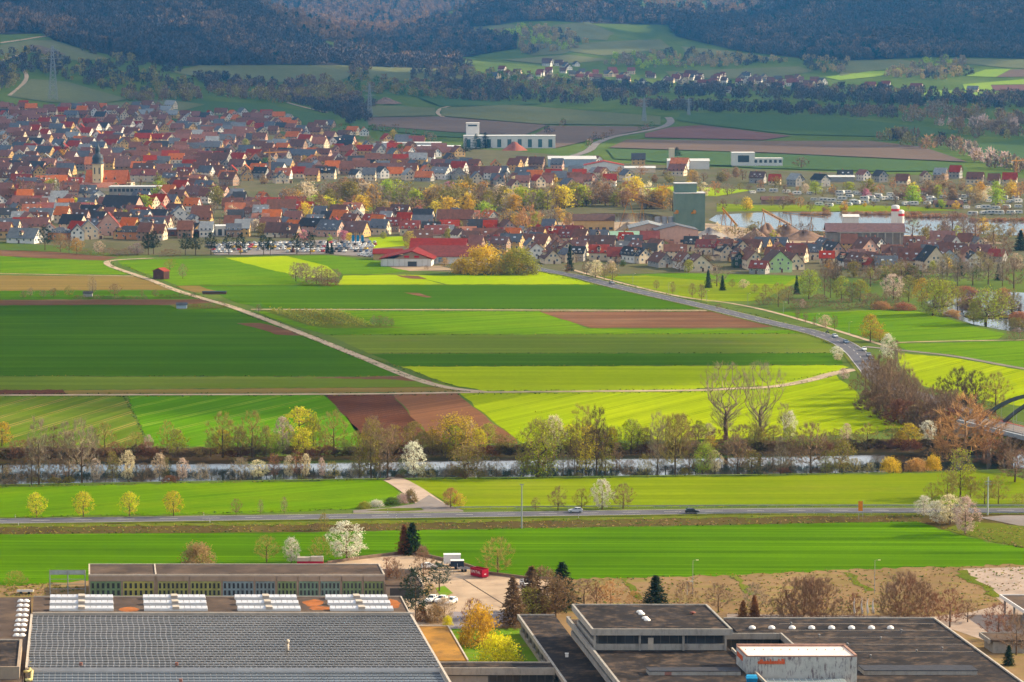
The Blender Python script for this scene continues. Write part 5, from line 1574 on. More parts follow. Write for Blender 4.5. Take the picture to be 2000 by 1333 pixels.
# --- green batching tower
p = P(1348, 452)
e = thing('batching_tower', p, 'tall green clad block with white roof and smaller block on top', 'industrial tower', math.radians(3))
s_ = pxm(p)
bx(e, 'tower_wall', M_GREEN, (-9.5, 9.5, 0, 14, -.5, 24))
bx(e, 'tower_roof', M_PALER, (-9.8, 9.8, -.3, 14.3, 24.003, 24.5))
bx(e, 'upper_block', M_GREEN, (-9.4, 4.5, 4, 13.6, 24.51, 30))
bx(e, 'upper_roof', M_PALER, (-9.8, 4.9, 3.6, 14, 30.003, 30.5))
for x in (-8.6, 2.6):
    mb = MB(); mb.tube((x, -1.6, 12.6), (x, -0.02, 12.6), 1.1, 1.1, 10); mb.box(x - 2, x + .6, -1.2, 0, 11.2, 12.2); mb.build('hopper_motor', M_YELLOW, e)
for i in range(3):
    mb = MB(); mb.tube((-12 - 4.2 * i, 4, -.5), (-12 - 4.2 * i, 4, 9), 1.9, 1.9, 12); mb.build('storage_silo', M_STEEL, e)
def conveyor(a, b, legs, label, w=1.6):
    a = Vector(a); b = Vector(b)
    base = Vector((a.x, a.y, 0))
    e = thing('conveyor', base, label, 'conveyor', 0, 'gravel conveyors')
    A = a - base; B = b - base
    mb = MB()
    for dz in (0, 1.5):
        for dy in (-w / 2, w / 2):
            mb.bar(A + Vector((0, dy, dz)), B + Vector((0, dy, dz)), .25)
    mb.build('boom_frame', M_YELLOW, e)
    mb = MB()
    n = int((B - A).length / 2.2)
    for i in range(n):
        p0 = A.lerp(B, i / n); p1 = A.lerp(B, (i + 1) / n)
        mb.bar(p0 + Vector((0, -w / 2, 0)), p1 + Vector((0, -w / 2, 1.5)), .16)
        mb.bar(p0 + Vector((0, w / 2, 1.5)), p1 + Vector((0, w / 2, 0)), .16)
    mb.build('lattice', M_YELLOW, e)
    mb = MB(); mb.bar(A + Vector((0, 0, .7)), B + Vector((0, 0, .7)), w * .8, .2); mb.build('belt', plain('rubber_belt', (0.05, 0.045, 0.04), 0.9), e)
    for t, sp in legs:
        q = A.lerp(B, t)
        for s in (-sp, sp):
            mb = MB(); mb.bar(q, Vector((q.x + s, q.y, 0)), .35); mb.build('leg', M_YELLOW, e)
def wp(px, py, z=0.0):
    return P(px, py)
q = P(1300, 446); q2 = P(1224, 446)
conveyor((q[0], q[1] + 4, 12), (q2[0], q2[1] + 4, 20), ((.95, 6), (.6, 2)), 'yellow lattice conveyor left of the green tower')
q = P(1545, 462); q2 = P(1488, 466)
conveyor((q[0], q[1], 6), (q2[0], q2[1], 17), ((.95, 2.5), (.4, 2)), 'yellow conveyor dumping onto the brown gravel heaps')
q = P(1610, 452); q2 = P(1530, 452)
conveyor((q[0], q[1] + 6, 8), (q2[0], q2[1] + 6, 11), ((.8, 1), (.3, 1)), 'flat conveyor between gravel heaps and warehouse', 1.2)
q = P(1440, 450); q2 = P(1410, 452)
conveyor((q[0], q[1], 2), (q2[0], q2[1], 14), ((.9, 2), (.4, 1)), 'short steep yellow conveyor right of the green tower', 1.2)
def heap(px, py, r, h, mat, label):
    p = P(px, py)
    mb = MB(); ph = R.uniform(0, 6)
    prof = [(1.0, -.02), (.8, .22), (.55, .5), (.3, .8), (.12, .95), (0.01, 1.0)]
    mb.lathe([(a * r, b * h) for a, b in prof], 18)
    mb.v = [(x * (1 + .2 * math.sin(3 * math.atan2(y, x) + ph)) + R.uniform(-.05, .05) * r, y * (1 + .15 * math.sin(4 * math.atan2(y, x))), max(-.1, z * (1 + .25 * math.sin(2 * math.atan2(y, x) + ph)) + R.uniform(-.07, .07) * h)) for x, y, z in mb.v]
    o = mb.build('gravel_heap', mat, None, True, tuple(p)); tag(o, label, 'heap', 'gravel heaps')
heap(1497, 466, 9, 8, M_GRAVEL, 'pointed brown gravel heap under the yellow conveyor')
heap(1475, 468, 10, 6, M_GRAVEL, 'dark gravel heap left of the pointed heap')
heap(1535, 464, 13, 6.5, M_GRAVEL, 'rounded brown gravel heap right of the pointed heap')
heap(1570, 468, 14, 5, M_GRAVEL, 'broad low gravel heap beside the long warehouse')
heap(1385, 462, 10, 4.5, plain('grey_gravel', (0.28, 0.25, 0.23), 0.95, .25, .4), 'grey gravel heap right of the green tower')
heap(1225, 452, 9, 4.5, M_SAND, 'sandy heap beside the scrap yard')
heap(1003, 294, 12, 7, plain('red_heap', (0.30, 0.10, 0.07), 0.95), 'dark red heap in front of the white factory')
heap(752, 203, 20, 7, M_GRAVEL, 'brown spoil heap in the far quarry yard')
# long warehouse on posts
p = P(1690, 480); s_ = pxm(p)
e = thing('gravel_warehouse', p, 'long grey gravel shed with purple brown roof and posts', 'warehouse', math.radians(-2))
L = 150 / s_
gable_walls(e, plain('shed_grey', (0.27, 0.23, 0.20), 0.9, 0.2, 0.3, stain=((0.14, 0.11, 0.1), .3, .5)), -L / 2, L / 2, 0, 16, 8.5, 4.2)
gable_roof(e, 'roof', roof_mat('purple_roof', (0.19, 0.10, 0.10)), -L / 2, L / 2, 0, 16, 8.5, 4.2, ov=.9)
for i in range(9):
    bx(e, 'post', M_CONC, (-L / 2 + 8 + i * (L - 8) / 8.5 - .35, -L / 2 + 8 + i * (L - 8) / 8.5 + .35, -1.0, -.3, -.5, 7.6))
bx(e, 'beam', M_CONC, (-L / 2 + 6, L / 2 + 2, -1.05, -.25, 7.6, 8.2))
for px, py, r, h, lb in ((1748, 462, 2.6, 19, 'tall white silo with red band behind the gravel shed'), (1758, 462, 2.4, 16, 'shorter white silo with red band beside the tall silo')):
    p = P(px, py); e = thing('cement_silo', p, lb, 'silo', 0, 'white cement silos')
    mb = MB(); mb.lathe([(r, 0), (r, h - 3.2)], 14); mb.lathe([(r, h - 1.8), (r, h), (r * .6, h + .6), (0.01, h + .7)], 14); mb.build('shell', M_WHITE, e, True)
    mb = MB(); mb.lathe([(r + .03, h - 3.3), (r + .03, h - 1.7)], 14); mb.build('band', plain('signal_red', (0.55, 0.03, 0.03), .5), e, True)
hall('mixing_house', 1662, 458, 9.5, 8, 11, 1.2, M_WHITE, M_WHITE, 'white boxy mixing house behind the gravel shed', 'plant building')
hall('workshop_hall', 1222, 475, 36, 14, 4.5, 2.0, WALL['c'], plain('green_sheet', (0.22, 0.34, 0.24), .6), 'low cream workshop with pale green roof', wins=7)
hall('workshop_hall', 1268, 472, 24, 26, 8, 3, M_PINKW, ROOF['g'], 'pink gabled hall with grey roof', axis='y')
hall('workshop_hall', 1322, 476, 26, 24, 8, 3, M_PINKW, ROOF['s'], 'larger pink gabled hall right of its twin', axis='y', wins=4, winz=(.6, 2.4), rz=.06)
hall('workshop_house', 1160, 452, 26, 12, 7, 3.5, WALL['y'], ROOF['b'], 'ochre two storey workshop with brown roof by the gravel works', wins=6, winz=(1, 2.5))
# supermarket and neighbour
p = P(800, 521)
e = thing('supermarket', p, 'white supermarket with red hipped roof and glass entrance', 'supermarket', math.radians(-4))
bx(e, 'wall', M_WHITE, (-16, 12, 0, 28, -.5, 4.2))
mb = MB(); mb.poly([(-9, -.02, 4.2), (12, -.02, 4.2), (1.5, -.02, 8.2)]); mb.build('gable', WALL['t'], e)
mb = MB()
for a, b, c in (((-17, -1, 4.0), (1.5, -1, 8.6), (1.5, 29, 8.6)),):
    pass
mb.hexa([(-17, -.8, 3.9), (1.5, -.8, 8.2), (1.5, 29, 8.2), (-17, 29, 3.9), (-17, -.8, 4.3), (1.5, -.8, 8.7), (1.5, 29, 8.7), (-17, 29, 4.3)])
mb.hexa([(1.5, -.8, 8.2), (13.5, -.8, 3.9), (13.5, 29, 3.9), (1.5, 29, 8.2), (1.5, -.8, 8.7), (13.5, -.8, 4.3), (13.5, 29, 4.3), (1.5, 29, 8.7)])
mb.build('roof', M_REDROOF, e)
for x0, x1 in ((-3, -.2), (2.6, 5.4)):
    bx(e, 'sign_panel', plain('sign_red', (0.5, 0.01, 0.015), .5), (x0, x1, -.2, -.03, 4.9, 6.0))
bx(e, 'entrance', M_GLASS, (-1, 4, -.15, .02, 0, 2.8))
for i in range(9):
    bx(e, 'pilaster', M_CONC, (-15.5 + i * 3.2, -15.3 + i * 3.2, -.08, .02, 0, 4.1)) if not (-2 < -15.4 + i * 3.2 < 5) else None
p = P(886, 516)
e = thing('market_hall', p, 'market hall with long red roof right of the supermarket', 'hall', math.radians(-3))
gable_walls(e, M_WHITE, -20, 20, 0, 24, 4.2, 5.0)
gable_roof(e, 'roof', M_REDROOF, -20, 20, 0, 24, 4.2, 5.0)
bx(e, 'gable_board', M_REDROOF, (-20.3, -20.05, 2, 22, 4.6, 6.2))
window_row(e, plain('poster_blue', (0.12, 0.25, 0.36), .4), (-6,), 0, .8, 3.6, 5, 'shop_window')
p = P(855, 500)
e = thing('market_hall', p, 'rear red roofed hall behind the supermarket', 'hall', math.radians(-3))
gable_walls(e, M_WHITE, -16, 16, 0, 20, 4.2, 5.0)
gable_roof(e, 'roof', M_REDROOF, -16, 16, 0, 20, 4.2, 5.0)
hall('annex', 757, 508, 16, 10, 3.6, 2.2, WALL['y'], M_REDROOF, 'small ochre annex with red roof left of the supermarket', 'annex')
# flags
for i, px in enumerate((687, 696, 705)):
    p = P(px, 487); e = thing('flagpole', p, f'blue advertising flag over the car park, {ORD[i]} from left', 'flag', 0, 'blue flags')
    mb = MB(); mb.tube((0, 0, 0), (0, 0, 8.5), .09, .06, 6); mb.build('pole', M_FRAME, e)
    mb = MB(); mb.box(.08, 1.7, -.02, .02, 4.6, 8.3); mb.v = [(x, y + .18 * math.sin(x * 3 + i), z) for x, y, z in mb.v]; mb.build('flag_cloth', plain('flag_blue', (0.02, 0.22, 0.42), .7), e)
# ================================================================ TREES ONE CAN TELL APART
def trees(txt, place, ox=0.0, oy=0.0, sc=1.0):
    for rec in txt.split(';'):
        t = rec.split()
        if not t: continue
        k = t[0]
        x, y, h = float(t[1]) / sc + ox, float(t[2]) / sc + oy, float(t[3])
        tree(k, x, y, h, t[4], place, float(t[5]) if len(t) > 5 else None)
# near river bank
trees('''tall 76 946 128 grey 42;tall 62 946 90 brown 28;round 160 943 121 grey 66;shrub 112 943 45 brown 50;shrub 30 946 40 brown 70;tall 135 943 95 brown 30;bloom 188 942 46 rose 24;bloom 250 941 60 cream 32;tallbud 220 941 58 olive 24;bloom 312 939 52 cream 30;tallbud 325 939 44 green 18;bloom 357 938 42 rose 26;shrub 280 940 34 brown 40;
shrub 395 938 32 grey 40;shrub 470 937 40 grey 46;bloom 505 935 36 cream 36;tall 535 935 48 red 26;bloom 565 934 44 cream 24;round 580 934 52 red 30;bloom 597 933 46 cream 22;bloom 628 933 38 rose 16;shrub 648 933 30 olive 36;tallbud 702 933 52 olive 30;tallbud 725 934 112 olive 44;tall 757 933 95 brown 42;tall 742 933 80 grey 30;tallbud 785 933 36 green 16;
bloom 808 933 68 white 46;shrub 835 933 28 olive 40;willow 905 932 62 olive 66;shrub 935 932 34 grey 40;round 970 931 34 grey 26;tall 1006 931 28 brown 18;tallbud 1022 931 62 olive 26;willow 1050 931 112 lime 86;tallbud 1070 931 48 lime 30;tallbud 1144 928 92 yellow 40;tall 1165 928 132 dark 44;tallbud 1182 927 52 lime 30;tall 1205 927 60 brown 22;
tall 1284 928 120 grey 34;round 1319 927 116 olive 62;tall 1346 927 82 brown 26;shrub 1260 927 38 olive 36;willow 1373 926 60 lime 44;bloom 1396 926 46 cream 28;round 1441 926 74 brown 54;tallbud 1468 926 46 olive 38;shrub 1500 926 42 brown 40;tall 1525 926 72 grey 26;tall 1545 925 66 brown 28;round 1583 924 96 brown 70;tallbud 1612 923 40 lime 22;willow 1640 922 62 olive 46;
shrub 1668 922 26 olive 34;shrubbud 1740 921 26 gold 40;shrubbud 1790 919 22 orange 44;shrubbud 1822 917 26 gold 34;shrub 1700 922 18 olive 30;tall 1100 929 50 grey 22;tall 1122 929 70 brown 26;shrub 1230 927 28 brown 34;shrub 880 932 26 brown 36;shrub 690 933 24 grey 30''', 'on the near river bank')
# far river bank
trees('''roundbud 4 872 46 yellow 44;tall 105 892 60 brown 22;tall 127 892 66 grey 26;tall 180 890 56 grey 24;round 205 890 64 olive 40;shrub 250 890 26 olive 40;round 266 880 36 olive 34;bloom 290 880 30 rose 18;round 327 886 62 olive 36;shrub 225 895 30 red 44;shrub 290 893 28 red 60;shrub 40 895 34 red 70;shrub 100 896 32 brown 66;shrub 170 896 30 brown 60;shrub 345 893 26 brown 50;shrub 385 892 18 olive 50;
round 435 894 86 olive 72;round 493 894 90 olive 52;roundbud 520 893 60 olive 30;bloom 553 888 72 rose 34;round 470 894 50 brown 30;roundbud 585 884 86 yellow 68;roundbud 612 884 70 lime 36;round 652 885 80 olive 54;shrub 697 884 40 olive 34;round 730 886 72 brown 44;shrub 765 886 46 brown 44;roundbud 807 869 44 olive 42;willow 885 886 76 yellow 92;bloom 915 880 56 cream 34;
roundbud 955 874 46 lime 34;roundbud 845 884 44 yellow 36;bloom 1082 888 74 cream 46;tallbud 1058 888 60 lime 30;round 1114 888 48 olive 36;tall 1138 888 96 olive 40;roundbud 1150 888 58 yellow 36;tall 1170 888 70 brown 30;roundbud 1195 888 50 yellow 30;roundbud 1233 887 66 lime 46;roundbud 1260 886 50 olive 34;round 1300 884 70 olive 44;roundbud 1330 884 74 olive 50;poplar 1417 860 148 grey 112;poplar 1484 864 154 grey 92;
bloom 1384 860 32 cream 28;roundbud 1364 862 40 lime 28;bloom 1542 860 56 white 28;tall 1531 858 70 grey 24;shrub 1450 868 36 brown 60;shrub 1400 870 30 red 50;roundbud 1510 866 34 olive 36;bloom 1653 870 42 rose 22;round 1694 874 46 olive 48;round 1672 874 30 olive 30;round 1742 874 44 olive 38;roundbud 1775 874 46 yellow 44;roundbud 1758 874 30 gold 30;bloom 1812 864 42 white 34;round 1632 872 34 olive 30;round 1615 874 30 brown 30;
round 1885 900 126 orange 128;round 1850 897 80 orange 66;round 1920 895 90 orange 74;shrub 1940 905 44 red 70;shrub 1840 900 34 orange 60;round 1982 942 60 brown 70;shrub 1995 920 40 red 60;round 1965 905 50 brown 50''', 'on the far river bank')
for k in range(34):
    x = 360 + k * 38 + R.uniform(-14, 14)
    h = R.uniform(30, 58)
    tree(R.choice(('roundbud', 'tallbud', 'roundbud', 'round')), x, 893 - (x - 360) * 0.010, h, R.choice(('lime', 'olive', 'yellow', 'olive')), 'above the far river bank', h * R.uniform(.6, .9)) if True else None
# bank scrub rows
for x0, x1, y, kind, cols in ((-10, 760, 897, 'thicket', ('brown', 'red', 'dark')), (760, 1840, 890, 'thicket', ('brown', 'red', 'dark', 'dark'))):
    x = x0
    while x < x1:
        tree(kind, x, y - (x - x0) * 0.012 + R.uniform(-6, 2), R.uniform(10, 20), R.choice(cols), 'low on the far river bank', R.uniform(40, 62))
        x += R.uniform(20, 34)
x = 20
while x < 1760:
    if R.random() < .3: tree('thicket', x, 946 - x * 0.0138 + R.uniform(-3, 0), R.uniform(5, 12), R.choice(('brown', 'olive', 'grey', 'red')), 'low on the near river bank', R.uniform(18, 34))
    x += R.uniform(16, 40)
# country road and meadow
trees('''roundbud 71 1012 48 yellow 38;roundbud 163 1011 49 yellow 39;roundbud 253 1010 48 yellow 36;roundbud 339 1009 49 yellow 37;round 461 1006 31 brown 20;tall 509 1005 28 grey 10;tall 555 1004 33 grey 13;shrub 632 1036 32 olive 24;shrub 618 1038 16 brown 20;
round 1046 997 25 brown 18;round 1090 997 46 brown 34;round 1136 995 40 olive 34;bloom 1176 995 57 white 42;round 1217 994 48 brown 46;roundbud 880 992 38 orange 32;roundbud 898 993 29 gold 24;shrubbud 802 981 24 brown 26;shrubbud 735 989 12 white 30;shrubbud 712 993 13 olive 26;shrubbud 765 986 14 green 30;shrubbud 785 983 18 rose 26;
tallbud 1875 972 92 lime 46;round 1850 978 58 olive 42;round 1820 980 36 olive 30;round 1923 985 52 olive 40;round 1950 985 56 olive 40;tallbud 1896 972 40 olive 26;bloom 1804 1009 40 white 32;bloom 1828 1023 44 white 40;bloom 1856 1025 58 cream 50;bloom 1885 1044 72 rose 50;shrub 1990 985 20 olive 40''', 'by the country road')
# roadside wood on the right
trees('''round 1703 778 82 brown 44;tall 1722 790 96 brown 34;round 1742 800 92 brown 50;round 1768 806 84 brown 46;tall 1755 786 100 grey 30;round 1795 816 70 brown 46;shrub 1720 806 34 red 50;shrub 1752 822 34 red 56;shrub 1785 834 36 red 56;round 1822 822 64 brown 46;shrub 1815 842 38 red 50;round 1870 812 92 dark 60;round 1905 806 80 dark 56;round 1944 812 82 olive 62;round 1850 828 60 brown 44;
bloom 1734 706 52 white 30;tall 1748 712 46 rose 22;tall 1690 770 66 brown 26;tall 1735 760 62 olive 24;round 1780 790 56 olive 36;shrub 1668 762 20 red 26;bloom 1648 742 22 rose 20;bloom 1634 697 20 white 26;bloom 1636 705 14 cream 18;round 1838 806 66 dark 44;shrub 1690 790 26 red 40''', 'in the roadside wood')
trees('''thicket 1700 800 34 brown 60;thicket 1728 815 40 brown 64;thicket 1760 828 44 red 70;thicket 1795 840 46 brown 70;thicket 1830 850 44 brown 70;thicket 1862 846 46 red 70;thicket 1895 850 44 brown 66;thicket 1715 785 30 brown 50;thicket 1775 812 40 brown 60;thicket 1812 826 40 brown 60;thicket 1850 828 40 brown 60;thicket 1885 822 40 dark 60;thicket 1925 838 36 brown 60;
round 1712 790 84 brown 46;round 1732 806 90 brown 50;round 1757 818 88 brown 52;round 1785 826 84 brown 50;round 1812 836 76 brown 50;round 1835 838 74 brown 50;tall 1716 776 70 brown 30;tall 1740 790 86 brown 34;tall 1775 806 84 brown 34;round 1860 838 76 brown 54;round 1888 824 84 dark 56;thicket 1960 850 30 red 50;thicket 1985 880 30 brown 60''', 'in the dense roadside thicket')
# village road side
trees('''bloom 1163 543 34 cream 36;round 1146 538 28 brown 22;tall 1180 546 28 brown 14;round 1196 549 34 olive 28;spruce 1113 530 52 dark 16;roundbud 1700 668 52 yellow 42;roundbud 1718 668 24 gold 36;bloom 1612 640 24 cream 26;tall 1630 645 28 brown 12;tall 1558 625 20 brown 10;tall 1573 630 20 brown 10;bloom 1567 603 18 rose 14;round 1314 575 24 brown 12;round 1352 582 28 brown 14;round 1370 586 30 brown 18;round 1282 566 18 brown 14;
shrub 1404 604 10 green 14;tall 1590 637 18 brown 8''', 'along the village road')
trees('''spruce 1383 563 36 dark 16;spruce 1411 568 30 dark 15;round 1400 560 40 grey 40;bloom 1452 564 18 cream 20;round 1430 562 16 brown 14;round 1474 572 16 brown 16;round 1495 574 18 brown 16;shrub 1490 596 22 hedge 40;round 1520 600 46 olive 36;spruce 1556 575 36 dark 16;round 1540 594 34 green 34;roundbud 1580 585 56 lime 44;tall 1610 580 72 brown 20;tall 1622 582 76 brown 20;tall 1634 582 70 dark 22;roundbud 1643 588 46 lime 34;
roundbud 1680 590 42 lime 36;round 1664 590 36 brown 30;bloom 1745 585 48 rose 46;roundbud 1775 590 50 olive 36;willow 1822 617 72 lime 62;willow 1840 614 66 lime 52;roundbud 1800 596 50 yellow 36;willow 1925 634 70 lime 76;roundbud 1902 636 44 lime 28;shrub 1600 600 24 hedge 50;shrub 1650 605 22 hedge 50;shrub 1700 602 28 brown 60;shrub 1560 605 20 green 50;shrub 1740 600 30 brown 60;shrubbud 1720 604 14 reed 40;shrubbud 1765 606 14 reed 44;
shrubbud 1885 572 12 reed 50;shrubbud 1890 596 12 reed 40;shrubbud 1860 618 12 reed 36;shrubbud 1960 580 16 reed 30;shrubbud 1990 626 16 reed 40;shrub 1985 664 20 brown 50;round 1870 606 44 olive 40;thicket 1900 604 20 brown 50;thicket 1960 606 22 brown 60;round 1975 612 46 olive 40;thicket 1985 640 18 olive 40;round 1700 560 40 brown 40;round 1730 556 46 olive 44;round 1760 552 44 green 48;round 1800 556 40 green 44;round 1840 560 56 grey 40;tall 1870 560 70 grey 24;round 1900 558 50 grey 44;round 1930 556 60 grey 44;spruce 1875 540 36 dark 18;spruce 1950 548 32 dark 18;tall 1958 560 74 grey 20;
round 1980 566 60 brown 50;bloom 1985 530 34 cream 26;round 1850 540 44 olive 40;round 1915 532 40 olive 40;spruce 1993 490 40 dark 30;round 1940 480 40 olive 46;round 1860 462 48 gold 44;tall 1882 466 46 grey 22;tall 1905 470 52 brown 24;round 1925 500 36 green 44;round 1960 505 40 lime 44;tall 1980 460 44 grey 20''', 'around the old river arm')
# big golden bushes beside the market
trees('''shrubbud 945 535 50 gold 84;shrubbud 1012 536 48 olive 72;shrubbud 900 534 26 gold 40;shrub 975 537 24 olive 60;shrub 1030 538 20 dark 40;shrubbud 1000 532 40 gold 50;tallbud 857 513 24 yellow 14;tallbud 800 489 36 yellow 22;roundbud 835 520 20 gold 18;roundbud 845 516 16 rose 14;roundbud 868 522 18 orange 18;shrub 832 527 8 green 10''', 'beside the red-roofed market')
# thicket and garden trees in the fields
trees('''round 578 550 36 grey 32;round 598 552 36 grey 34;round 618 555 32 grey 32;round 640 557 30 brown 32;round 656 557 30 grey 26;shrub 610 557 14 brown 60;shrub 645 559 12 red 44;round 590 545 30 brown 30;round 628 550 30 brown 30;
round 332 527 20 olive 24;round 357 545 28 grey 18;round 181 577 34 grey 18;round 224 579 24 brown 24;round 46 583 14 brown 14;round 60 580 18 grey 14;round 85 581 14 brown 16;round 105 581 18 brown 18;round 135 580 22 olive 20;round 304 582 16 brown 14;round 277 577 10 rose 8;round 505 611 16 grey 12;
round 730 637 20 grey 14;round 742 639 22 brown 16;round 754 639 20 grey 14;round 765 638 16 brown 12''', 'in the open fields')
for x in range(150, 292, 13): tree('shrub', x, 584, R.uniform(5, 8), R.choice(('dark', 'green')), 'in the garden hedge', 18)
for x in range(316, 378, 12): tree('shrub', x, 582.5, R.uniform(6, 9), 'dark', 'in the short garden hedge', 16)
for x in range(350, 452, 15): tree('shrub', x, 601 + R.uniform(-3, 2), R.uniform(4, 8), R.choice(('green', 'brown', 'red')), 'in the allotment', 16)
# factory surroundings
trees('''round 521 1099 52 olive 48;bloom 569 1101 50 white 34;shrub 627 1088 38 olive 50;bloom 677 1096 76 white 70;spruce 789 1083 58 red 40;spruce 805 1083 62 dark 52;shrub 827 1090 22 red 30;shrubbud 387 1103 40 bud 62;round 972 1124 72 olive 70;shrub 30 1140 24 olive 50;
round 827 1139 72 brown 44;pine 858 1156 56 pine 46;tall 762 1154 66 red 36;round 775 1156 60 brown 36;pine 812 1224 112 pine 56;shrub 838 1166 26 gold 30;round 842 1172 30 olive 26;bloom 868 1212 44 cream 44;shrubbud 850 1216 34 bud 40;shrubbud 875 1222 18 yellow 20;shrubbud 822 1214 30 red 26''', 'around the factory yard')
trees('''spruce 1002 1224 98 brown 64;spruce 1038 1204 98 brown 78;roundbud 1064 1204 92 brown 90;spruce 1097 1190 92 dark 76;roundbud 1085 1206 74 brown 70;roundbud 1035 1210 62 olive 60;shrubbud 935 1262 74 gold 74;shrubbud 972 1298 54 yellow 82;round 925 1236 66 red 50;shrub 905 1252 24 hedge 16;shrub 1015 1292 22 hedge 20;shrub 1010 1232 12 hedge 20;shrub 985 1230 8 green 26;
round 1141 1182 50 brown 50;round 1165 1184 44 red 30;round 1193 1184 50 orange 50;spruce 1280 1186 62 pine 66;shrub 1339 1184 46 brown 50;round 1403 1196 56 brown 50;shrub 1240 1184 28 orange 40;spruce 1451 1206 34 red 26;spruce 1473 1206 44 red 30;round 1473 1200 60 grey 44;shrub 1556 1208 76 brown 84;shrub 1582 1208 82 brown 70;shrub 1608 1208 76 brown 70;shrub 1570 1206 70 red 70;shrub 1594 1206 72 red 70;shrub 1535 1206 50 red 50;
shrub 1670 1206 46 red 40;shrub 1766 1206 84 brown 112;shrub 1772 1208 78 red 90;shrub 1820 1210 50 red 60;shrub 1640 1206 36 brown 40;shrub 1510 1206 36 brown 44;shrub 1800 1208 70 brown 70;shrub 1740 1206 60 brown 60;round 1855 1226 74 red 62;round 1950 1252 72 red 70;round 1985 1280 80 brown 60;spruce 1970 1300 40 dark 30;round 1890 1216 44 brown 40''', 'between the factory and the office roofs')
# wooded stream through the town
KS = ['fround'] * 5 + ['fbud'] * 5 + ['ftall']
def belt(n, xr, yf, hr, place, cols, kinds=KS, wr=(0.75, 1.1)):
    for i in range(n):
        x = xr[0] + (xr[1] - xr[0]) * (i + R.uniform(-.3, .9)) / n
        k = R.choice(kinds)
        c = R.choice(cols[0] if k in ('fround', 'ftall') else cols[1])
        h = R.uniform(*hr)
        tree(k, x, yf(x) + R.uniform(-7, 7), h, c, place, h * R.uniform(*wr) * (0.55 if k == 'ftall' else 1))
BC = (('brown', 'grey', 'olive', 'orange'), ('olive', 'lime', 'gold', 'cream', 'bud', 'gold', 'bud', 'bud'))
belt(50, (560, 960), lambda x: 402 + 6 * math.sin(x / 60), (26, 48), 'in the wooded stream belt', BC)
belt(30, (560, 960), lambda x: 420 + 5 * math.sin(x / 40), (22, 40), 'in the wooded stream belt', BC)
belt(54, (940, 1320), lambda x: 402 + 5 * math.sin(x / 50), (26, 46), 'in the trees left of the green tower', BC)
belt(20, (930, 1120), lambda x: 440 + 5 * math.sin(x / 50), (18, 34), 'in the trees left of the green tower', BC)
trees('fround 905 414 66 olive 62;fround 880 412 50 olive 44;ftall 735 412 62 grey 26;fround 1035 458 56 orange 44;fround 1020 456 48 orange 36;fbud 640 412 26 yellow 26;fbud 950 432 34 lime 34;fbud 420 400 34 olive 36;fbud 310 388 32 lime 36;fbud 285 412 28 lime 32;fbud 148 408 20 yellow 22;fbud 100 380 28 olive 28;fspruce 122 310 32 dark 18;fspruce 132 314 26 dark 14;fbud 122 316 22 gold 18;fbud 265 273 14 yellow 18;fbud 284 272 12 yellow 16;fspruce 345 402 26 dark 18;fspruce 420 398 24 dark 16;fround 38 396 44 brown 36;fround 60 398 40 brown 30;fround 110 396 44 grey 22', 'among the town houses')
belt(46, (1330, 1990), lambda x: 378 + 5 * math.sin(x / 50), (14, 28), 'above the caravan park', BC)
belt(26, (1400, 2000), lambda x: 408 + 4 * math.sin(x / 50), (10, 24), 'along the lake shore', BC)
belt(22, (1750, 2000), lambda x: 392 + 4 * math.sin(x / 30), (20, 36), 'in the caravan park', BC)
trees('fbud 878 372 16 pink 20;fbud 1690 388 18 pink 20;fbud 592 470 20 pink 20;fbud 672 470 18 pink 22;fround 1565 330 22 brown 30;fspruce 1322 306 18 dark 22;fbud 1700 372 16 pink 22', 'with pink flower')
belt(34, (900, 1460), lambda x: 352 + 5 * math.sin(x / 50), (12, 24), 'in gardens behind the stream', BC)
belt(80, (0, 560), lambda x: 330 + 40 * math.sin(x * 7.1), (10, 22), 'among the upper roofs', (('brown', 'grey'), ('olive', 'gold', 'green', 'bud')))
belt(40, (440, 900), lambda x: 305 + 30 * math.sin(x * 3.3), (10, 20), 'among the roofs by the factory', (('brown', 'grey'), ('olive', 'gold', 'green', 'bud')))
belt(42, (0, 560), lambda x: 436 + 22 * math.sin(x * 5.7), (12, 26), 'in the lower gardens', (('brown', 'grey'), ('olive', 'gold', 'lime', 'cream')))
belt(26, (560, 1080), lambda x: 462 + 16 * math.sin(x * 4.3), (12, 24), 'in the gardens near the market', (('brown', 'grey'), ('olive', 'gold', 'lime', 'cream')))
belt(52, (1080, 1900), lambda x: 514 + 20 * math.sin(x * 2.9), (12, 24), 'between the front houses', (('brown', 'grey'), ('olive', 'gold', 'green', 'cream', 'lime')))
belt(16, (1040, 1640), lambda x: 468 + 4 * math.sin(x * 2.9), (10, 22), 'at the gravel works', (('brown', 'grey'), ('gold', 'olive')))
belt(18, (1630, 1980), lambda x: 540 + 8 * math.sin(x * 2.9), (16, 34), 'at the right end of the village', (('brown', 'grey', 'grey'), ('olive', 'green')))
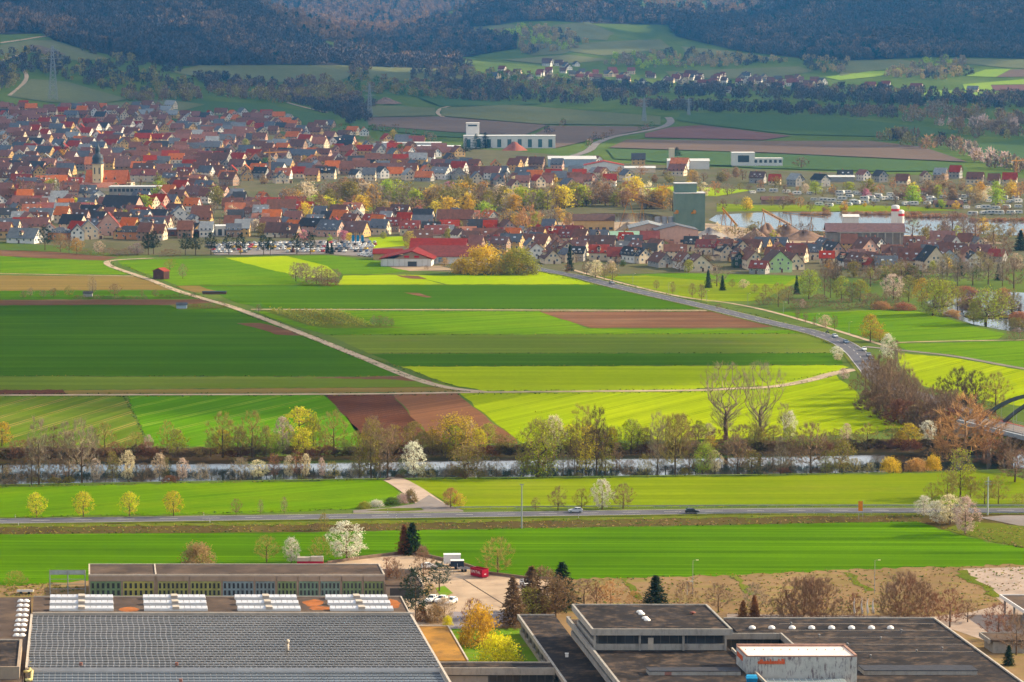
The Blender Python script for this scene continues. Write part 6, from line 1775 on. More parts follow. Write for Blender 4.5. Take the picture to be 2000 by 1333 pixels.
trees('pine 88 489 44 dark 30;pine 290 498 40 dark 32;pine 300 497 44 dark 30;pine 362 499 42 dark 26;pine 382 499 40 dark 28;pine 412 498 42 dark 30;pine 447 498 38 dark 24;pine 470 498 40 dark 26;pine 515 499 38 dark 26;pine 528 499 34 dark 20;pine 580 497 40 dark 26;pine 606 497 40 dark 26;spruce 640 496 26 dark 12;spruce 572 494 14 red 9;spruce 648 497 22 dark 10;shrub 210 499 14 hedge 50;shrub 250 500 14 hedge 50;shrub 330 501 14 hedge 50;shrub 165 498 10 hedge 40;roundbud 150 496 30 gold 26;roundbud 118 492 34 bud 26;bloom 193 496 24 cream 22;bloom 268 498 22 rose 30;tall 135 495 36 brown 16;fspruce 945 470 28 dark 24;fspruce 838 432 26 dark 22;fspruce 900 470 24 dark 20;fspruce 440 320 26 dark 22;fspruce 405 312 20 dark 18;fspruce 930 292 30 dark 26;fspruce 948 290 30 dark 28;fspruce 910 296 26 dark 24', 'at the edge of the built-up area')
trees('tall 1100 262 0.1 brown 0.1', 'x') if False else None
belt(16, (1390, 1620), lambda x: 458 + 4 * math.sin(x), (12, 26), 'on the near lake shore', BC)
belt(16, (1780, 2000), lambda x: 466 + 5 * math.sin(x), (16, 34), 'on the near lake shore', BC)
# reeds in front of the lake
for x0, x1, y in ((1570, 1620, 419), (1650, 1800, 419.5), (1900, 2000, 432), (1770, 1880, 425)):
    x = x0
    while x < x1:
        tree('fshrub', x, y, R.uniform(5, 8), 'reed', 'in the lake reeds', R.uniform(14, 22)); x += R.uniform(9, 15)
# vineyard and orchard rows
def crop_rows():
    for i in range(9):
        a = gp(530 + i * 16, 607 + i * 0.2); b = gp(612 + i * 15, 638 + i * .2)
        mb = MB()
        n = 40
        rs = np.random.RandomState(i)
        for q in range(n * 6):
            t = rs.uniform()
            c = a + (b - a) * t + np.array((rs.normal(0, .5), rs.normal(0, .5), rs.uniform(.1, 1.4)))
            u = rs.normal(0, .45, 3); v = rs.normal(0, .45, 3)
            mb.poly([tuple(c), tuple(c + u), tuple(c + v)])
        o = mb.build('berry_row', LEAF['olive'])
        tag(o, f'low olive berry row beside the diagonal track, {ORD[i]} from left', 'crop row', 'berry rows in the orchard plot')
crop_rows()

# weeds and tussocks along tracks, roads, field margins and rough ground
def tufts(name, label, lines, n, spread, hr, cols, polys=()):
    rs = np.random.RandomState(n)
    V, Fs, MI = [], [], []
    segs = []
    for ln in lines:
        W = [gp(*p) for p in ln]
        for a, b in zip(W, W[1:]):
            segs.append((a, b, float(np.hypot(*(b - a)[:2]))))
    tot = sum(q[2] for q in segs) if segs else 0
    pts = []
    for a, b, L in segs:
        for _ in range(int(n * L / tot)):
            t = rs.uniform(); c = a + (b - a) * t
            pts.append(c + np.array((rs.normal(0, spread), rs.normal(0, spread), 0)))
    for q, k in polys:
        x0 = min(p[0] for p in q); x1 = max(p[0] for p in q); y0 = min(p[1] for p in q); y1 = max(p[1] for p in q)
        for _ in range(k):
            x, y = rs.uniform(x0, x1), rs.uniform(y0, y1)
            if inpoly(q, x, y): pts.append(gp(x, y))
    for c in pts:
        k = rs.randint(len(cols))
        for _ in range(4):
            d = rs.normal(0, .35, 2); h = rs.uniform(*hr); w = rs.normal(0, .16, 2)
            i = len(V)
            V += [(c[0] - w[0], c[1] - w[1], c[2] + .05), (c[0] + w[0], c[1] + w[1], c[2] + .05), (c[0] + d[0], c[1] + d[1], c[2] + h)]
            Fs.append((i, i + 1, i + 2)); MI.append(k)
    o = link_mesh(name, V, Fs, [LEAF[c] for c in cols], None, False, MI)
    tag(o, label, None, None, 'stuff')
tufts('weeds', 'weeds along tracks and field margins', [
    [(216, 510), (222, 526), (300, 553), (400, 588), (520, 629), (700, 700), (870, 761), (945, 770)], [(240, 517), (300, 546), (400, 581), (520, 621), (700, 692), (880, 753)],
    [(0, 776), (700, 773.5), (1340, 767), (1500, 761), (1630, 735)], [(0, 770), (700, 768), (945, 764), (1340, 761), (1500, 753), (1630, 726)], [(490, 603), (900, 604), (1390, 605)], [(490, 608), (900, 609), (1390, 609)],
    [(0, 735), (800, 736)], [(640, 655), (1600, 652)], [(725, 691), (1640, 690)], [(785, 716), (1645, 713)], [(243, 773), (290, 872)],
    [(1060, 533), (1190, 562), (1390, 608), (1580, 654), (1640, 680)], [(1130, 535), (1290, 573), (1500, 622), (1640, 660), (1690, 690)], [(0, 952), (740, 937)], [(800, 937), (1500, 929), (1900, 920)], [(0, 1012), (690, 996)], [(0, 1044), (1020, 1033), (1790, 1019), (2000, 1072)]],
    3600, .55, (.12, .5), ('olive', 'green', 'green', 'hedge'))
tufts('rough_grass', 'rough grass on the embankment and the waste ground', [], 0, .5, (.12, .5), ('brown', 'bud', 'olive', 'green'),
    [([(0, 1028), (1000, 1017), (1800, 1003), (1800, 1018), (1000, 1034), (0, 1044)], 2400), ([(1120, 1132), (1700, 1112), (2000, 1104), (2000, 1150), (1900, 1195), (1400, 1200), (1110, 1180)], 1900), ([(0, 1145), (100, 1140), (170, 1150), (100, 1165), (0, 1165)], 300), ([(1850, 1036), (2000, 1030), (2000, 1072), (1930, 1058)], 400), ([(0, 878), (1000, 872), (1800, 860), (1800, 874), (1000, 884), (0, 892)], 1800)])
# ================================================================ FACTORY AND OFFICES IN FRONT
KO = 0.138                                     # the works stand slightly askew: depth lines run along (-KO, 1)
def ab(px, py, z):
    p = at_z(px, py, z)
    return p[0] + KO * p[1], p[1]
def ow(a, y, z):
    return (a - KO * y, y, z)
class Site:
    def __init__(s, name, base, label, cat, group=None):
        s.b = np.array((base[0], base[1], 0.0))
        s.e = thing(name, s.b, label, cat, 0, group)
    def loc(s, p):
        return tuple(np.array(p) - s.b)
    def box(s, name, mat, a0, a1, y0, y1, z0, z1, parent=None, zt=None):
        mb = MB()
        zt = zt or (z1, z1)
        mb.hexa([s.loc(ow(a0, y0, z0)), s.loc(ow(a1, y0, z0)), s.loc(ow(a1, y1, z0)), s.loc(ow(a0, y1, z0)),
                 s.loc(ow(a0, y0, zt[0])), s.loc(ow(a1, y0, zt[0])), s.loc(ow(a1, y1, zt[1])), s.loc(ow(a0, y1, zt[1]))])
        return mb.build(name, mat, parent or s.e)
M_FELT = plain('roof_felt', (0.075, 0.052, 0.041), 0.95, 0.35, 0.16, stain=((0.15, 0.10, 0.068), 0.14, 0.75))
M_FELT2 = plain('roof_felt_dark', (0.026, 0.021, 0.021), 0.95, 0.4, 0.14, stain=((0.125, 0.085, 0.06), 0.3, 0.85))
M_FASC = plain('concrete_fascia', (0.34, 0.31, 0.275), 0.85, 0.10, 0.4, stain=((0.17, 0.15, 0.135), 0.8, 0.6))
M_FASC2 = plain('concrete_fascia_warm', (0.34, 0.26, 0.195), 0.85, 0.12, 0.4, stain=((0.24, 0.19, 0.15), 0.8, 0.5))
M_RIM = plain('roof_rim', (0.46, 0.39, 0.32), 0.7, 0.15, 0.6)
M_BAND = plain('dark_window_band', (0.035, 0.04, 0.05), 0.15, 0.3, 0.4, spec=0.5)
M_DOME = plain('dome_plastic', (0.76, 0.72, 0.68), 0.35, 0.06, 1.0, spec=0.4)

# --- garages
zr = 5.6
a0, yf = ab(173, 1123, zr); a1, _ = ab(752, 1123, zr); _, yb = ab(400, 1102, zr)
S = Site('garage_block', (a0 - KO * yf, yf), 'long concrete garage block with rows of green, yellow and blue doors', 'garage building')
S.box('wall', M_FASC2, a0, a1, yf + .35, yb, -.5, zr - .4)
aw = a0 + (a1 - a0) * 0.227
S.box('roof', M_FELT, a0 + .4, aw - .2, yf + .3, yb - .3, zr - .397, zr - .1)
S.box('roof', M_FELT, aw + .2, a1 - .4, yf + .3, yb - .3, zr - .397, zr - .1)
for nm, q in (('rim', (a0, a0 + .38, yf, yb)), ('rim', (aw - .18, aw + .18, yf + .31, yb - .31)), ('rim', (a1 - .38, a1, yf, yb)), ('rim', (a0 + .39, a1 - .39, yb - .29, yb)), ('rim', (a0 + .39, a1 - .39, yf, yf + .29))):
    S.box(nm, M_RIM, *q, zr - .39, zr + .1)
BAYS = [(176, 236, 6, (0.10, 0.21, 0.08)), (240, 300, 6, (0.36, 0.35, 0.05)), (308, 367, 7, (0.28, 0.30, 0.06)), (372, 431, 7, (0.30, 0.33, 0.07)), (435, 495, 7, (0.17, 0.27, 0.32)), (499, 537, 5, (0.16, 0.25, 0.28)), (542, 579, 5, (0.15, 0.25, 0.08)), (584, 622, 5, (0.12, 0.24, 0.16)), (626, 664, 5, (0.14, 0.25, 0.20)), (669, 706, 5, (0.12, 0.23, 0.08)), (711, 749, 5, (0.15, 0.22, 0.06))]
for bi, (x0, x1, nl, c) in enumerate(BAYS):
    m = plain('door_paint_%d' % bi, tuple(.75 * v * 1.35 + .25 * .28 for v in c), 0.65, 0.16, 0.8, stain=((0.14, 0.13, 0.10), .6, .4))
    b0, _ = ab(x0, 1150, 2.0); b1, _ = ab(x1, 1150, 2.0)
    # same plane as the facade
    b0 = a0 + (x0 - 173) / (752 - 173) * (a1 - a0); b1 = a0 + (x1 - 173) / (752 - 173) * (a1 - a0)
    S.box('fascia_panel', M_FASC2, b0 - .15, b1 + .25, yf + .02, yf + .33, 3.95, zr - .4)
    S.box('pillar', M_FASC2, b1 + .05, b1 + .4, yf + .06, yf + .34, -.5, 3.94)
    wl = (b1 - b0) / nl
    for i in range(nl):
        lf = S.box('door_leaf', m, b0 + i * wl + .03, b0 + (i + 1) * wl - .03, yf + .2, yf + .348, -.4, 3.9)
        for z0, z1 in ((0.45, 1.65), (2.15, 3.45)):
            S.box('pane', M_BAND, b0 + i * wl + wl * .25, b0 + (i + 1) * wl - wl * .25, yf + .15, yf + .198, z0, z1, lf)
lf = None
a2, yf2 = ab(827, 1143, 3.4); _, yb2 = ab(790, 1112, 3.4)
S2 = Site('annex', (a1 - KO * yf2, yf2), 'low annex with brown flat roof at the right end of the garages', 'annex')
S2.box('wall', M_FASC2, a1 + .02, a2, yf2, yb2, -.5, 3.0); S2.box('roof', M_FELT, a1 + .05, a2 - .3, yf2 + .1, yb2 - .2, 3.003, 3.3)
S2.box('rim', M_RIM, a2 - .28, a2 + .05, yf2 - .05, yb2, 3.004, 3.5); S2.box('rim', M_RIM, a1 + .05, a2 - .3, yb2 - .19, yb2, 3.004, 3.5)
S2.box('garage_opening', M_BAND, a1 + 1, a2 - 1, yf2 - .06, yf2 - .01, 0, 2.6)

# --- glass-roofed production hall
zs = 8.6
a0, yb = ab(66, 1166, zs); a1, _ = ab(784, 1166, zs); _, ym = ab(400, 1198, zs)
S = Site('production_hall', (a0 - KO * ym, ym), 'production hall with grey glass tiled roof and white skylight strips', 'factory hall')
S.box('wall', M_FASC2, a0, a1, ym - 75, yb, -.5, zs - .6)
S.box('flat_roof', M_FELT, a0, a1 - .3, ym, yb - .25, zs - .597, zs)
S.box('rim', M_RIM, a0, a1, yb - .24, yb, zs - .596, zs + .2); S.box('rim', M_RIM, a1 - .29, a1, ym, yb - .25, zs - .596, zs + .2); S.box('rim', M_RIM, a0, a1 + 1, ym - .45, ym - .02, zs - .596, zs + .25)
mo = plain('rust_moss', (0.30, 0.10, 0.03), .95, .3, .4)
for (x0, x1), (r0, r1) in (((228, 275), (1186, 1195)), ((590, 632), (1171, 1186)), ((600, 650), (1184, 1193)), ((760, 778), (1170, 1188))):
    q0, y0 = ab(x0, r1, zs); q1, y1 = ab(x1, r0, zs)
    mb = MB(); n = 14
    pts = [S.loc(ow((q0 + q1) / 2 + (q1 - q0) / 2 * math.cos(t) * R.uniform(.7, 1.1), (y0 + y1) / 2 + (y1 - y0) / 2 * math.sin(t) * R.uniform(.7, 1.1), zs + .006)) for t in [2 * math.pi * i / n for i in range(n)]]
    mb.poly(pts); mb.build('moss_patch', mo, S.e)
m_sk = plain('skylight_white', (0.50, 0.50, 0.53), .35, .12, .6, spec=.35)
for x0, x1 in ((98, 221), (279, 401), (458, 579), (635, 756)):
    q0, _ = ab(x0, 1169, zs); q1, _ = ab(x1, 1169, zs)
    for rr in (1170, 1181, 1192):
        _, y0 = ab(400, rr + 2.0, zs); _, y1 = ab(400, rr - 1.6, zs)
        base = S.box('skylight', M_FRAME, q0, q1, y0, y1, zs + .005, zs + .45)
        n = 11; w = (q1 - q0) / n
        for i in range(n):
            if i == 5: S.box('vent_box', M_RIM, q0 + i * w - .1, q0 + (i + 1) * w + .1, y0 - .2, y1 + .1, zs + .46, zs + 1.0, base)
            else: S.box('pane', m_sk, q0 + i * w + .05, q0 + (i + 1) * w - .05, y0 + .05, y1 - .05, zs + .452, zs + .6, base, zt=(zs + .58, zs + .85))
# glass tiles
def pane_mat():
    m, nt, b = new_mat('roof_glass')
    oi = nt.nodes.new('ShaderNodeObjectInfo')
    n1 = noise(nt, objco(nt), 0.06, 4)
    col = ramp(nt, n1, [(0.3, (0.060, 0.060, 0.062)), (0.7, (0.125, 0.118, 0.115))])
    hs = nt.nodes.new('ShaderNodeHueSaturation')
    nt.links.new(mathn(nt, 'MULTIPLY_ADD', oi.outputs['Random'], 0.35, 0.82), hs.inputs['Value'])
    nt.links.new(col, hs.inputs['Color']); nt.links.new(hs.outputs[0], b.inputs['Base Color'])
    b.inputs['Roughness'].default_value = 0.45
    b.inputs['Specular IOR Level'].default_value = 0.25
    return m
M_PANE = pane_mat()
M_PANE2 = plain('roof_glass_blue', (0.09, 0.105, 0.125), .4, .15, .2, spec=.3)
zg0, zg1 = 8.3, 9.6
g0, yg0 = ab(64, 1201, zg0); g1, _ = ab(800, 1201, zg0); _, yg1 = ab(400, 1303, zg1)
S.box('glass_bed', plain('glazing_bar', (0.62, 0.57, 0.53), .7, .1, .3), g0, g1, yg1, yg0, zs - 1.2, zg1 - .16, zt=(zg1 - .16, zg0 - .16))
S.box('edge_trim', M_RIM, g1 + .01, g1 + .5, yg1 - 20, yg0 + .5, zs - 1.2, zg1 + .1, zt=(zg1 + .3, zg0 + .15))
S.box('edge_trim', M_RIM, g0 - .5, g0 - .01, yg1 - 1, yg0 + .5, zs - 1.2, zg1 + .1, zt=(zg1 + .1, zg0 + .15))
ncol, nrow = 72, 22
cw = (g1 - g0) / ncol; rl = (yg0 - yg1) / nrow
pane_me = {}
def pane_quad(c, r, ya, yb_, za, zb, off):
    x0 = g0 + c * cw + off + .11; x1 = g0 + (c + 1) * cw + off - .11
    if c == 26 and r % 2: x1 += cw * .5
    x0 = max(x0, g0 + .02); x1 = min(x1, g1 - .02)
    t0, t1 = (r + .05) / nrow, (r + .95) / nrow
    y0 = yg1 + (yg0 - yg1) * t0; y1 = yg1 + (yg0 - yg1) * t1
    z0 = zg1 + (zg0 - zg1) * t0; z1 = zg1 + (zg0 - zg1) * t1
    return x0, x1, y0, y1, z0 + .10, z1 - .03
rest = MB(); made = 0
for r in range(nrow):
    for c in range(-1, ncol):
        off = cw * (0.5 if (c > 26 and r % 2) else 0.0) + cw * .12 * math.sin(r * .9)
        x0, x1, y0, y1, z0, z1 = pane_quad(c, r, 0, 0, 0, 0, off)
        if x1 - x0 < .2: continue
        full = abs((x1 - x0) - (cw - .22)) < .01
        if made < 296 and full:
            if 'p' not in pane_me:
                mb = MB()
                dy = y1 - y0; dz = z1 - z0
                P8 = [(0, 0, -.12), (x1 - x0, 0, -.12), (x1 - x0 - KO * dy, dy, dz - .12), (-KO * dy, dy, dz - .12)]
                mb.hexa(P8 + [(a, b, q + .12) for a, b, q in P8])
                me = bpy.data.meshes.new('glass_tile'); me.from_pydata(mb.v, [], mb.f); me.materials.append(M_PANE); pane_me['p'] = me
            o = child('glass_tile', pane_me['p'], S.e, S.loc(ow(x0, y0, z0)))
            made += 1
        else:
            jz = R.uniform(-.02, .02)
            rest.hexa([S.loc(ow(x0, y0, z0 - .12)), S.loc(ow(x1, y0, z0 - .12)), S.loc(ow(x1, y1, z1 - .12)), S.loc(ow(x0, y1, z1 - .12)), S.loc(ow(x0, y0, z0 + jz)), S.loc(ow(x1, y0, z0 + jz)), S.loc(ow(x1, y1, z1 + jz)), S.loc(ow(x0, y1, z1 + jz))])
o = rest.build('glass_tiles_rear', M_PANE, S.e); o['kind'] = 'stuff'
# second bay nearer the viewer
S.box('gutter', plain('gutter_shade', (0.02, 0.025, 0.035), .6), g0 + .6, g1, yg1 - 2.2, yg1 - .01, zs - 1.2, zg1 - 1.6)  # near-black colour paints in the shade of the roof valley
_, y2 = ab(400, 1311, zg1 - 1.0)
rest = MB()
S.box('glass_bed', MATS['glazing_bar'], g0 + 1, g1, y2 - 40, y2, zs - 2.2, zg1 - 1.2, zt=(zg1 - .4, zg1 - 1.2))
for r in range(14):
    for c in range(ncol - 1):
        x0 = g0 + 1 + c * cw; x1 = x0 + cw - .1
        t0 = r / 14; t1 = (r + .86) / 14
        ya, yc = y2 - 40 * t0 - .1, y2 - 40 * t1
        za, zc = zg1 - 1.1 + .8 * t0, zg1 - 1.1 + .8 * t1
        rest.hexa([S.loc(ow(x0, yc, zc - .1)), S.loc(ow(x1, yc, zc - .1)), S.loc(ow(x1, ya, za - .1)), S.loc(ow(x0, ya, za - .1)), S.loc(ow(x0, yc, zc + .12)), S.loc(ow(x1, yc, zc + .12)), S.loc(ow(x1, ya, za + .02)), S.loc(ow(x0, ya, za + .02))])
o = rest.build('glass_tiles_front', M_PANE2, S.e); o['kind'] = 'stuff'
p = at_z(561, 1271, 9.2)
mb = MB(); mb.tube((0, 0, -.4), (0, 0, 1.7), .42, .42, 10); mb.tube((0, 0, 1.7), (.2, -.5, 2.2), .42, .42, 10); mb.build('vent_pipe', M_RIM, S.e, True, S.loc(p))
for px, py in ((158, 1299), (345, 1299), (353, 1331)):
    p = at_z(px, py, 9.7); mb = MB(); mb.box(-.3, .3, -.3, .3, -.2, .5); mb.build('roof_vent', M_CHIM, S.e, False, S.loc(p))
# roof with twin domes on the left
c0, yb = ab(-160, 1166, zs); c1, _ = ab(63, 1166, zs)
S = Site('workshop_block', (c1 - KO * (yb - 40), yb - 40), 'flat brown workshop roof with eight white twin domes', 'workshop')
S.box('wall', M_FASC2, c0, c1 - .3, yb - 90, yb - .1, -.5, zs - .5); S.box('roof', M_FELT, c0, c1 - .3, yb - 90, yb - .1, zs - .497, zs - .1)
for i, (px, py) in enumerate(((46, 1174), (45, 1183), (44, 1192), (43, 1202), (42, 1212), (40, 1221), (39, 1231), (38, 1241))):
    p = np.array(at_z(px, py, zs))
    mb = MB()
    for dx in (-.62, .62):
        mb.lathe([(.75, 0), (.72, .18), (.5, .42), (.2, .52), (.01, .54)], 10, 0, (dx, 0, 0))
    mb.box(-1.4, 1.4, -.75, .75, -.1, .05)
    mb.build('twin_dome', M_DOME, S.e, True, S.loc((p[0], p[1], zs - .1)))
z2 = 11.0
d0, yb2 = ab(-120, 1250, z2); d1, _ = ab(43, 1250, z2); _, yf2 = ab(0, 1304, z2)
S.box('upper_wall', M_FASC2, d0, d1, yf2, yb2, zs - .09, z2 - .3); S.box('upper_roof', M_FELT2, d0, d1 - .5, yf2 + .4, yb2 - .3, z2 - .297, z2 - .1)
S.box('upper_rim', M_FASC2, d1 - .49, d1 + .05, yf2 - .02, yb2 + .02, z2 - .296, z2 + .15); S.box('upper_rim', M_RIM, d0, d1 - .5, yb2 - .29, yb2 + .02, z2 - .296, z2 + .15); S.box('upper_rim', M_FASC2, d0, d1 - .5, yf2 - .02, yf2 + .39, z2 - .296, z2 + .15)
mp = plain('pipe_yellow', (0.55, 0.47, 0.20), .5)
for k, (x0, r0) in enumerate(((58, 1300), (61, 1316))):
    p = at_z(x0, r0 + 18, zs); q = at_z(x0 + 2, r0, zs)
    mb = MB(); A = Vector(S.loc(p)) + Vector((0, 0, .6)); B = Vector(S.loc(q)) + Vector((0, 0, .6))
    mb.tube(A, B, .3, .3, 8); mb.tube(A, A + Vector((-1.2, 0, 0)), .3, .3, 8); mb.build('duct', mp, S.e, True)
# moss roof
zm = 4.4
m0, yb = ab(814, 1223, zm); m1, _ = ab(876, 1223, zm); _, yf = ab(880, 1290, zm)
S = Site('moss_roof_wing', ((m0 + m1) / 2 - KO * yf, yf), 'low wing with orange brown mossy flat roof beside the glass roof', 'wing')
S.box('wall', M_FASC2, m0 - 4, m1 - .05, yf, yb - .05, -.5, zm - .3)
S.box('roof', plain('moss_roof', (0.30, 0.15, 0.03), .95, .35, .12, stain=((0.12, 0.075, 0.04), .16, .8)), m0 - 4, m1 - .3, yf, yb - .3, zm - .297, zm - .05)
S.box('rim', M_RIM, m1 - .29, m1 + .05, yf, yb, zm - .296, zm + .12); S.box('rim', M_RIM, m0 - 4, m1 - .3, yb - .29, yb, zm - .296, zm + .12)

# --- office complex
def slab(S, nm, a0, a1, y0, y1, z, th, felt=M_FELT2, sides='lfbr', inner=.45):
    """flat roof with concrete fascias butted at the corners"""
    S.box(nm, felt, a0 + inner, a1 - inner, y0 + inner, y1 - inner, z - th + .3, z - .25)
    if 'f' in sides: S.box('fascia', M_FASC, a0, a1, y0, y0 + inner - .003, z - th, z)
    if 'b' in sides: S.box('fascia', M_FASC, a0, a1, y1 - inner + .003, y1, z - th, z)
    if 'l' in sides: S.box('fascia', M_FASC, a0, a0 + inner - .003, y0 + inner, y1 - inner, z - th, z)
    if 'r' in sides: S.box('fascia', M_FASC, a1 - inner + .003, a1, y0 + inner, y1 - inner, z - th, z)
def glazing(S, a0, a1, y, z0, z1, n, posts=0):
    w = (a1 - a0) / n
    for i in range(n):
        S.box('window', M_BAND, a0 + i * w + .06, a0 + (i + 1) * w - .06, y - .05, y - .002, z0, z1)
Z1, Z2, Z3 = 12.8, 8.2, 4.6
r0, y1f = ab(1156, 1229, Z1); r1, _ = ab(1431, 1229, Z1); _, y1b = ab(1250, 1180, Z1)
S = Site('office_block', ((r0 + r1) / 2 - KO * y1f, y1f), 'terraced concrete office block with dark flat roofs and window bands', 'office building')
slab(S, 'top_roof', r0, r1, y1f, y1b, Z1, 1.4)
S.box('storey_core', plain('storey_dark', (0.10, 0.10, 0.10), .7), r0 + 1.4, r1 - 1.6, y1f + 1.3, y1b - 1.2, Z2 - .2, Z1 - 1.1)
S.box('sill_wall', M_FASC, r0 + 1.1, r1 - 1.5, y1f + .95, y1f + 1.29, Z2 - .2, Z2 + 1.15)
S.box('sill_wall', M_FASC, r0 + 1.0, r0 + 1.38, y1f + 1.3, y1b - 1.2, Z2 - .2, Z2 + 1.15)
glazing(S, r0 + 1.6, r1 - 1.8, y1f + 1.29, Z2 + 1.2, Z1 - 1.42, 14)
for i in range(12):
    yy = y1f + 1.6 + i * (y1b - y1f - 3) / 12
    S.box('window', M_BAND, r0 + 1.34, r0 + 1.395, yy, yy + (y1b - y1f - 3) / 12 - .12, Z2 + 1.2, Z1 - 1.42)
for t in (0.025, .345, .655, .955):
    x = r0 + (r1 - r0) * t
    S.box('column', M_FASC, x - .22, x + .22, y1f + .5, y1f + .94, Z2 - .2, Z1 - 1.403)
q = r0 + (r1 - r0) * .425
S.box('door', M_RIM, q - .6, q + .55, y1f + .86, y1f + .945, Z2 - .15, Z2 + 2.5)
for px, py in ((1249, 1196), (1253, 1200), (1260, 1208), (1264, 1212)):
    p = at_z(px, py, Z1 - .25); mb = MB(); mb.lathe([(.75, -.05), (.75, .1), (.55, .35), (.01, .48)], 12); mb.build('roof_dome', M_DOME, S.e, True, S.loc(p))
p = at_z(1353, 1200, Z1 - .25); mb = MB(); mb.lathe([(.3, -.05), (.3, .3), (.75, .32), (.5, .55), (.01, .62)], 12); mb.build('roof_fan', plain('fan_red', (0.22, 0.08, 0.06), .6), S.e, True, S.loc(p))
# terrace storey
t0, y2b = ab(1106, 1204, Z2 + .4); t1, _ = ab(1417, 1255, Z2); y2f = 560.0
S.box('terrace_roof', M_FELT2, t0 + .5, t1 - .3, y2f, y2b - .3, Z2 - .6, Z2 - .25)
S.box('fascia', M_FASC, t0, t0 + .497, y2f, y2b, Z2 - .9, Z2 + .4); S.box('fascia', M_FASC, t0 + .5, r0 + .9, y2b - .297, y2b, Z2 - .9, Z2 + .4)
S.box('fascia', M_RIM, t1 - .297, t1 + .05, y2f, y1f + .9, Z2 - .9, Z2 + .4)
S.box('storey_core', MATS['storey_dark'], t0 + 1.2, t1 - .6, y2f, y2b - .9, Z3 - .3, Z2 - .61)
S.box('sill_wall', M_FASC, t0 + .9, t0 + 1.19, y2f, y2b - .9, Z3 - .3, Z3 + 1.0)
for i in range(30):
    yy = y2f + 40 + i * (y2b - y2f - 42) / 30
    S.box('window', M_BAND, t0 + 1.14, t0 + 1.195, yy, yy + (y2b - y2f - 42) / 30 - .15, Z3 + 1.05, Z2 - .95)
# lower roof to the left with the connecting wing
l0, y3b = ab(1010, 1200, Z3); y3f = 560.0
S.box('lower_roof', M_FELT2, l0 + .5, t0 + .85, y3f, y3b - .3, Z3 - .7, Z3 - .3)
S.box('fascia', M_FASC, l0, l0 + .497, y3f, y3b, Z3 - 1.0, Z3); S.box('fascia', M_FASC, l0 + .5, t0 + .85, y3b - .297, y3b, Z3 - 1.0, Z3)
S.box('storey_core', MATS['storey_dark'], l0 + .9, t0 + .85, y3f, y3b - .5, -.5, Z3 - .71)
S.box('sill_wall', M_FASC, l0 + .5, l0 + .89, y3f, y3b - .5, -.5, 1.1)
for i in range(22):
    yy = y3b - 2 - (i + 1) * 1.9
    S.box('window', M_BAND, l0 + .84, l0 + .895, yy + .1, yy + 1.8, 1.15, Z3 - 1.02)
    if i % 3 == 0: S.box('column', M_FASC, l0 + .4, l0 + .83, yy - .12, yy + .09, 1.11, Z3 - 1.02)
p = at_z(1107, 1281, Z3); mb = MB(); mb.box(-.35, .35, -.3, .3, -.3, .5); mb.box(-.42, .42, -.37, .37, .5, .56); mb.build('roof_vent', M_DOME, S.e, False, S.loc(p))
w0, y4b = ab(853, 1293, Z3); _, y4f = ab(960, 1305, Z3)
S.box('link_roof', M_FELT2, w0, l0 - .01, y4f + .4, y4b - .2, Z3 - .7, Z3 - .25); S.box('fascia', M_RIM, w0, l0 - .01, y4b - .197, y4b, Z3 - 1, Z3 + .05)
for i in range(3):
    x0 = w0 + (l0 + 1.2 - w0) * i / 3; x1 = w0 + (l0 + 1.2 - w0) * (i + 1) / 3
    S.box('fascia_panel', M_FASC, x0 + .02, min(x1 - .02, l0 - .01), y4f, y4f + .39, Z3 - 1.55, Z3)
S.box('link_core', MATS['storey_dark'], w0 + 1, l0 - .01, y4f + .8, y4b - .4, -.5, Z3 - .71)
glazing(S, w0 + (l0 - w0) * .43, l0 - .3, y4f + .79, .4, Z3 - 1.6, 8)
S.box('wall_panel', M_FASC, w0 + 1, w0 + (l0 - w0) * .42, y4f + .72, y4f + .79, .2, Z3 - 1.9)
# low plant box on the terrace
b0, yb = ab(1262, 1303, Z2 + .8); b1, _ = ab(1440, 1303, Z2 + .8); _, yf = ab(1300, 1310, Z2 + .8)
S.box('plant_box', M_FASC, b0, b1, yf, yb, Z2 - .24, Z2 + .6); S.box('plant_box_cover', plain('dark_cover', (0.05, 0.05, 0.06), .8), b0 - .1, b1, yf - .1, yb + .1, Z2 + .603, Z2 + .75)
S.box('hatch', M_CHIM, b0 + 3.2, b0 + 4.6, yf - .05, yf - .005, Z2 - .2, Z2 + .5)
# right wing
Z5 = 5.6
s0, y5b = ab(1413, 1207, Z5); s1, _ = ab(1823, 1205, Z5); n0, yn = ab(1528, 1238, Z5)
S = Site('office_wing_building', (n0 - KO * yn, yn), 'broad flat office wing with a row of white roof domes', 'office building')
S.box('roof', M_FELT2, s0, n0 + .01, yn + .4, y5b - .4, Z5 - .8, Z5 - .2); S.box('roof', M_FELT2, n0 + .012, s1 - .4, 540.0, y5b - .4, Z5 - .8, Z5 - .2)
S.box('fascia', M_FASC, s0, s1, y5b - .397, y5b, Z5 - 1.2, Z5 + .1); S.box('fascia', M_RIM, s1 - .397, s1, 540.0, y5b - .4, Z5 - 1.2, Z5 + .12)
S.box('fascia', M_FASC, t1 + .5, n0 - .45, yn, yn + .397, Z5 - 1.3, Z5 + .05); S.box('fascia', M_FASC, n0 - .44, n0 + .01, 540.0, yn + .397, Z5 - 1.3, Z5 + .12)
S.box('core', MATS['storey_dark'], t1 + .5, n0 - .5, yn + .9, y5b - .8, -.5, Z5 - .81); S.box('core', MATS['storey_dark'], n0 + .1, s1 - 1, 540.0, y5b - .8, -.5, Z5 - .81)
glazing(S, t1 + .6, n0 - .5, yn + .89, 1.0, Z5 - 1.35, 9)
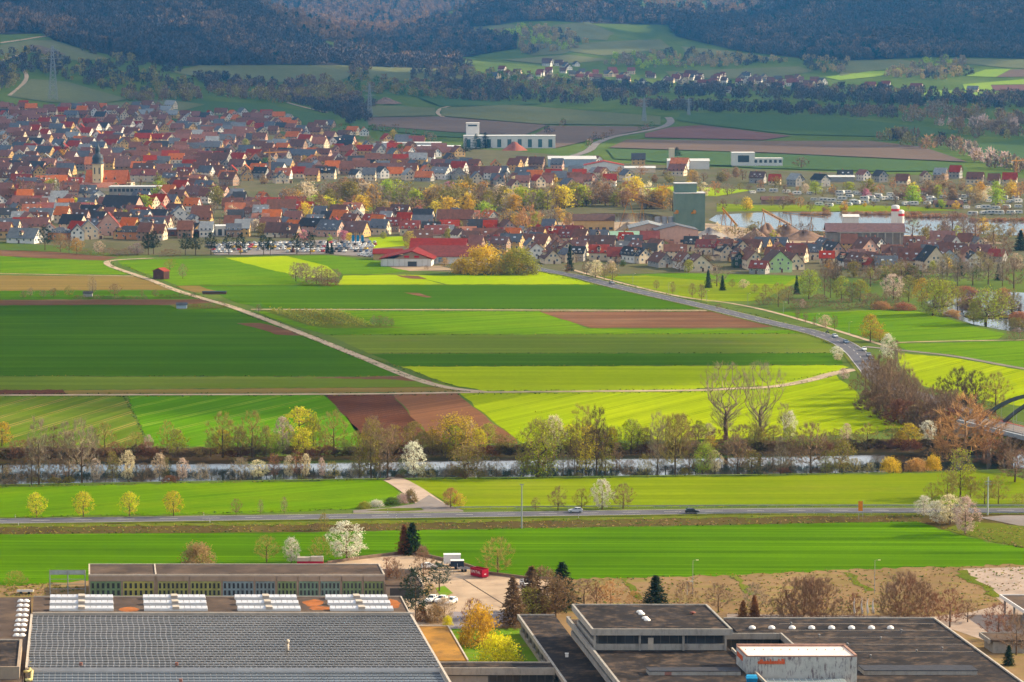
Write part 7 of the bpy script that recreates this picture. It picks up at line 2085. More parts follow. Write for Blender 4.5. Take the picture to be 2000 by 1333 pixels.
for i, px in enumerate((1469, 1507, 1547, 1585, 1624, 1663, 1702, 1739)):
    p = at_z(px, 1228, Z5 - .2); mb = MB(); mb.lathe([(.8, -.05), (.8, .22), (.62, .5), (.3, .66), (.01, .7)], 12); mb.build('roof_dome', M_DOME, S.e, True, S.loc(p))
b0, yb = ab(1676, 1299, Z5 + .9); b1, _ = ab(1896, 1299, Z5 + .9); _, yf = ab(1700, 1309, Z5 + .9)
S.box('plant_box', M_FASC, b0, b1, yf, yb, Z5 - .19, Z5 + .7); S.box('plant_box_cover', MATS['dark_cover'], b0, b1 + .1, yf - .1, yb + .1, Z5 + .703, Z5 + .85)
for i in range(5):
    yy = y5b - 6 - i * 7.5
    S.box('conductor_wire', M_RIM, n0 + 2, s1 - 1.5, yy, yy + .07, Z5 - .198, Z5 - .12)
for px, py in ((1545, 1221), (1600, 1245), (1655, 1262), (1720, 1250), (1760, 1235), (1790, 1275), (1700, 1285), (1840, 1270)):
    p = at_z(px, py, Z5 - .2); mb = MB(); mb.lathe([(.14, -.02), (.14, .5), (.26, .52), (.2, .66), (.01, .7)], 8); mb.build('vent_cowl', M_STEEL, S.e, True, S.loc(p))
# stained lift house with orange lettering
zl = 11.8
k0, yf = ab(1458, 1281, zl); k1, _ = ab(1674, 1281, zl); _, yb = ab(1550, 1261, zl)
S = Site('lift_house', (k0 - KO * yf, yf), 'stained white roof house with orange lettering and pale roof', 'roof house')
def stained():
    m, nt, b = new_mat('creeper_stained_wall')
    co = objco(nt)
    n1 = noise(nt, mapping(nt, co, (1, 1, 0.22)), 1.5, 6, 0.75)
    n2 = noise(nt, mapping(nt, co, (1, 1, 1)), 0.22, 3)
    f = mathn(nt, 'MULTIPLY', ramp(nt, n1, [(0.50, (0,) * 3), (0.60, (1,) * 3)]), ramp(nt, n2, [(0.36, (0,) * 3), (0.55, (1,) * 3)]))
    base = ramp(nt, noise(nt, co, .5, 3), [(.3, (0.36, 0.36, 0.34)), (.7, (0.47, 0.46, 0.43))])
    nt.links.new(mixc(nt, f, base, (0.10, 0.055, 0.07)), b.inputs['Base Color'])
    b.inputs['Roughness'].default_value = .9
    return m
S.box('wall', stained(), k0, k1, yf, yb, 4.0, zl - .3)
S.box('roof', plain('pale_membrane', (0.74, 0.62, 0.54), .8, .06, .3), k0 + .25, k1 - .5, yf + .12, yb - .6, zl - .297, zl - .1)
mb_ = plain('brown_rim', (0.36, 0.21, 0.16), .8)
S.box('rim', mb_, k0, k1, yb - .59, yb, zl - .296, zl + .35); S.box('rim', mb_, k1 - .49, k1 + .02, yf, yb - .6, zl - .296, zl + .2); S.box('rim', mb_, k0 - .02, k0 + .24, yf, yb - .6, zl - .296, zl + .1); S.box('rim', mb_, k0 + .25, k1 - .5, yf - .02, yf + .1, zl - .296, zl)
for i in range(12):
    S.box('roof_pin', M_CHIM, k0 + 1 + i * 1.85, k0 + 1.12 + i * 1.85, yb - 4.2, yb - 4.08, zl - .1, zl + .15)
mor = plain('sign_orange', (0.55, 0.10, 0.035), .6)
W0 = k0 + (k1 - k0) * .105; hs = [.62, .95, .95, .62, .6, .72, .6, 1.05, .62, .6, .66, .66, 1.05, .68, 1.1, .95]
for i, h in enumerate(hs):
    S.box('letter', mor, W0 + i * .345, W0 + i * .345 + .27, yf - .16, yf - .01, zl - 1.75, zl - 1.75 + h)
S.box('letter_rail', mor, W0 - .1, W0 + 16 * .345, yf - .12, yf - .02, zl - 1.55, zl - 1.30)
mb = MB(); q = [S.loc(ow(k0 - .08, yf + 3.5, zl - 1.9)), S.loc(ow(k0 - .08, yb - 1.2, zl - 1.9)), S.loc(ow(k0 - .08, yb - 1.2, zl - .9)), S.loc(ow(k0 - .08, yf + 3.5, zl - .9))]
mb.hexa([q[0], q[1], tuple(np.array(q[1]) + (.07, 0, 0)), tuple(np.array(q[0]) + (.07, 0, 0)), q[3], q[2], tuple(np.array(q[2]) + (.07, 0, 0)), tuple(np.array(q[3]) + (.07, 0, 0))]); mb.build('side_lettering', mor, S.e)
x0, yq = ab(1485, 1325, 7.2); x1, _ = ab(1648, 1325, 7.2)
S = Site('glass_lean_to', (x0 - KO * yq, yq), 'glazed lean-to roof of thirteen panes below the stained wall', 'glass roof')
S.box('frame', M_FRAME, x0, x1, yq - 9, yq, 5.45, 6.2, zt=(6.2, 7.1))
for i in range(13):
    w = (x1 - x0) / 13
    S.box('pane', plain('lean_to_glass', (0.22, 0.26, 0.27), .3, .1, .4, spec=.4), x0 + i * w + .1, x0 + (i + 1) * w - .1, yq - 8.8, yq - .2, 5.9, 6.3, zt=(6.3, 7.16))
p = at_z(1468, 1333, 8.0)
e = thing('waste_skip', (p[0], p[1], 8.0), 'small blue covered skip beside the stained wall', 'skip')
mb = MB(); mb.hexa([(-1, -.8, 0), (1, -.8, 0), (1, .8, 0), (-1, .8, 0), (-1.2, -1, 1.0), (1.2, -1, 1.0), (1.2, 1, 1.0), (-1.2, 1, 1.0)]); mb.build('tub', plain('skip_blue', (0.02, 0.20, 0.38), .4), e)
mb = MB(); mb.hexa([(-1.2, -1, 1.003), (1.2, -1, 1.003), (1.2, 1, 1.003), (-1.2, 1, 1.003), (-1.0, -.5, 1.5), (1.0, -.5, 1.5), (1.0, .5, 1.5), (-1.0, .5, 1.5)]); mb.build('lid', plain('skip_blue_lid', (0.03, 0.30, 0.55), .4), e)
# canopy at the right edge
zc = 4.6
c0, ycb = ab(1952, 1162, zc)
S = Site('car_canopy', (c0 - KO * ycb, ycb), 'flat white edged canopy on posts at the right edge', 'canopy')
S.box('roof', M_FELT, c0 + .3, c0 + 26, ycb - 30, ycb - .25, zc - .4, zc - .1)
S.box('rim', M_DOME, c0, c0 + .297, ycb - 30, ycb, zc - .7, zc + .1); S.box('rim', M_DOME, c0 + .3, c0 + 26, ycb - .247, ycb, zc - .7, zc + .1)
for i in range(4): S.box('post', M_FASC, c0 + .6, c0 + 1.0, ycb - 2 - i * 7.5, ycb - 1.6 - i * 7.5, -.3, zc - .4)
S = Site('low_pavilion', at_z(1925, 1260, 0), 'small concrete pavilion behind the big flat roof', 'pavilion')
c0, yq = ab(1912, 1236, 3.2)
S.box('roof', M_FELT, c0 + .3, c0 + 9, yq - 8, yq - .2, 2.8, 3.1); S.box('rim', M_FASC, c0, c0 + .297, yq - 8, yq, 2.3, 3.3); S.box('rim', M_FASC, c0 + .3, c0 + 9, yq - .197, yq, 2.3, 3.3); S.box('wall', M_FASC, c0 + 1, c0 + 9, yq - 7.5, yq - .8, -.5, 2.79)
# steel gantry beside the garages
p = at_z(98, 1165, 0)
e = thing('steel_gantry', p, 'galvanised steel gantry frame left of the garages', 'gantry')
for x in (0, 4.4, 8.7): bx(e, 'post', M_STEEL, (x - .12, x + .12, -.12, .12, 0, 6.6))
for z in (1.8, 3.0, 4.2, 5.4, 6.45): bx(e, 'crossbar', M_STEEL, (.13, 8.57, -.06, .06, z, z + .12))
bx(e, 'top_panel', plain('gantry_panel', (0.34, 0.40, 0.38), .4), (.14, 8.56, -.03, .03, 5.53, 6.44))
p = at_z(50, 1160, 0)
e = thing('flatbed_trailer', p, 'pale trailer parked left of the steel gantry', 'trailer')
bx(e, 'bed', M_RIM, (-2, 2, -.9, .9, .6, .9)); bx(e, 'side_board', M_FRAME, (-2, 2, -.98, -.91, .6, 1.2)); 
for x in (-1, 1): mb = MB(); mb.tube((x, -1.0, .35), (x, -.8, .35), .35, .35, 10); mb.build('wheel', plain('tyre', (0.02, 0.02, 0.02), .9), e)

# ================================================================ VEHICLES
M_TYRE = MATS['tyre']; M_CGLASS = plain('car_glass', (0.03, 0.04, 0.05), .1, .1, 1.0, spec=.6)
M_HL = plain('headlamp', (0.8, 0.8, 0.78), .2); M_TL = plain('tail_lamp', (0.4, 0.01, 0.01), .3)
def paint(name, c): return plain('paint_' + name, c, 0.28, 0.04, .5, spec=.5)
PAINT = dict(silver=paint('silver', (0.48, 0.50, 0.53)), black=paint('black', (0.015, 0.017, 0.025)), white=paint('white', (0.78, 0.77, 0.75)), blue=paint('blue', (0.10, 0.16, 0.26)), red=paint('red', (0.45, 0.02, 0.02)), grey=paint('grey', (0.20, 0.21, 0.23)), dark=paint('dark', (0.05, 0.055, 0.065)), yellow=paint('yellow', (0.62, 0.38, 0.02)))
def car_body():
    """side profile extruded with tumblehome; length along x, nose at +x"""
    prof = [(-2.05, .35), (-2.1, .75), (-2.0, 1.0), (-1.75, 1.1), (-1.2, 1.12), (.75, 1.05), (1.55, .92), (1.98, .78), (2.1, .55), (2.05, .32)]
    mb = MB(); w = .86
    n = len(prof)
    L = [(x, -w * (1 if .4 < z < 1.0 else .95), z) for x, z in prof]; Rr = [(x, -y, z) for x, y, z in L]
    mb.poly(L); mb.poly(Rr[::-1])
    for i in range(n):
        j = (i + 1) % n
        mb.quad(L[j], L[i], Rr[i], Rr[j])
    # roof panel
    mb.hexa([(-1.35, -.62, 1.44), (.1, -.62, 1.46), (.1, .62, 1.46), (-1.35, .62, 1.44), (-1.25, -.56, 1.50), (.0, -.56, 1.52), (.0, .56, 1.52), (-1.25, .56, 1.50)])
    for x0, x1 in ((-1.85, -1.36), (.8, .1), (-.55, -.6)):
        for s in (-1, 1): mb.bar((x0, s * .80, 1.08), (x1, s * .61, 1.47), .09)
    gl = MB()
    gl.hexa([(-1.86, -.78, 1.09), (.82, -.78, 1.06), (.82, .78, 1.06), (-1.86, .78, 1.09), (-1.36, -.6, 1.45), (.1, -.6, 1.47), (.1, .6, 1.47), (-1.36, .6, 1.45)])
    wh = MB(); wh.tube((0, -.1, 0), (0, .1, 0), .32, .32, 14)
    rim = MB(); rim.tube((0, -.115, 0), (0, .115, 0), .19, .19, 10)
    return mb, gl, wh, rim
_cb = car_body()
CME = []
for nm, mb, mt in zip(('body', 'cabin_glass', 'tyre', 'rim'), _cb, (PAINT['white'], M_CGLASS, M_TYRE, M_STEEL)):
    me = bpy.data.meshes.new(nm); me.from_pydata(mb.v, [], mb.f); me.materials.append(mt); CME.append(me)
def car(px, py, rz, col, label, group=None, z=None, scale=1.0, cat='car', name='car'):
    p = gp(px, py)
    e = empty(name, (p[0], p[1], .22), rz, scale)
    tag(e, label, cat, group)
    b = child('body', CME[0], e, mat=PAINT[col]); child('cabin_glass', CME[1], e)
    for x in (-1.28, 1.3):
        for y in (-.78, .78):
            t = child('wheel', CME[2], e, (x, y, .32)); child('rim', CME[3], t)
    for s in (-.6, .6):
        mb = MB(); mb.box(1.98, 2.09, s - .17, s + .17, .58, .74); mb.build('headlight', M_HL, e)
        mb = MB(); mb.box(-2.11, -2.03, s - .15, s + .15, .72, .92); mb.build('tail_light', M_TL, e)
    return e
car(1124, 1003, math.pi, 'silver', 'silver hatchback driving left on the country road', 'cars on the country road')
car(1352, 1004.5, 0.0, 'black', 'black car driving right on the country road', 'cars on the country road')
for px, py, col, lab in ((1631, 660, 'silver', 'silver car following the motorcycle on the curved village road'), (1652, 671.5, 'blue', 'blue car second in the queue on the curved road'), (1688, 686, 'white', 'white car in the oncoming lane on the curved road'), (1697, 697, 'grey', 'grey car behind the white car on the curved road'), (1701, 704, 'dark', 'dark car beside the bare trees on the curved road'), (1195, 556, 'grey', 'grey car alone on the straight village road')):
    g_ = gp(px, py); i = min(range(len(W_M) - 1), key=lambda k: (W_M[k][0] - g_[0]) ** 2 + (W_M[k][1] - g_[1]) ** 2)
    d = W_M[i + 1] - W_M[i]
    car(px, py, math.atan2(d[1], d[0]), col, lab, 'cars on the curved road')
p = gp(1616, 652); i = 0
e = thing('motorcycle', (p[0], p[1], .22), 'motorcycle with dark rider leading the cars on the curved road', 'motorcycle', -.8)
mb = MB(); mb.box(-.7, .6, -.15, .15, .45, .85); mb.bar((.4, 0, .8), (.75, 0, .35), .12); mb.build('frame', PAINT['dark'], e)
for x in (-.7, .75): mb = MB(); mb.tube((x, -.07, .32), (x, .07, .32), .32, .32, 12); mb.build('wheel', M_TYRE, e)
mb = MB(); mb.lathe([(.10, .75), (.22, .95), (.26, 1.25), (.14, 1.42), (.07, 1.45), (.14, 1.55), (.13, 1.68), (.01, 1.75)], 10); mb.build('rider', PAINT['black'], e, True)
for k, (px, py) in enumerate(((843, 1177), (862, 1178), (881, 1181))):
    car(px, py, math.radians(-112), 'white', f'small white car in the yard, {ORD[k]} of three from left', 'white cars in the yard', scale=1.05)
car(1026, 1146, math.radians(-70), 'white', 'white van-like car half hidden behind the brown conifer', None); car(838, 1112, math.radians(10), 'white', 'white car parked left of the box trailer', None)
def trailer(px, py, L, H, col, label, rz=0.0, zb=.7, open_=False):
    p = gp(px, py); e = thing('box_trailer' if not open_ else 'flat_trailer', (p[0], p[1], .1), label, 'trailer', rz)
    if open_:
        bx(e, 'bed', M_STEEL, (-L / 2, L / 2, -1, 1, zb, zb + .15)); bx(e, 'side_board', M_STEEL, (-L / 2, L / 2, -1.05, -1.003, zb, zb + .6)); bx(e, 'end_board', M_STEEL, (-L / 2 - .06, -L / 2 - .003, -1, 1, zb, zb + H))
    else:
        bx(e, 'box_body', col, (-L / 2, L / 2, -1.1, 1.1, zb, zb + H)); bx(e, 'box_roof', M_DOME, (-L / 2 - .05, L / 2 + .05, -1.15, 1.15, zb + H + .003, zb + H + .1))
    for x in (-.4, .4): 
        for y in (-1.0, .8): mb = MB(); mb.tube((x, y, .35), (x, y + .2, .35), .35, .35, 12); mb.build('wheel', M_TYRE, e)
    mb = MB(); mb.bar((L / 2, 0, zb - .1), (L / 2 + 1.0, 0, zb - .2), .1); mb.build('drawbar', M_STEEL, e)
trailer(883, 1106, 4.4, 2.3, M_DOME, 'white box trailer at the back of the yard', .05)
trailer(893, 1112, 3.4, 1.5, plain('trailer_navy', (0.03, 0.045, 0.07), .5), 'navy blue box trailer with white roof', .05)
trailer(906, 1117, 3.2, 1.2, None, 'grey open trailer with tall end board beside the red skip', .05, open_=True)
trailer(848, 1110, 4.2, 1.0, None, 'silver flat trailer left of the box trailers', .1, open_=True)
# red skip with lettering
p = gp(942, 1131)
e = thing('red_skip', (p[0], p[1], .1), 'open red steel skip with white lettering on its side', 'skip container', math.atan2(3.1, -2.75) + math.pi)
m_rs = plain('skip_red', (0.36, 0.008, 0.03), .5, .12, .8)
L = 4.6
def skip_wall(pts, nm): mb = MB(); mb.hexa(pts); mb.build(nm, m_rs, e)
bx(e, 'floor', m_rs, (-L, 0, 0, 2.1, .2, .3))
bx(e, 'side_wall', m_rs, (-L, 0, 0, .08, .301, 2.2)); bx(e, 'side_wall', m_rs, (-L, 0, 2.02, 2.1, .301, 2.2)); bx(e, 'end_wall', m_rs, (-.08, 0, .083, 2.017, .301, 2.2)); bx(e, 'end_wall', m_rs, (-L, -L + .08, .083, 2.017, .301, 2.2))
for i in range(7): bx(e, 'rib', m_rs, (-L + .1 + i * .72, -L + .18 + i * .72, -.06, -.003, .32, 2.1))
bx(e, 'rim', m_rs, (-L - .05, .05, -.09, .09, 2.203, 2.3)); bx(e, 'rim', m_rs, (-L - .05, .05, 2.0, 2.18, 2.203, 2.3))
bx(e, 'runner', M_STEEL, (-L, 0, .4, .6, 0, .197)); bx(e, 'runner', M_STEEL, (-L, 0, 1.5, 1.7, 0, .197))
def lettering(txt, size, parent, loc, rot, mat, nm='lettering'):
    c = bpy.data.curves.new(nm, 'FONT'); c.body = txt; c.size = size; c.extrude = .015; c.space_character = 1.25
    o = bpy.data.objects.new(nm, c); COL.objects.link(o); o.parent = parent; o.location = loc; o.rotation_euler = rot
    c.materials.append(mat)
    bpy.context.view_layer.update()
    me = bpy.data.meshes.new_from_object(o.evaluated_get(bpy.context.evaluated_depsgraph_get()))
    q = bpy.data.objects.new(nm, me); COL.objects.link(q); q.parent = parent; q.location = loc; q.rotation_euler = rot
    bpy.data.objects.remove(o); q.name = nm; return q
lettering('SMITAL', .95, e, (-L + .3, -.085, 1.05), (math.pi / 2, 0, 0), M_DOME)
bx(e, 'plate', M_DOME, (.005, .03, .6, 1.3, .85, 1.1))
# red and white tarpaulin containers behind the garages
p = gp(606, 1103)
e = thing('tarpaulin_container', p, 'two red containers with grey white tarpaulin tops behind the garages', 'container')
e['label'] = 'red container with grey white tarpaulin top behind the garages'
bx(e, 'tub', m_rs, (-3.4, 3.4, -1, 1, .1, 1.0)); bx(e, 'tarpaulin', M_RIM, (-3.4, -.1, -.95, .95, 1.003, 2.0), (.1, 3.4, -.95, .95, 1.003, 2.15))

# --- posts and signs
def lamp(px, py, h, label, arm=.9, group='street lamps'):
    p = gp(px, py); H = h / pxm(p)
    e = thing('street_lamp', p, label, 'lamp', 0, group)
    mb = MB(); mb.tube((0, 0, 0), (0, 0, H), .09, .06, 8); mb.bar((0, 0, H), (arm, 0, H + .1), .06); mb.build('pole', M_STEEL, e)
    mb = MB(); mb.box(arm - .1, arm + .5, -.12, .12, H + .02, H + .16); mb.build('lamp_head', M_DOME, e)
lamp(1353, 1160, 66, 'tall grey lamp post in the dry grass near the pine'); lamp(1708, 1160, 66, 'tall grey lamp post beside the furled flags'); lamp(1342, 1162, 26, 'short lamp post behind the bare shrubs')
for k, (px, py) in enumerate(((1236, 557), (1306, 574), (1380, 590), (1460, 596), (1530, 613), (1595, 636), (1658, 651))): lamp(px, py, 22, f'slim street lamp along the village road, {ORD[k]} from left')
p = gp(1019, 1033); H = 88 / pxm(p)
e = thing('utility_pole', p, 'tall grey T-shaped pole beside the country road', 'pole')
mb = MB(); mb.tube((0, 0, 0), (0, 0, H), .22, .16, 10); mb.build('pole', M_STEEL, e); bx(e, 'crossbar', M_STEEL, (-.6, .6, -.1, .1, H - .25, H))
p = gp(1929, 1007); H = 76 / pxm(p)
e = thing('utility_pole', p, 'tall pale pole with cross arms near the blossom trees', 'pole')
mb = MB(); mb.tube((0, 0, 0), (0, 0, H), .24, .15, 10); mb.build('pole', plain('pole_green_grey', (0.40, 0.44, 0.40), .7), e)
for z in (H - 1.4, H - 2.2): bx(e, 'cross_arm', M_STEEL, (-.9, .9, -.08, .08, z, z + .15))
p = gp(1681, 1016)
e = thing('banner_sign', p, 'orange banner on twin posts beside the country road', 'banner')
for x in (-.6, .6): mb = MB(); mb.tube((x, 0, 0), (x, 0, 5.6), .06, .06, 6); mb.build('post', M_STEEL, e)
bx(e, 'banner', plain('banner_orange', (0.75, 0.22, 0.01), .7), (-.72, .5, -.08, -.05, 2.6, 5.4))
for k, px in enumerate((1668, 1683, 1694, 1705)):
    p = gp(px, 1204); e = thing('flagpole', p, f'furled white flag on pole behind the flat roof, {ORD[k]} from left', 'flag', 0, 'furled white flags')
    mb = MB(); mb.tube((0, 0, 0), (0, 0, 4.4), .06, .04, 8); mb.build('pole', M_STEEL, e)
    mb = MB(); mb.lathe([(.05, .6), (.3, .9), (.24, 2.0), (.16, 3.2), (.04, 4.3)], 8); mb.v = [(x + .12 * math.sin(z * 1.7), y * .5, z) for x, y, z in mb.v]; mb.build('flag_cloth', M_DOME, e, True)
# guard rails
def guardrail(px0, px1, row0, row1, n, label):
    A = gp(px0, row0); B = gp(px1, row1)
    e = thing('guard_rail', A, label, 'guard rail', 0, 'guard rails')
    d = Vector(B - A)
    mb = MB(); mb.bar((0, 0, .62), tuple(d + Vector((0, 0, .62))), .08, .32); mb.build('rail', M_STEEL, e)
    for i in range(n):
        q = d * (i / (n - 1)); bx(e, 'post', M_STEEL, (q.x - .06, q.x + .06, q.y + .05, q.y + .17, 0, .8))
guardrail(890, 1480, 995, 991, 36, 'steel guard rail along the far side of the country road')
guardrail(1482, 2060, 991, 991, 34, 'steel guard rail continuing right behind the orange banner'); guardrail(1362, 2060, 1006.5, 1005, 40, 'steel guard rail along the near side of the country road')
for k, (px, py) in enumerate(((30, 1012), (36, 1027), (398, 1008), (410, 1021), (757, 1003), (774, 1014), (1130, 1013), (1590, 1005))):
    p = gp(px, py); e = thing('marker_post', p, f'white roadside marker post, {ORD[k]} from left', 'post', 0, 'roadside marker posts')
    bx(e, 'post', M_DOME, (-.07, .07, -.06, .06, 0, 1.0)); bx(e, 'band', PAINT['black'], (-.073, .073, -.063, .063, .68, .86))
p = gp(802, 982); e = thing('sign_post', p, 'small wooden sign post by the lane junction', 'post'); bx(e, 'post', M_DOOR, (-.12, .12, -.12, .12, 0, 2.2)); bx(e, 'sign_board', M_DOME, (-.2, .2, -.16, -.125, 1.3, 2.0))
ja, jb = gp(905, 1132), gp(988, 1184)
mb = MB(); mb.bar((ja[0], ja[1], .1), (jb[0], jb[1], .1), .3, .06); o = mb.build('drain_channel', plain('drain', (0.10, 0.07, 0.05), .9)); tag(o, 'dark drain channel running diagonally across the yard', 'drain')
# yard kerb wall along the field
pts = [gp(*q) for q in ((640, 1102), (700, 1093), (790, 1082), (828, 1087), (900, 1103), (958, 1123), (1030, 1132), (1095, 1132))]
mb = MB()
for a, b in zip(pts, pts[1:]): mb.bar((a[0], a[1], .4), (b[0], b[1], .4), .35, .8)
o = mb.build('yard_wall', plain('dry_wall', (0.22, 0.15, 0.11), .95, .25, .5)); tag(o, 'low brown boundary wall between yard and wheat field', 'wall')

# --- hut and log stack in the fields
p = gp(315, 545)
e = thing('field_hut', p, 'brown wooden field hut with red roof beside the dirt track', 'hut', math.radians(-28))
m_w = plain('hut_wood', (0.11, 0.05, 0.04), .9, .15, .8)
gable_walls(e, m_w, -3.4, 3.4, -2.6, 2.6, 4.2, 1.5, 'y'); gable_roof(e, 'roof', ROOF['r'], -3.4, 3.4, -2.6, 2.6, 4.2, 1.5, 'y', ov=.4)
bx(e, 'door', M_DOOR, (-1, 1, -2.68, -2.61, 0, 2.3))
p = gp(419, 575)
e = thing('log_stack', p, 'long dark log stack under tarpaulin beside the track', 'log stack')
bx(e, 'logs', M_DOOR, (-6, 6, -.8, .8, 0, 1.1)); bx(e, 'tarpaulin', plain('tarp', (0.05, 0.06, 0.10), .5), (-6.1, 6.1, -.9, .9, 1.103, 1.5))
p = gp(355, 603)
e = thing('garden_shed', p, 'small grey blue shed in the allotment', 'shed'); gable_walls(e, WALL['u'], -2.4, 2.4, -1.3, 1.3, 1.9, .8); gable_roof(e, 'roof', ROOF['s'], -2.4, 2.4, -1.3, 1.3, 1.9, .8, ov=.3)
p = gp(172, 580)
e = thing('garden_shed', p, 'low dark garden shed behind the long hedge', 'shed'); gable_walls(e, WALL['g'], -2.2, 2.2, -1.3, 1.3, 1.9, .7); gable_roof(e, 'roof', ROOF['d'], -2.2, 2.2, -1.3, 1.3, 1.9, .7, ov=.3)

# --- parked cars: one small mesh, copied
def mini(name, mats, parts):
    mb = MB()
    for mi, part in parts:
        o = len(mb.v); mb.v += part.v; mb.f += [tuple(i + o for i in f) for f in part.f]; mb.mi += [mi] * len(part.f)
    me = bpy.data.meshes.new(name); me.from_pydata(mb.v, [], mb.f)
    for m in mats: me.materials.append(m)
    me.polygons.foreach_set('material_index', mb.mi)
    return me
_w = MB()
for x in (-1.28, 1.3):
    for y in (-.78, .78): _w.tube((x, y - .1, .32), (x, y + .1, .32), .32, .32, 8)
MINI = mini('car', (PAINT['white'], M_CGLASS, M_TYRE), ((0, _cb[0]), (1, _cb[1]), (2, _w)))
cw_ = dict(silver='silver', black='black', white='white', blue='blue', red='red', grey='grey', dark='dark', yellow='yellow')
def mini_car(px, py, col, rz, place):
    p = gp(px, py)
    o = bpy.data.objects.new('parked_car', MINI); COL.objects.link(o)
    o.location = (p[0], p[1], p[2] + .12); o.rotation_euler = (0, 0, rz)
    o.material_slots[0].link = 'OBJECT'; o.material_slots[0].material = PAINT[col]
    tag(o, None, 'car', 'cars parked ' + place)
    PENDING.append((px, o, f'parked {col} car', place))
ROWN = ('in the rear row', 'in the second row', 'in the third row', 'in the fourth row', 'in the front row')
for ri, ry in enumerate((477.5, 481.5, 485.5, 490, 494.5)):
    x = 408 + ri * 3
    lim = 735 if ri < 3 else 728
    while x < lim:
        if R.random() < .88 and not (ri == 4 and 500 < x < 560):
            mini_car(x, ry - (x - 400) * .006, R.choice(('white', 'white', 'white', 'silver', 'silver', 'grey', 'dark', 'black', 'blue', 'red') if R.random() > .03 else ('yellow',)), R.choice((1.4, -1.7, 1.5)), ROWN[ri] + ' of the car park')
        x += R.uniform(8.5, 11.5)
for px, py in ((705, 500), (716, 502), (727, 503), (722, 497), (733, 499), (742, 504), (712, 497)): mini_car(px, py, R.choice(('silver', 'white', 'grey')), .4, 'left of the supermarket')
for px, py in ((1378, 463), (1390, 464), (1400, 466), (1420, 468), (1440, 470)): mini_car(px, py, R.choice(('white', 'grey', 'dark')), .3, 'at the gravel works')
# caravans
_c = MB(); _g = MB(); _t = MB()
pr = [(-2.7, .5), (-2.9, 1.4), (-2.5, 2.5), (2.3, 2.5), (2.8, 1.5), (2.6, .5)]
Lp = [(x, -1.1, z) for x, z in pr]; Rp = [(x, 1.1, z) for x, z in pr]
_c.poly(Lp); _c.poly(Rp[::-1])
for i in range(6): _c.quad(Lp[(i + 1) % 6], Lp[i], Rp[i], Rp[(i + 1) % 6])
for x in (-1.6, .6): _g.box(x - .6, x + .6, -1.13, -1.10, 1.4, 2.0)
_t.tube((0, -1.0, .32), (0, -.75, .32), .32, .32, 8); _t.tube((0, .75, .32), (0, 1.0, .32), .32, .32, 8); _t.bar((2.6, 0, .5), (3.7, 0, .45), .1)
CARA = mini('caravan', (plain('caravan_white', (0.52, 0.51, 0.48), .5), M_CGLASS, M_TYRE), ((0, _c), (1, _g), (2, _t)))
def caravan(px, py, place):
    p = gp(px, py)
    o = bpy.data.objects.new('caravan', CARA); COL.objects.link(o)
    o.location = (p[0], p[1], p[2] + .1); o.rotation_euler = (0, 0, R.uniform(-.6, .6))
    k = R.uniform(.9, 1.3); o.scale = (k, k, k)
    tag(o, None, 'caravan', 'caravans ' + place)
    PENDING.append((px, o, 'white caravan', place))
for x0, x1, y, pl in ((1470, 1680, 379, 'in the upper left camp'), (1640, 1780, 384, 'in the upper middle camp'), (1590, 1760, 394, 'in the row above the lake'), (1600, 1700, 402, 'on the lake shore'), (1700, 1990, 388, 'in the upper right camp'), (1770, 1860, 402, 'by the ochre club house'), (1850, 2000, 408, 'in the middle right camp'), (1900, 2000, 420, 'on the right lake shore'), (1780, 2000, 398, 'in the right camp')):
    x = x0
    while x < x1:
        caravan(x, y + R.uniform(-3, 3), pl); x += R.uniform(13, 26)
hall('club_house', 1853, 408, 20, 8, 3, 2.6, WALL['y'], ROOF['b'], 'ochre club house with brown roof in the caravan park', 'club house', wins=6)
hall('site_hut', 1815, 382, 18, 8, 3, 2.4, WALL['c'], ROOF['r'], 'red roofed hut at the caravan park', 'hut')
hall('site_hut', 1512, 399, 18, 8, 3, 2.2, WALL['t'], ROOF['b'], 'brown roofed bath hut by the lake', 'hut')

# --- bridge over the river at the right edge
P0 = np.array((160.0, 1018.0)); D = np.array((.38, -.925)); D /= np.hypot(*D); Nn = np.array((-D[1], D[0]))   # Nn points right of travel? used both sides
ZB = 6.0
span = 92.0
e = thing('arch_bridge', (P0[0], P0[1], 0), 'road bridge with dark steel arch at the right edge', 'bridge')
def bp(t, s, z): return (D[0] * t + Nn[0] * s, D[1] * t + Nn[1] * s, z)
def bbar(nm, mat, a, b, w, h): mb = MB(); mb.bar(a, b, w, h); return mb.build(nm, mat, e)
mb = MB(); mb.hexa([bp(-12, -6, ZB - 1.6), bp(-12, 6, ZB - 1.6), bp(span + 12, 6, ZB - 1.6), bp(span + 12, -6, ZB - 1.6), bp(-12, -6, ZB - .2), bp(-12, 6, ZB - .2), bp(span + 12, 6, ZB - .2), bp(span + 12, -6, ZB - .2)]); mb.build('deck', plain('deck_paint', (0.30, 0.32, 0.34), .6), e)
mb = MB(); mb.hexa([bp(-12, -4.5, ZB - .197), bp(-12, 4.5, ZB - .197), bp(span + 12, 4.5, ZB - .197), bp(span + 12, -4.5, ZB - .197), bp(-12, -4.5, ZB), bp(-12, 4.5, ZB), bp(span + 12, 4.5, ZB), bp(span + 12, -4.5, ZB)]); mb.build('carriageway', M_ASPH2, e)
m_arch = plain('arch_steel', (0.075, 0.085, 0.095), .5, .15, .6)
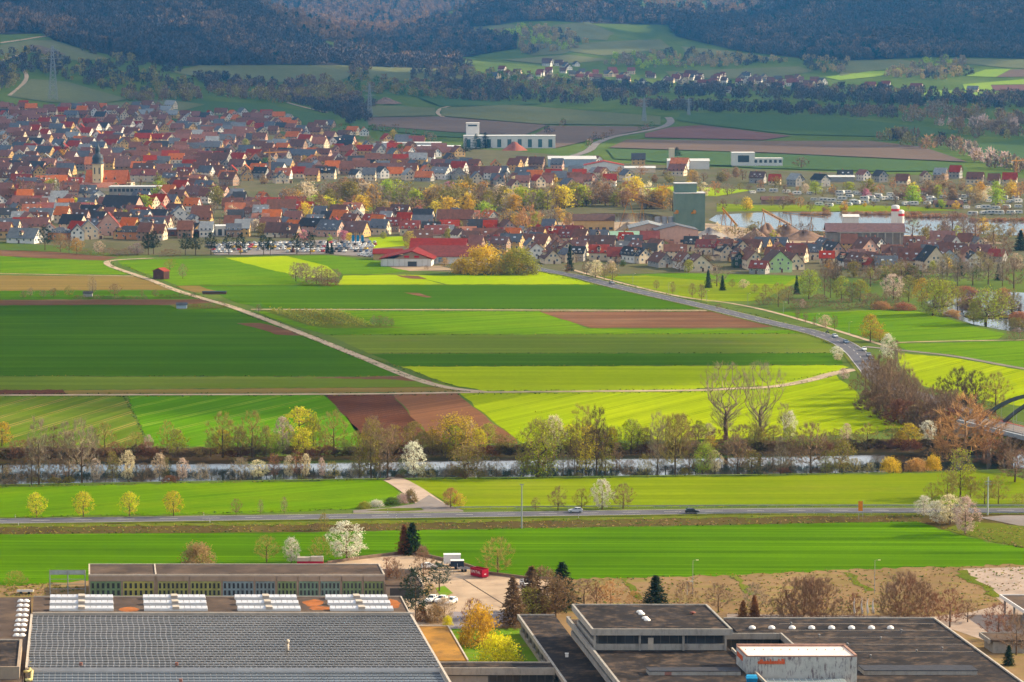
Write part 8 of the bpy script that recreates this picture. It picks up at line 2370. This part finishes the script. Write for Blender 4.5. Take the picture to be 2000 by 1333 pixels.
for s in (-5.3, 5.3):
    mb = MB(); n = 22
    for i in range(n):
        t0, t1 = span * i / n, span * (i + 1) / n
        f = lambda t: ZB + 4 * 14.5 * (t / span) * (1 - t / span)
        mb.bar(bp(t0, s, f(t0)), bp(t1, s, f(t1)), .8, 1.15)
    mb.build('arch', m_arch, e)
    for i in range(1, 12):
        t = span * i / 12; mb = MB(); mb.tube(bp(t, s, ZB), bp(t, s, ZB + 4 * 14.5 * (t / span) * (1 - t / span)), .06, .06, 6, cap=False); mb.build('hanger', M_STEEL, e)
for s in (-5.9, 5.9):
    mb = MB()
    for z in (ZB + .5, ZB + 1.0): mb.bar(bp(-12, s, z), bp(span + 12, s, z), .08, .08)
    for i in range(40): mb.bar(bp(-12 + i * (span + 24) / 39, s, ZB - .2), bp(-12 + i * (span + 24) / 39, s, ZB + 1.0), .07, .07)
    mb.build('railing', M_STEEL, e)
mb = MB(); mb.hexa([bp(-12, 4.6, ZB - .19), bp(-12, 5.8, ZB - .19), bp(span + 12, 5.8, ZB - .19), bp(span + 12, 4.6, ZB - .19), bp(-12, 4.6, ZB + .05), bp(-12, 5.8, ZB + .05), bp(span + 12, 5.8, ZB + .05), bp(span + 12, 4.6, ZB + .05)]); mb.build('red_kerb', plain('kerb_red', (0.36, 0.10, 0.08), .8), e)
for t in (6, 20, span - 6):
    for s in (-4, 4): mb = MB(); mb.tube(bp(t, s, -4), bp(t, s, ZB - 1.61), .7, .7, 12); mb.build('pier', M_CONC, e)
mb = MB(); mb.hexa([bp(-14, -6.2, -1), bp(-14, 6.2, -1), bp(-9, 6.2, -1), bp(-9, -6.2, -1), bp(-14, -6.2, ZB - 1.61), bp(-14, 6.2, ZB - 1.61), bp(-9, 6.2, ZB - 1.61), bp(-9, -6.2, ZB - 1.61)]); mb.build('abutment', M_CONC, e)
# raised approach road
A = W_M[-1]
Wr = catmull([W_M[-4], A, (146, 1140, 0), (151, 1095, 0), (156.5, 1040, 0), (P0[0] - D[0] * 11, P0[1] - D[1] * 11, 0)], 8)[8:]
nW = len(Wr)
zz = lambda i: (ZB - .02) * (lambda q: q * q * (3 - 2 * q))(min(1.0, i / (nW - 6)))
V = ribbon_pts(Wr, 9.5, .22, zf=zz); o = link_mesh('road', V, [(2 * i, 2 * i + 1, 2 * i + 3, 2 * i + 2) for i in range(nW - 1)], M_ASPH); tag(o, kind='structure')
if o.data.polygons[0].normal.z < 0: o.data.flip_normals()
Vi = ribbon_pts(Wr, 13, .12, zf=zz); Vo = []
for i in range(nW):
    wv = 13 + 2 * 1.6 * (zz(i) + .3)
    Vo += ribbon_pts(Wr, wv, -.05, zf=lambda k: 0.0)[2 * i:2 * i + 2]
V = Vi + Vo; k = 2 * nW; Fc = []
for i in range(nW - 1):
    Fc += [(2 * i, 2 * i + 1, 2 * i + 3, 2 * i + 2), (2 * i, 2 * i + 2, k + 2 * i + 2, k + 2 * i), (2 * i + 1, k + 2 * i + 1, k + 2 * i + 3, 2 * i + 3)]
o = link_mesh('road_embankment', V, Fc, GR['verge']); tag(o, kind='structure')

# --- pylons and cranes
def pylon(px, py, h, label):
    p = gp(px, py); H = h / pxm(p)
    e = thing('power_pylon', p, label, 'pylon', .3, 'power pylons')
    mb = MB(); w0, w1 = H * .075, H * .012
    for sx in (-1, 1):
        for sy in (-1, 1): mb.bar((sx * w0, sy * w0, 0), (sx * w1, sy * w1, H), .5)
    n = 12
    for i in range(n):
        t0, t1 = (i / n) ** .8, ((i + 1) / n) ** .8
        a, b = w0 + (w1 - w0) * t0, w0 + (w1 - w0) * t1
        for s in (-1, 1):
            mb.bar((-a, s * a, H * t0), (b, s * b, H * t1), .28); mb.bar((a, s * a, H * t0), (-b, s * b, H * t1), .28)
    mb.build('lattice_mast', M_STEEL, e)
    for z, w in ((.62, .17), (.76, .22), (.9, .14)):
        mb = MB()
        for s in (-1, 1): mb.bar((0, 0, H * z), (s * H * w, 0, H * z + .5), .4); mb.bar((0, 0, H * (z + .05)), (s * H * w, 0, H * z + .5), .3)
        mb.build('cross_arm', M_STEEL, e)
pylon(104, 196, 106, 'tall lattice power pylon above the left edge of town'); pylon(1258, 238, 46, 'distant power pylon in the fields beside the curving road'); pylon(722, 226, 62, 'distant power pylon beside the dark copse'); pylon(1345, 226, 34, 'small distant pylon before the long tree rows')
def crane(px, py, h, label):
    p = gp(px, py); H = h / pxm(p)
    e = thing('tower_crane', p, label, 'crane', .5, 'tower cranes')
    mb = MB()
    for sx in (-.6, .6):
        for sy in (-.6, .6): mb.bar((sx, sy, 0), (sx, sy, H), .18)
    for i in range(12): mb.bar((-.6, -.6, H * i / 12), (.6, -.6, H * (i + 1) / 12), .12)
    mb.build('mast', M_YELLOW, e)
    mb = MB(); mb.bar((-5, 0, H), (16, 0, H), .7, .7); mb.bar((0, 0, H + 3), (12, 0, H), .12); mb.bar((0, 0, H), (0, 0, H + 3), .4); mb.build('jib', M_YELLOW, e)
    bx(e, 'counterweight', M_CONC, (-5.5, -3.5, -.6, .6, H - 1.6, H - .4))
crane(527, 348, 50, 'yellow tower crane among the town roofs'); crane(1984, 356, 42, 'yellow tower crane at the right edge')
# ================================================================ HAZE
def haze(density, col):
    mb = MB()
    mb.box(-2590, 2590, -290, 9990, -6.0, 330.0)
    m = bpy.data.materials.new('haze_air'); m.use_nodes = True
    nt = m.node_tree
    for n in list(nt.nodes):
        nt.nodes.remove(n)
    out = nt.nodes.new('ShaderNodeOutputMaterial')
    pv = nt.nodes.new('ShaderNodeVolumePrincipled')
    pv.inputs['Color'].default_value = col + (1,)
    pv.inputs['Density'].default_value = density
    pv.inputs['Anisotropy'].default_value = 0.86
    nt.links.new(pv.outputs[0], out.inputs['Volume'])
    o = mb.build('haze', m)
    tag(o, 'thin blue haze over the valley', None, None, 'stuff')
haze(0.000086, (0.09, 0.48, 1.0))
settle_labels()
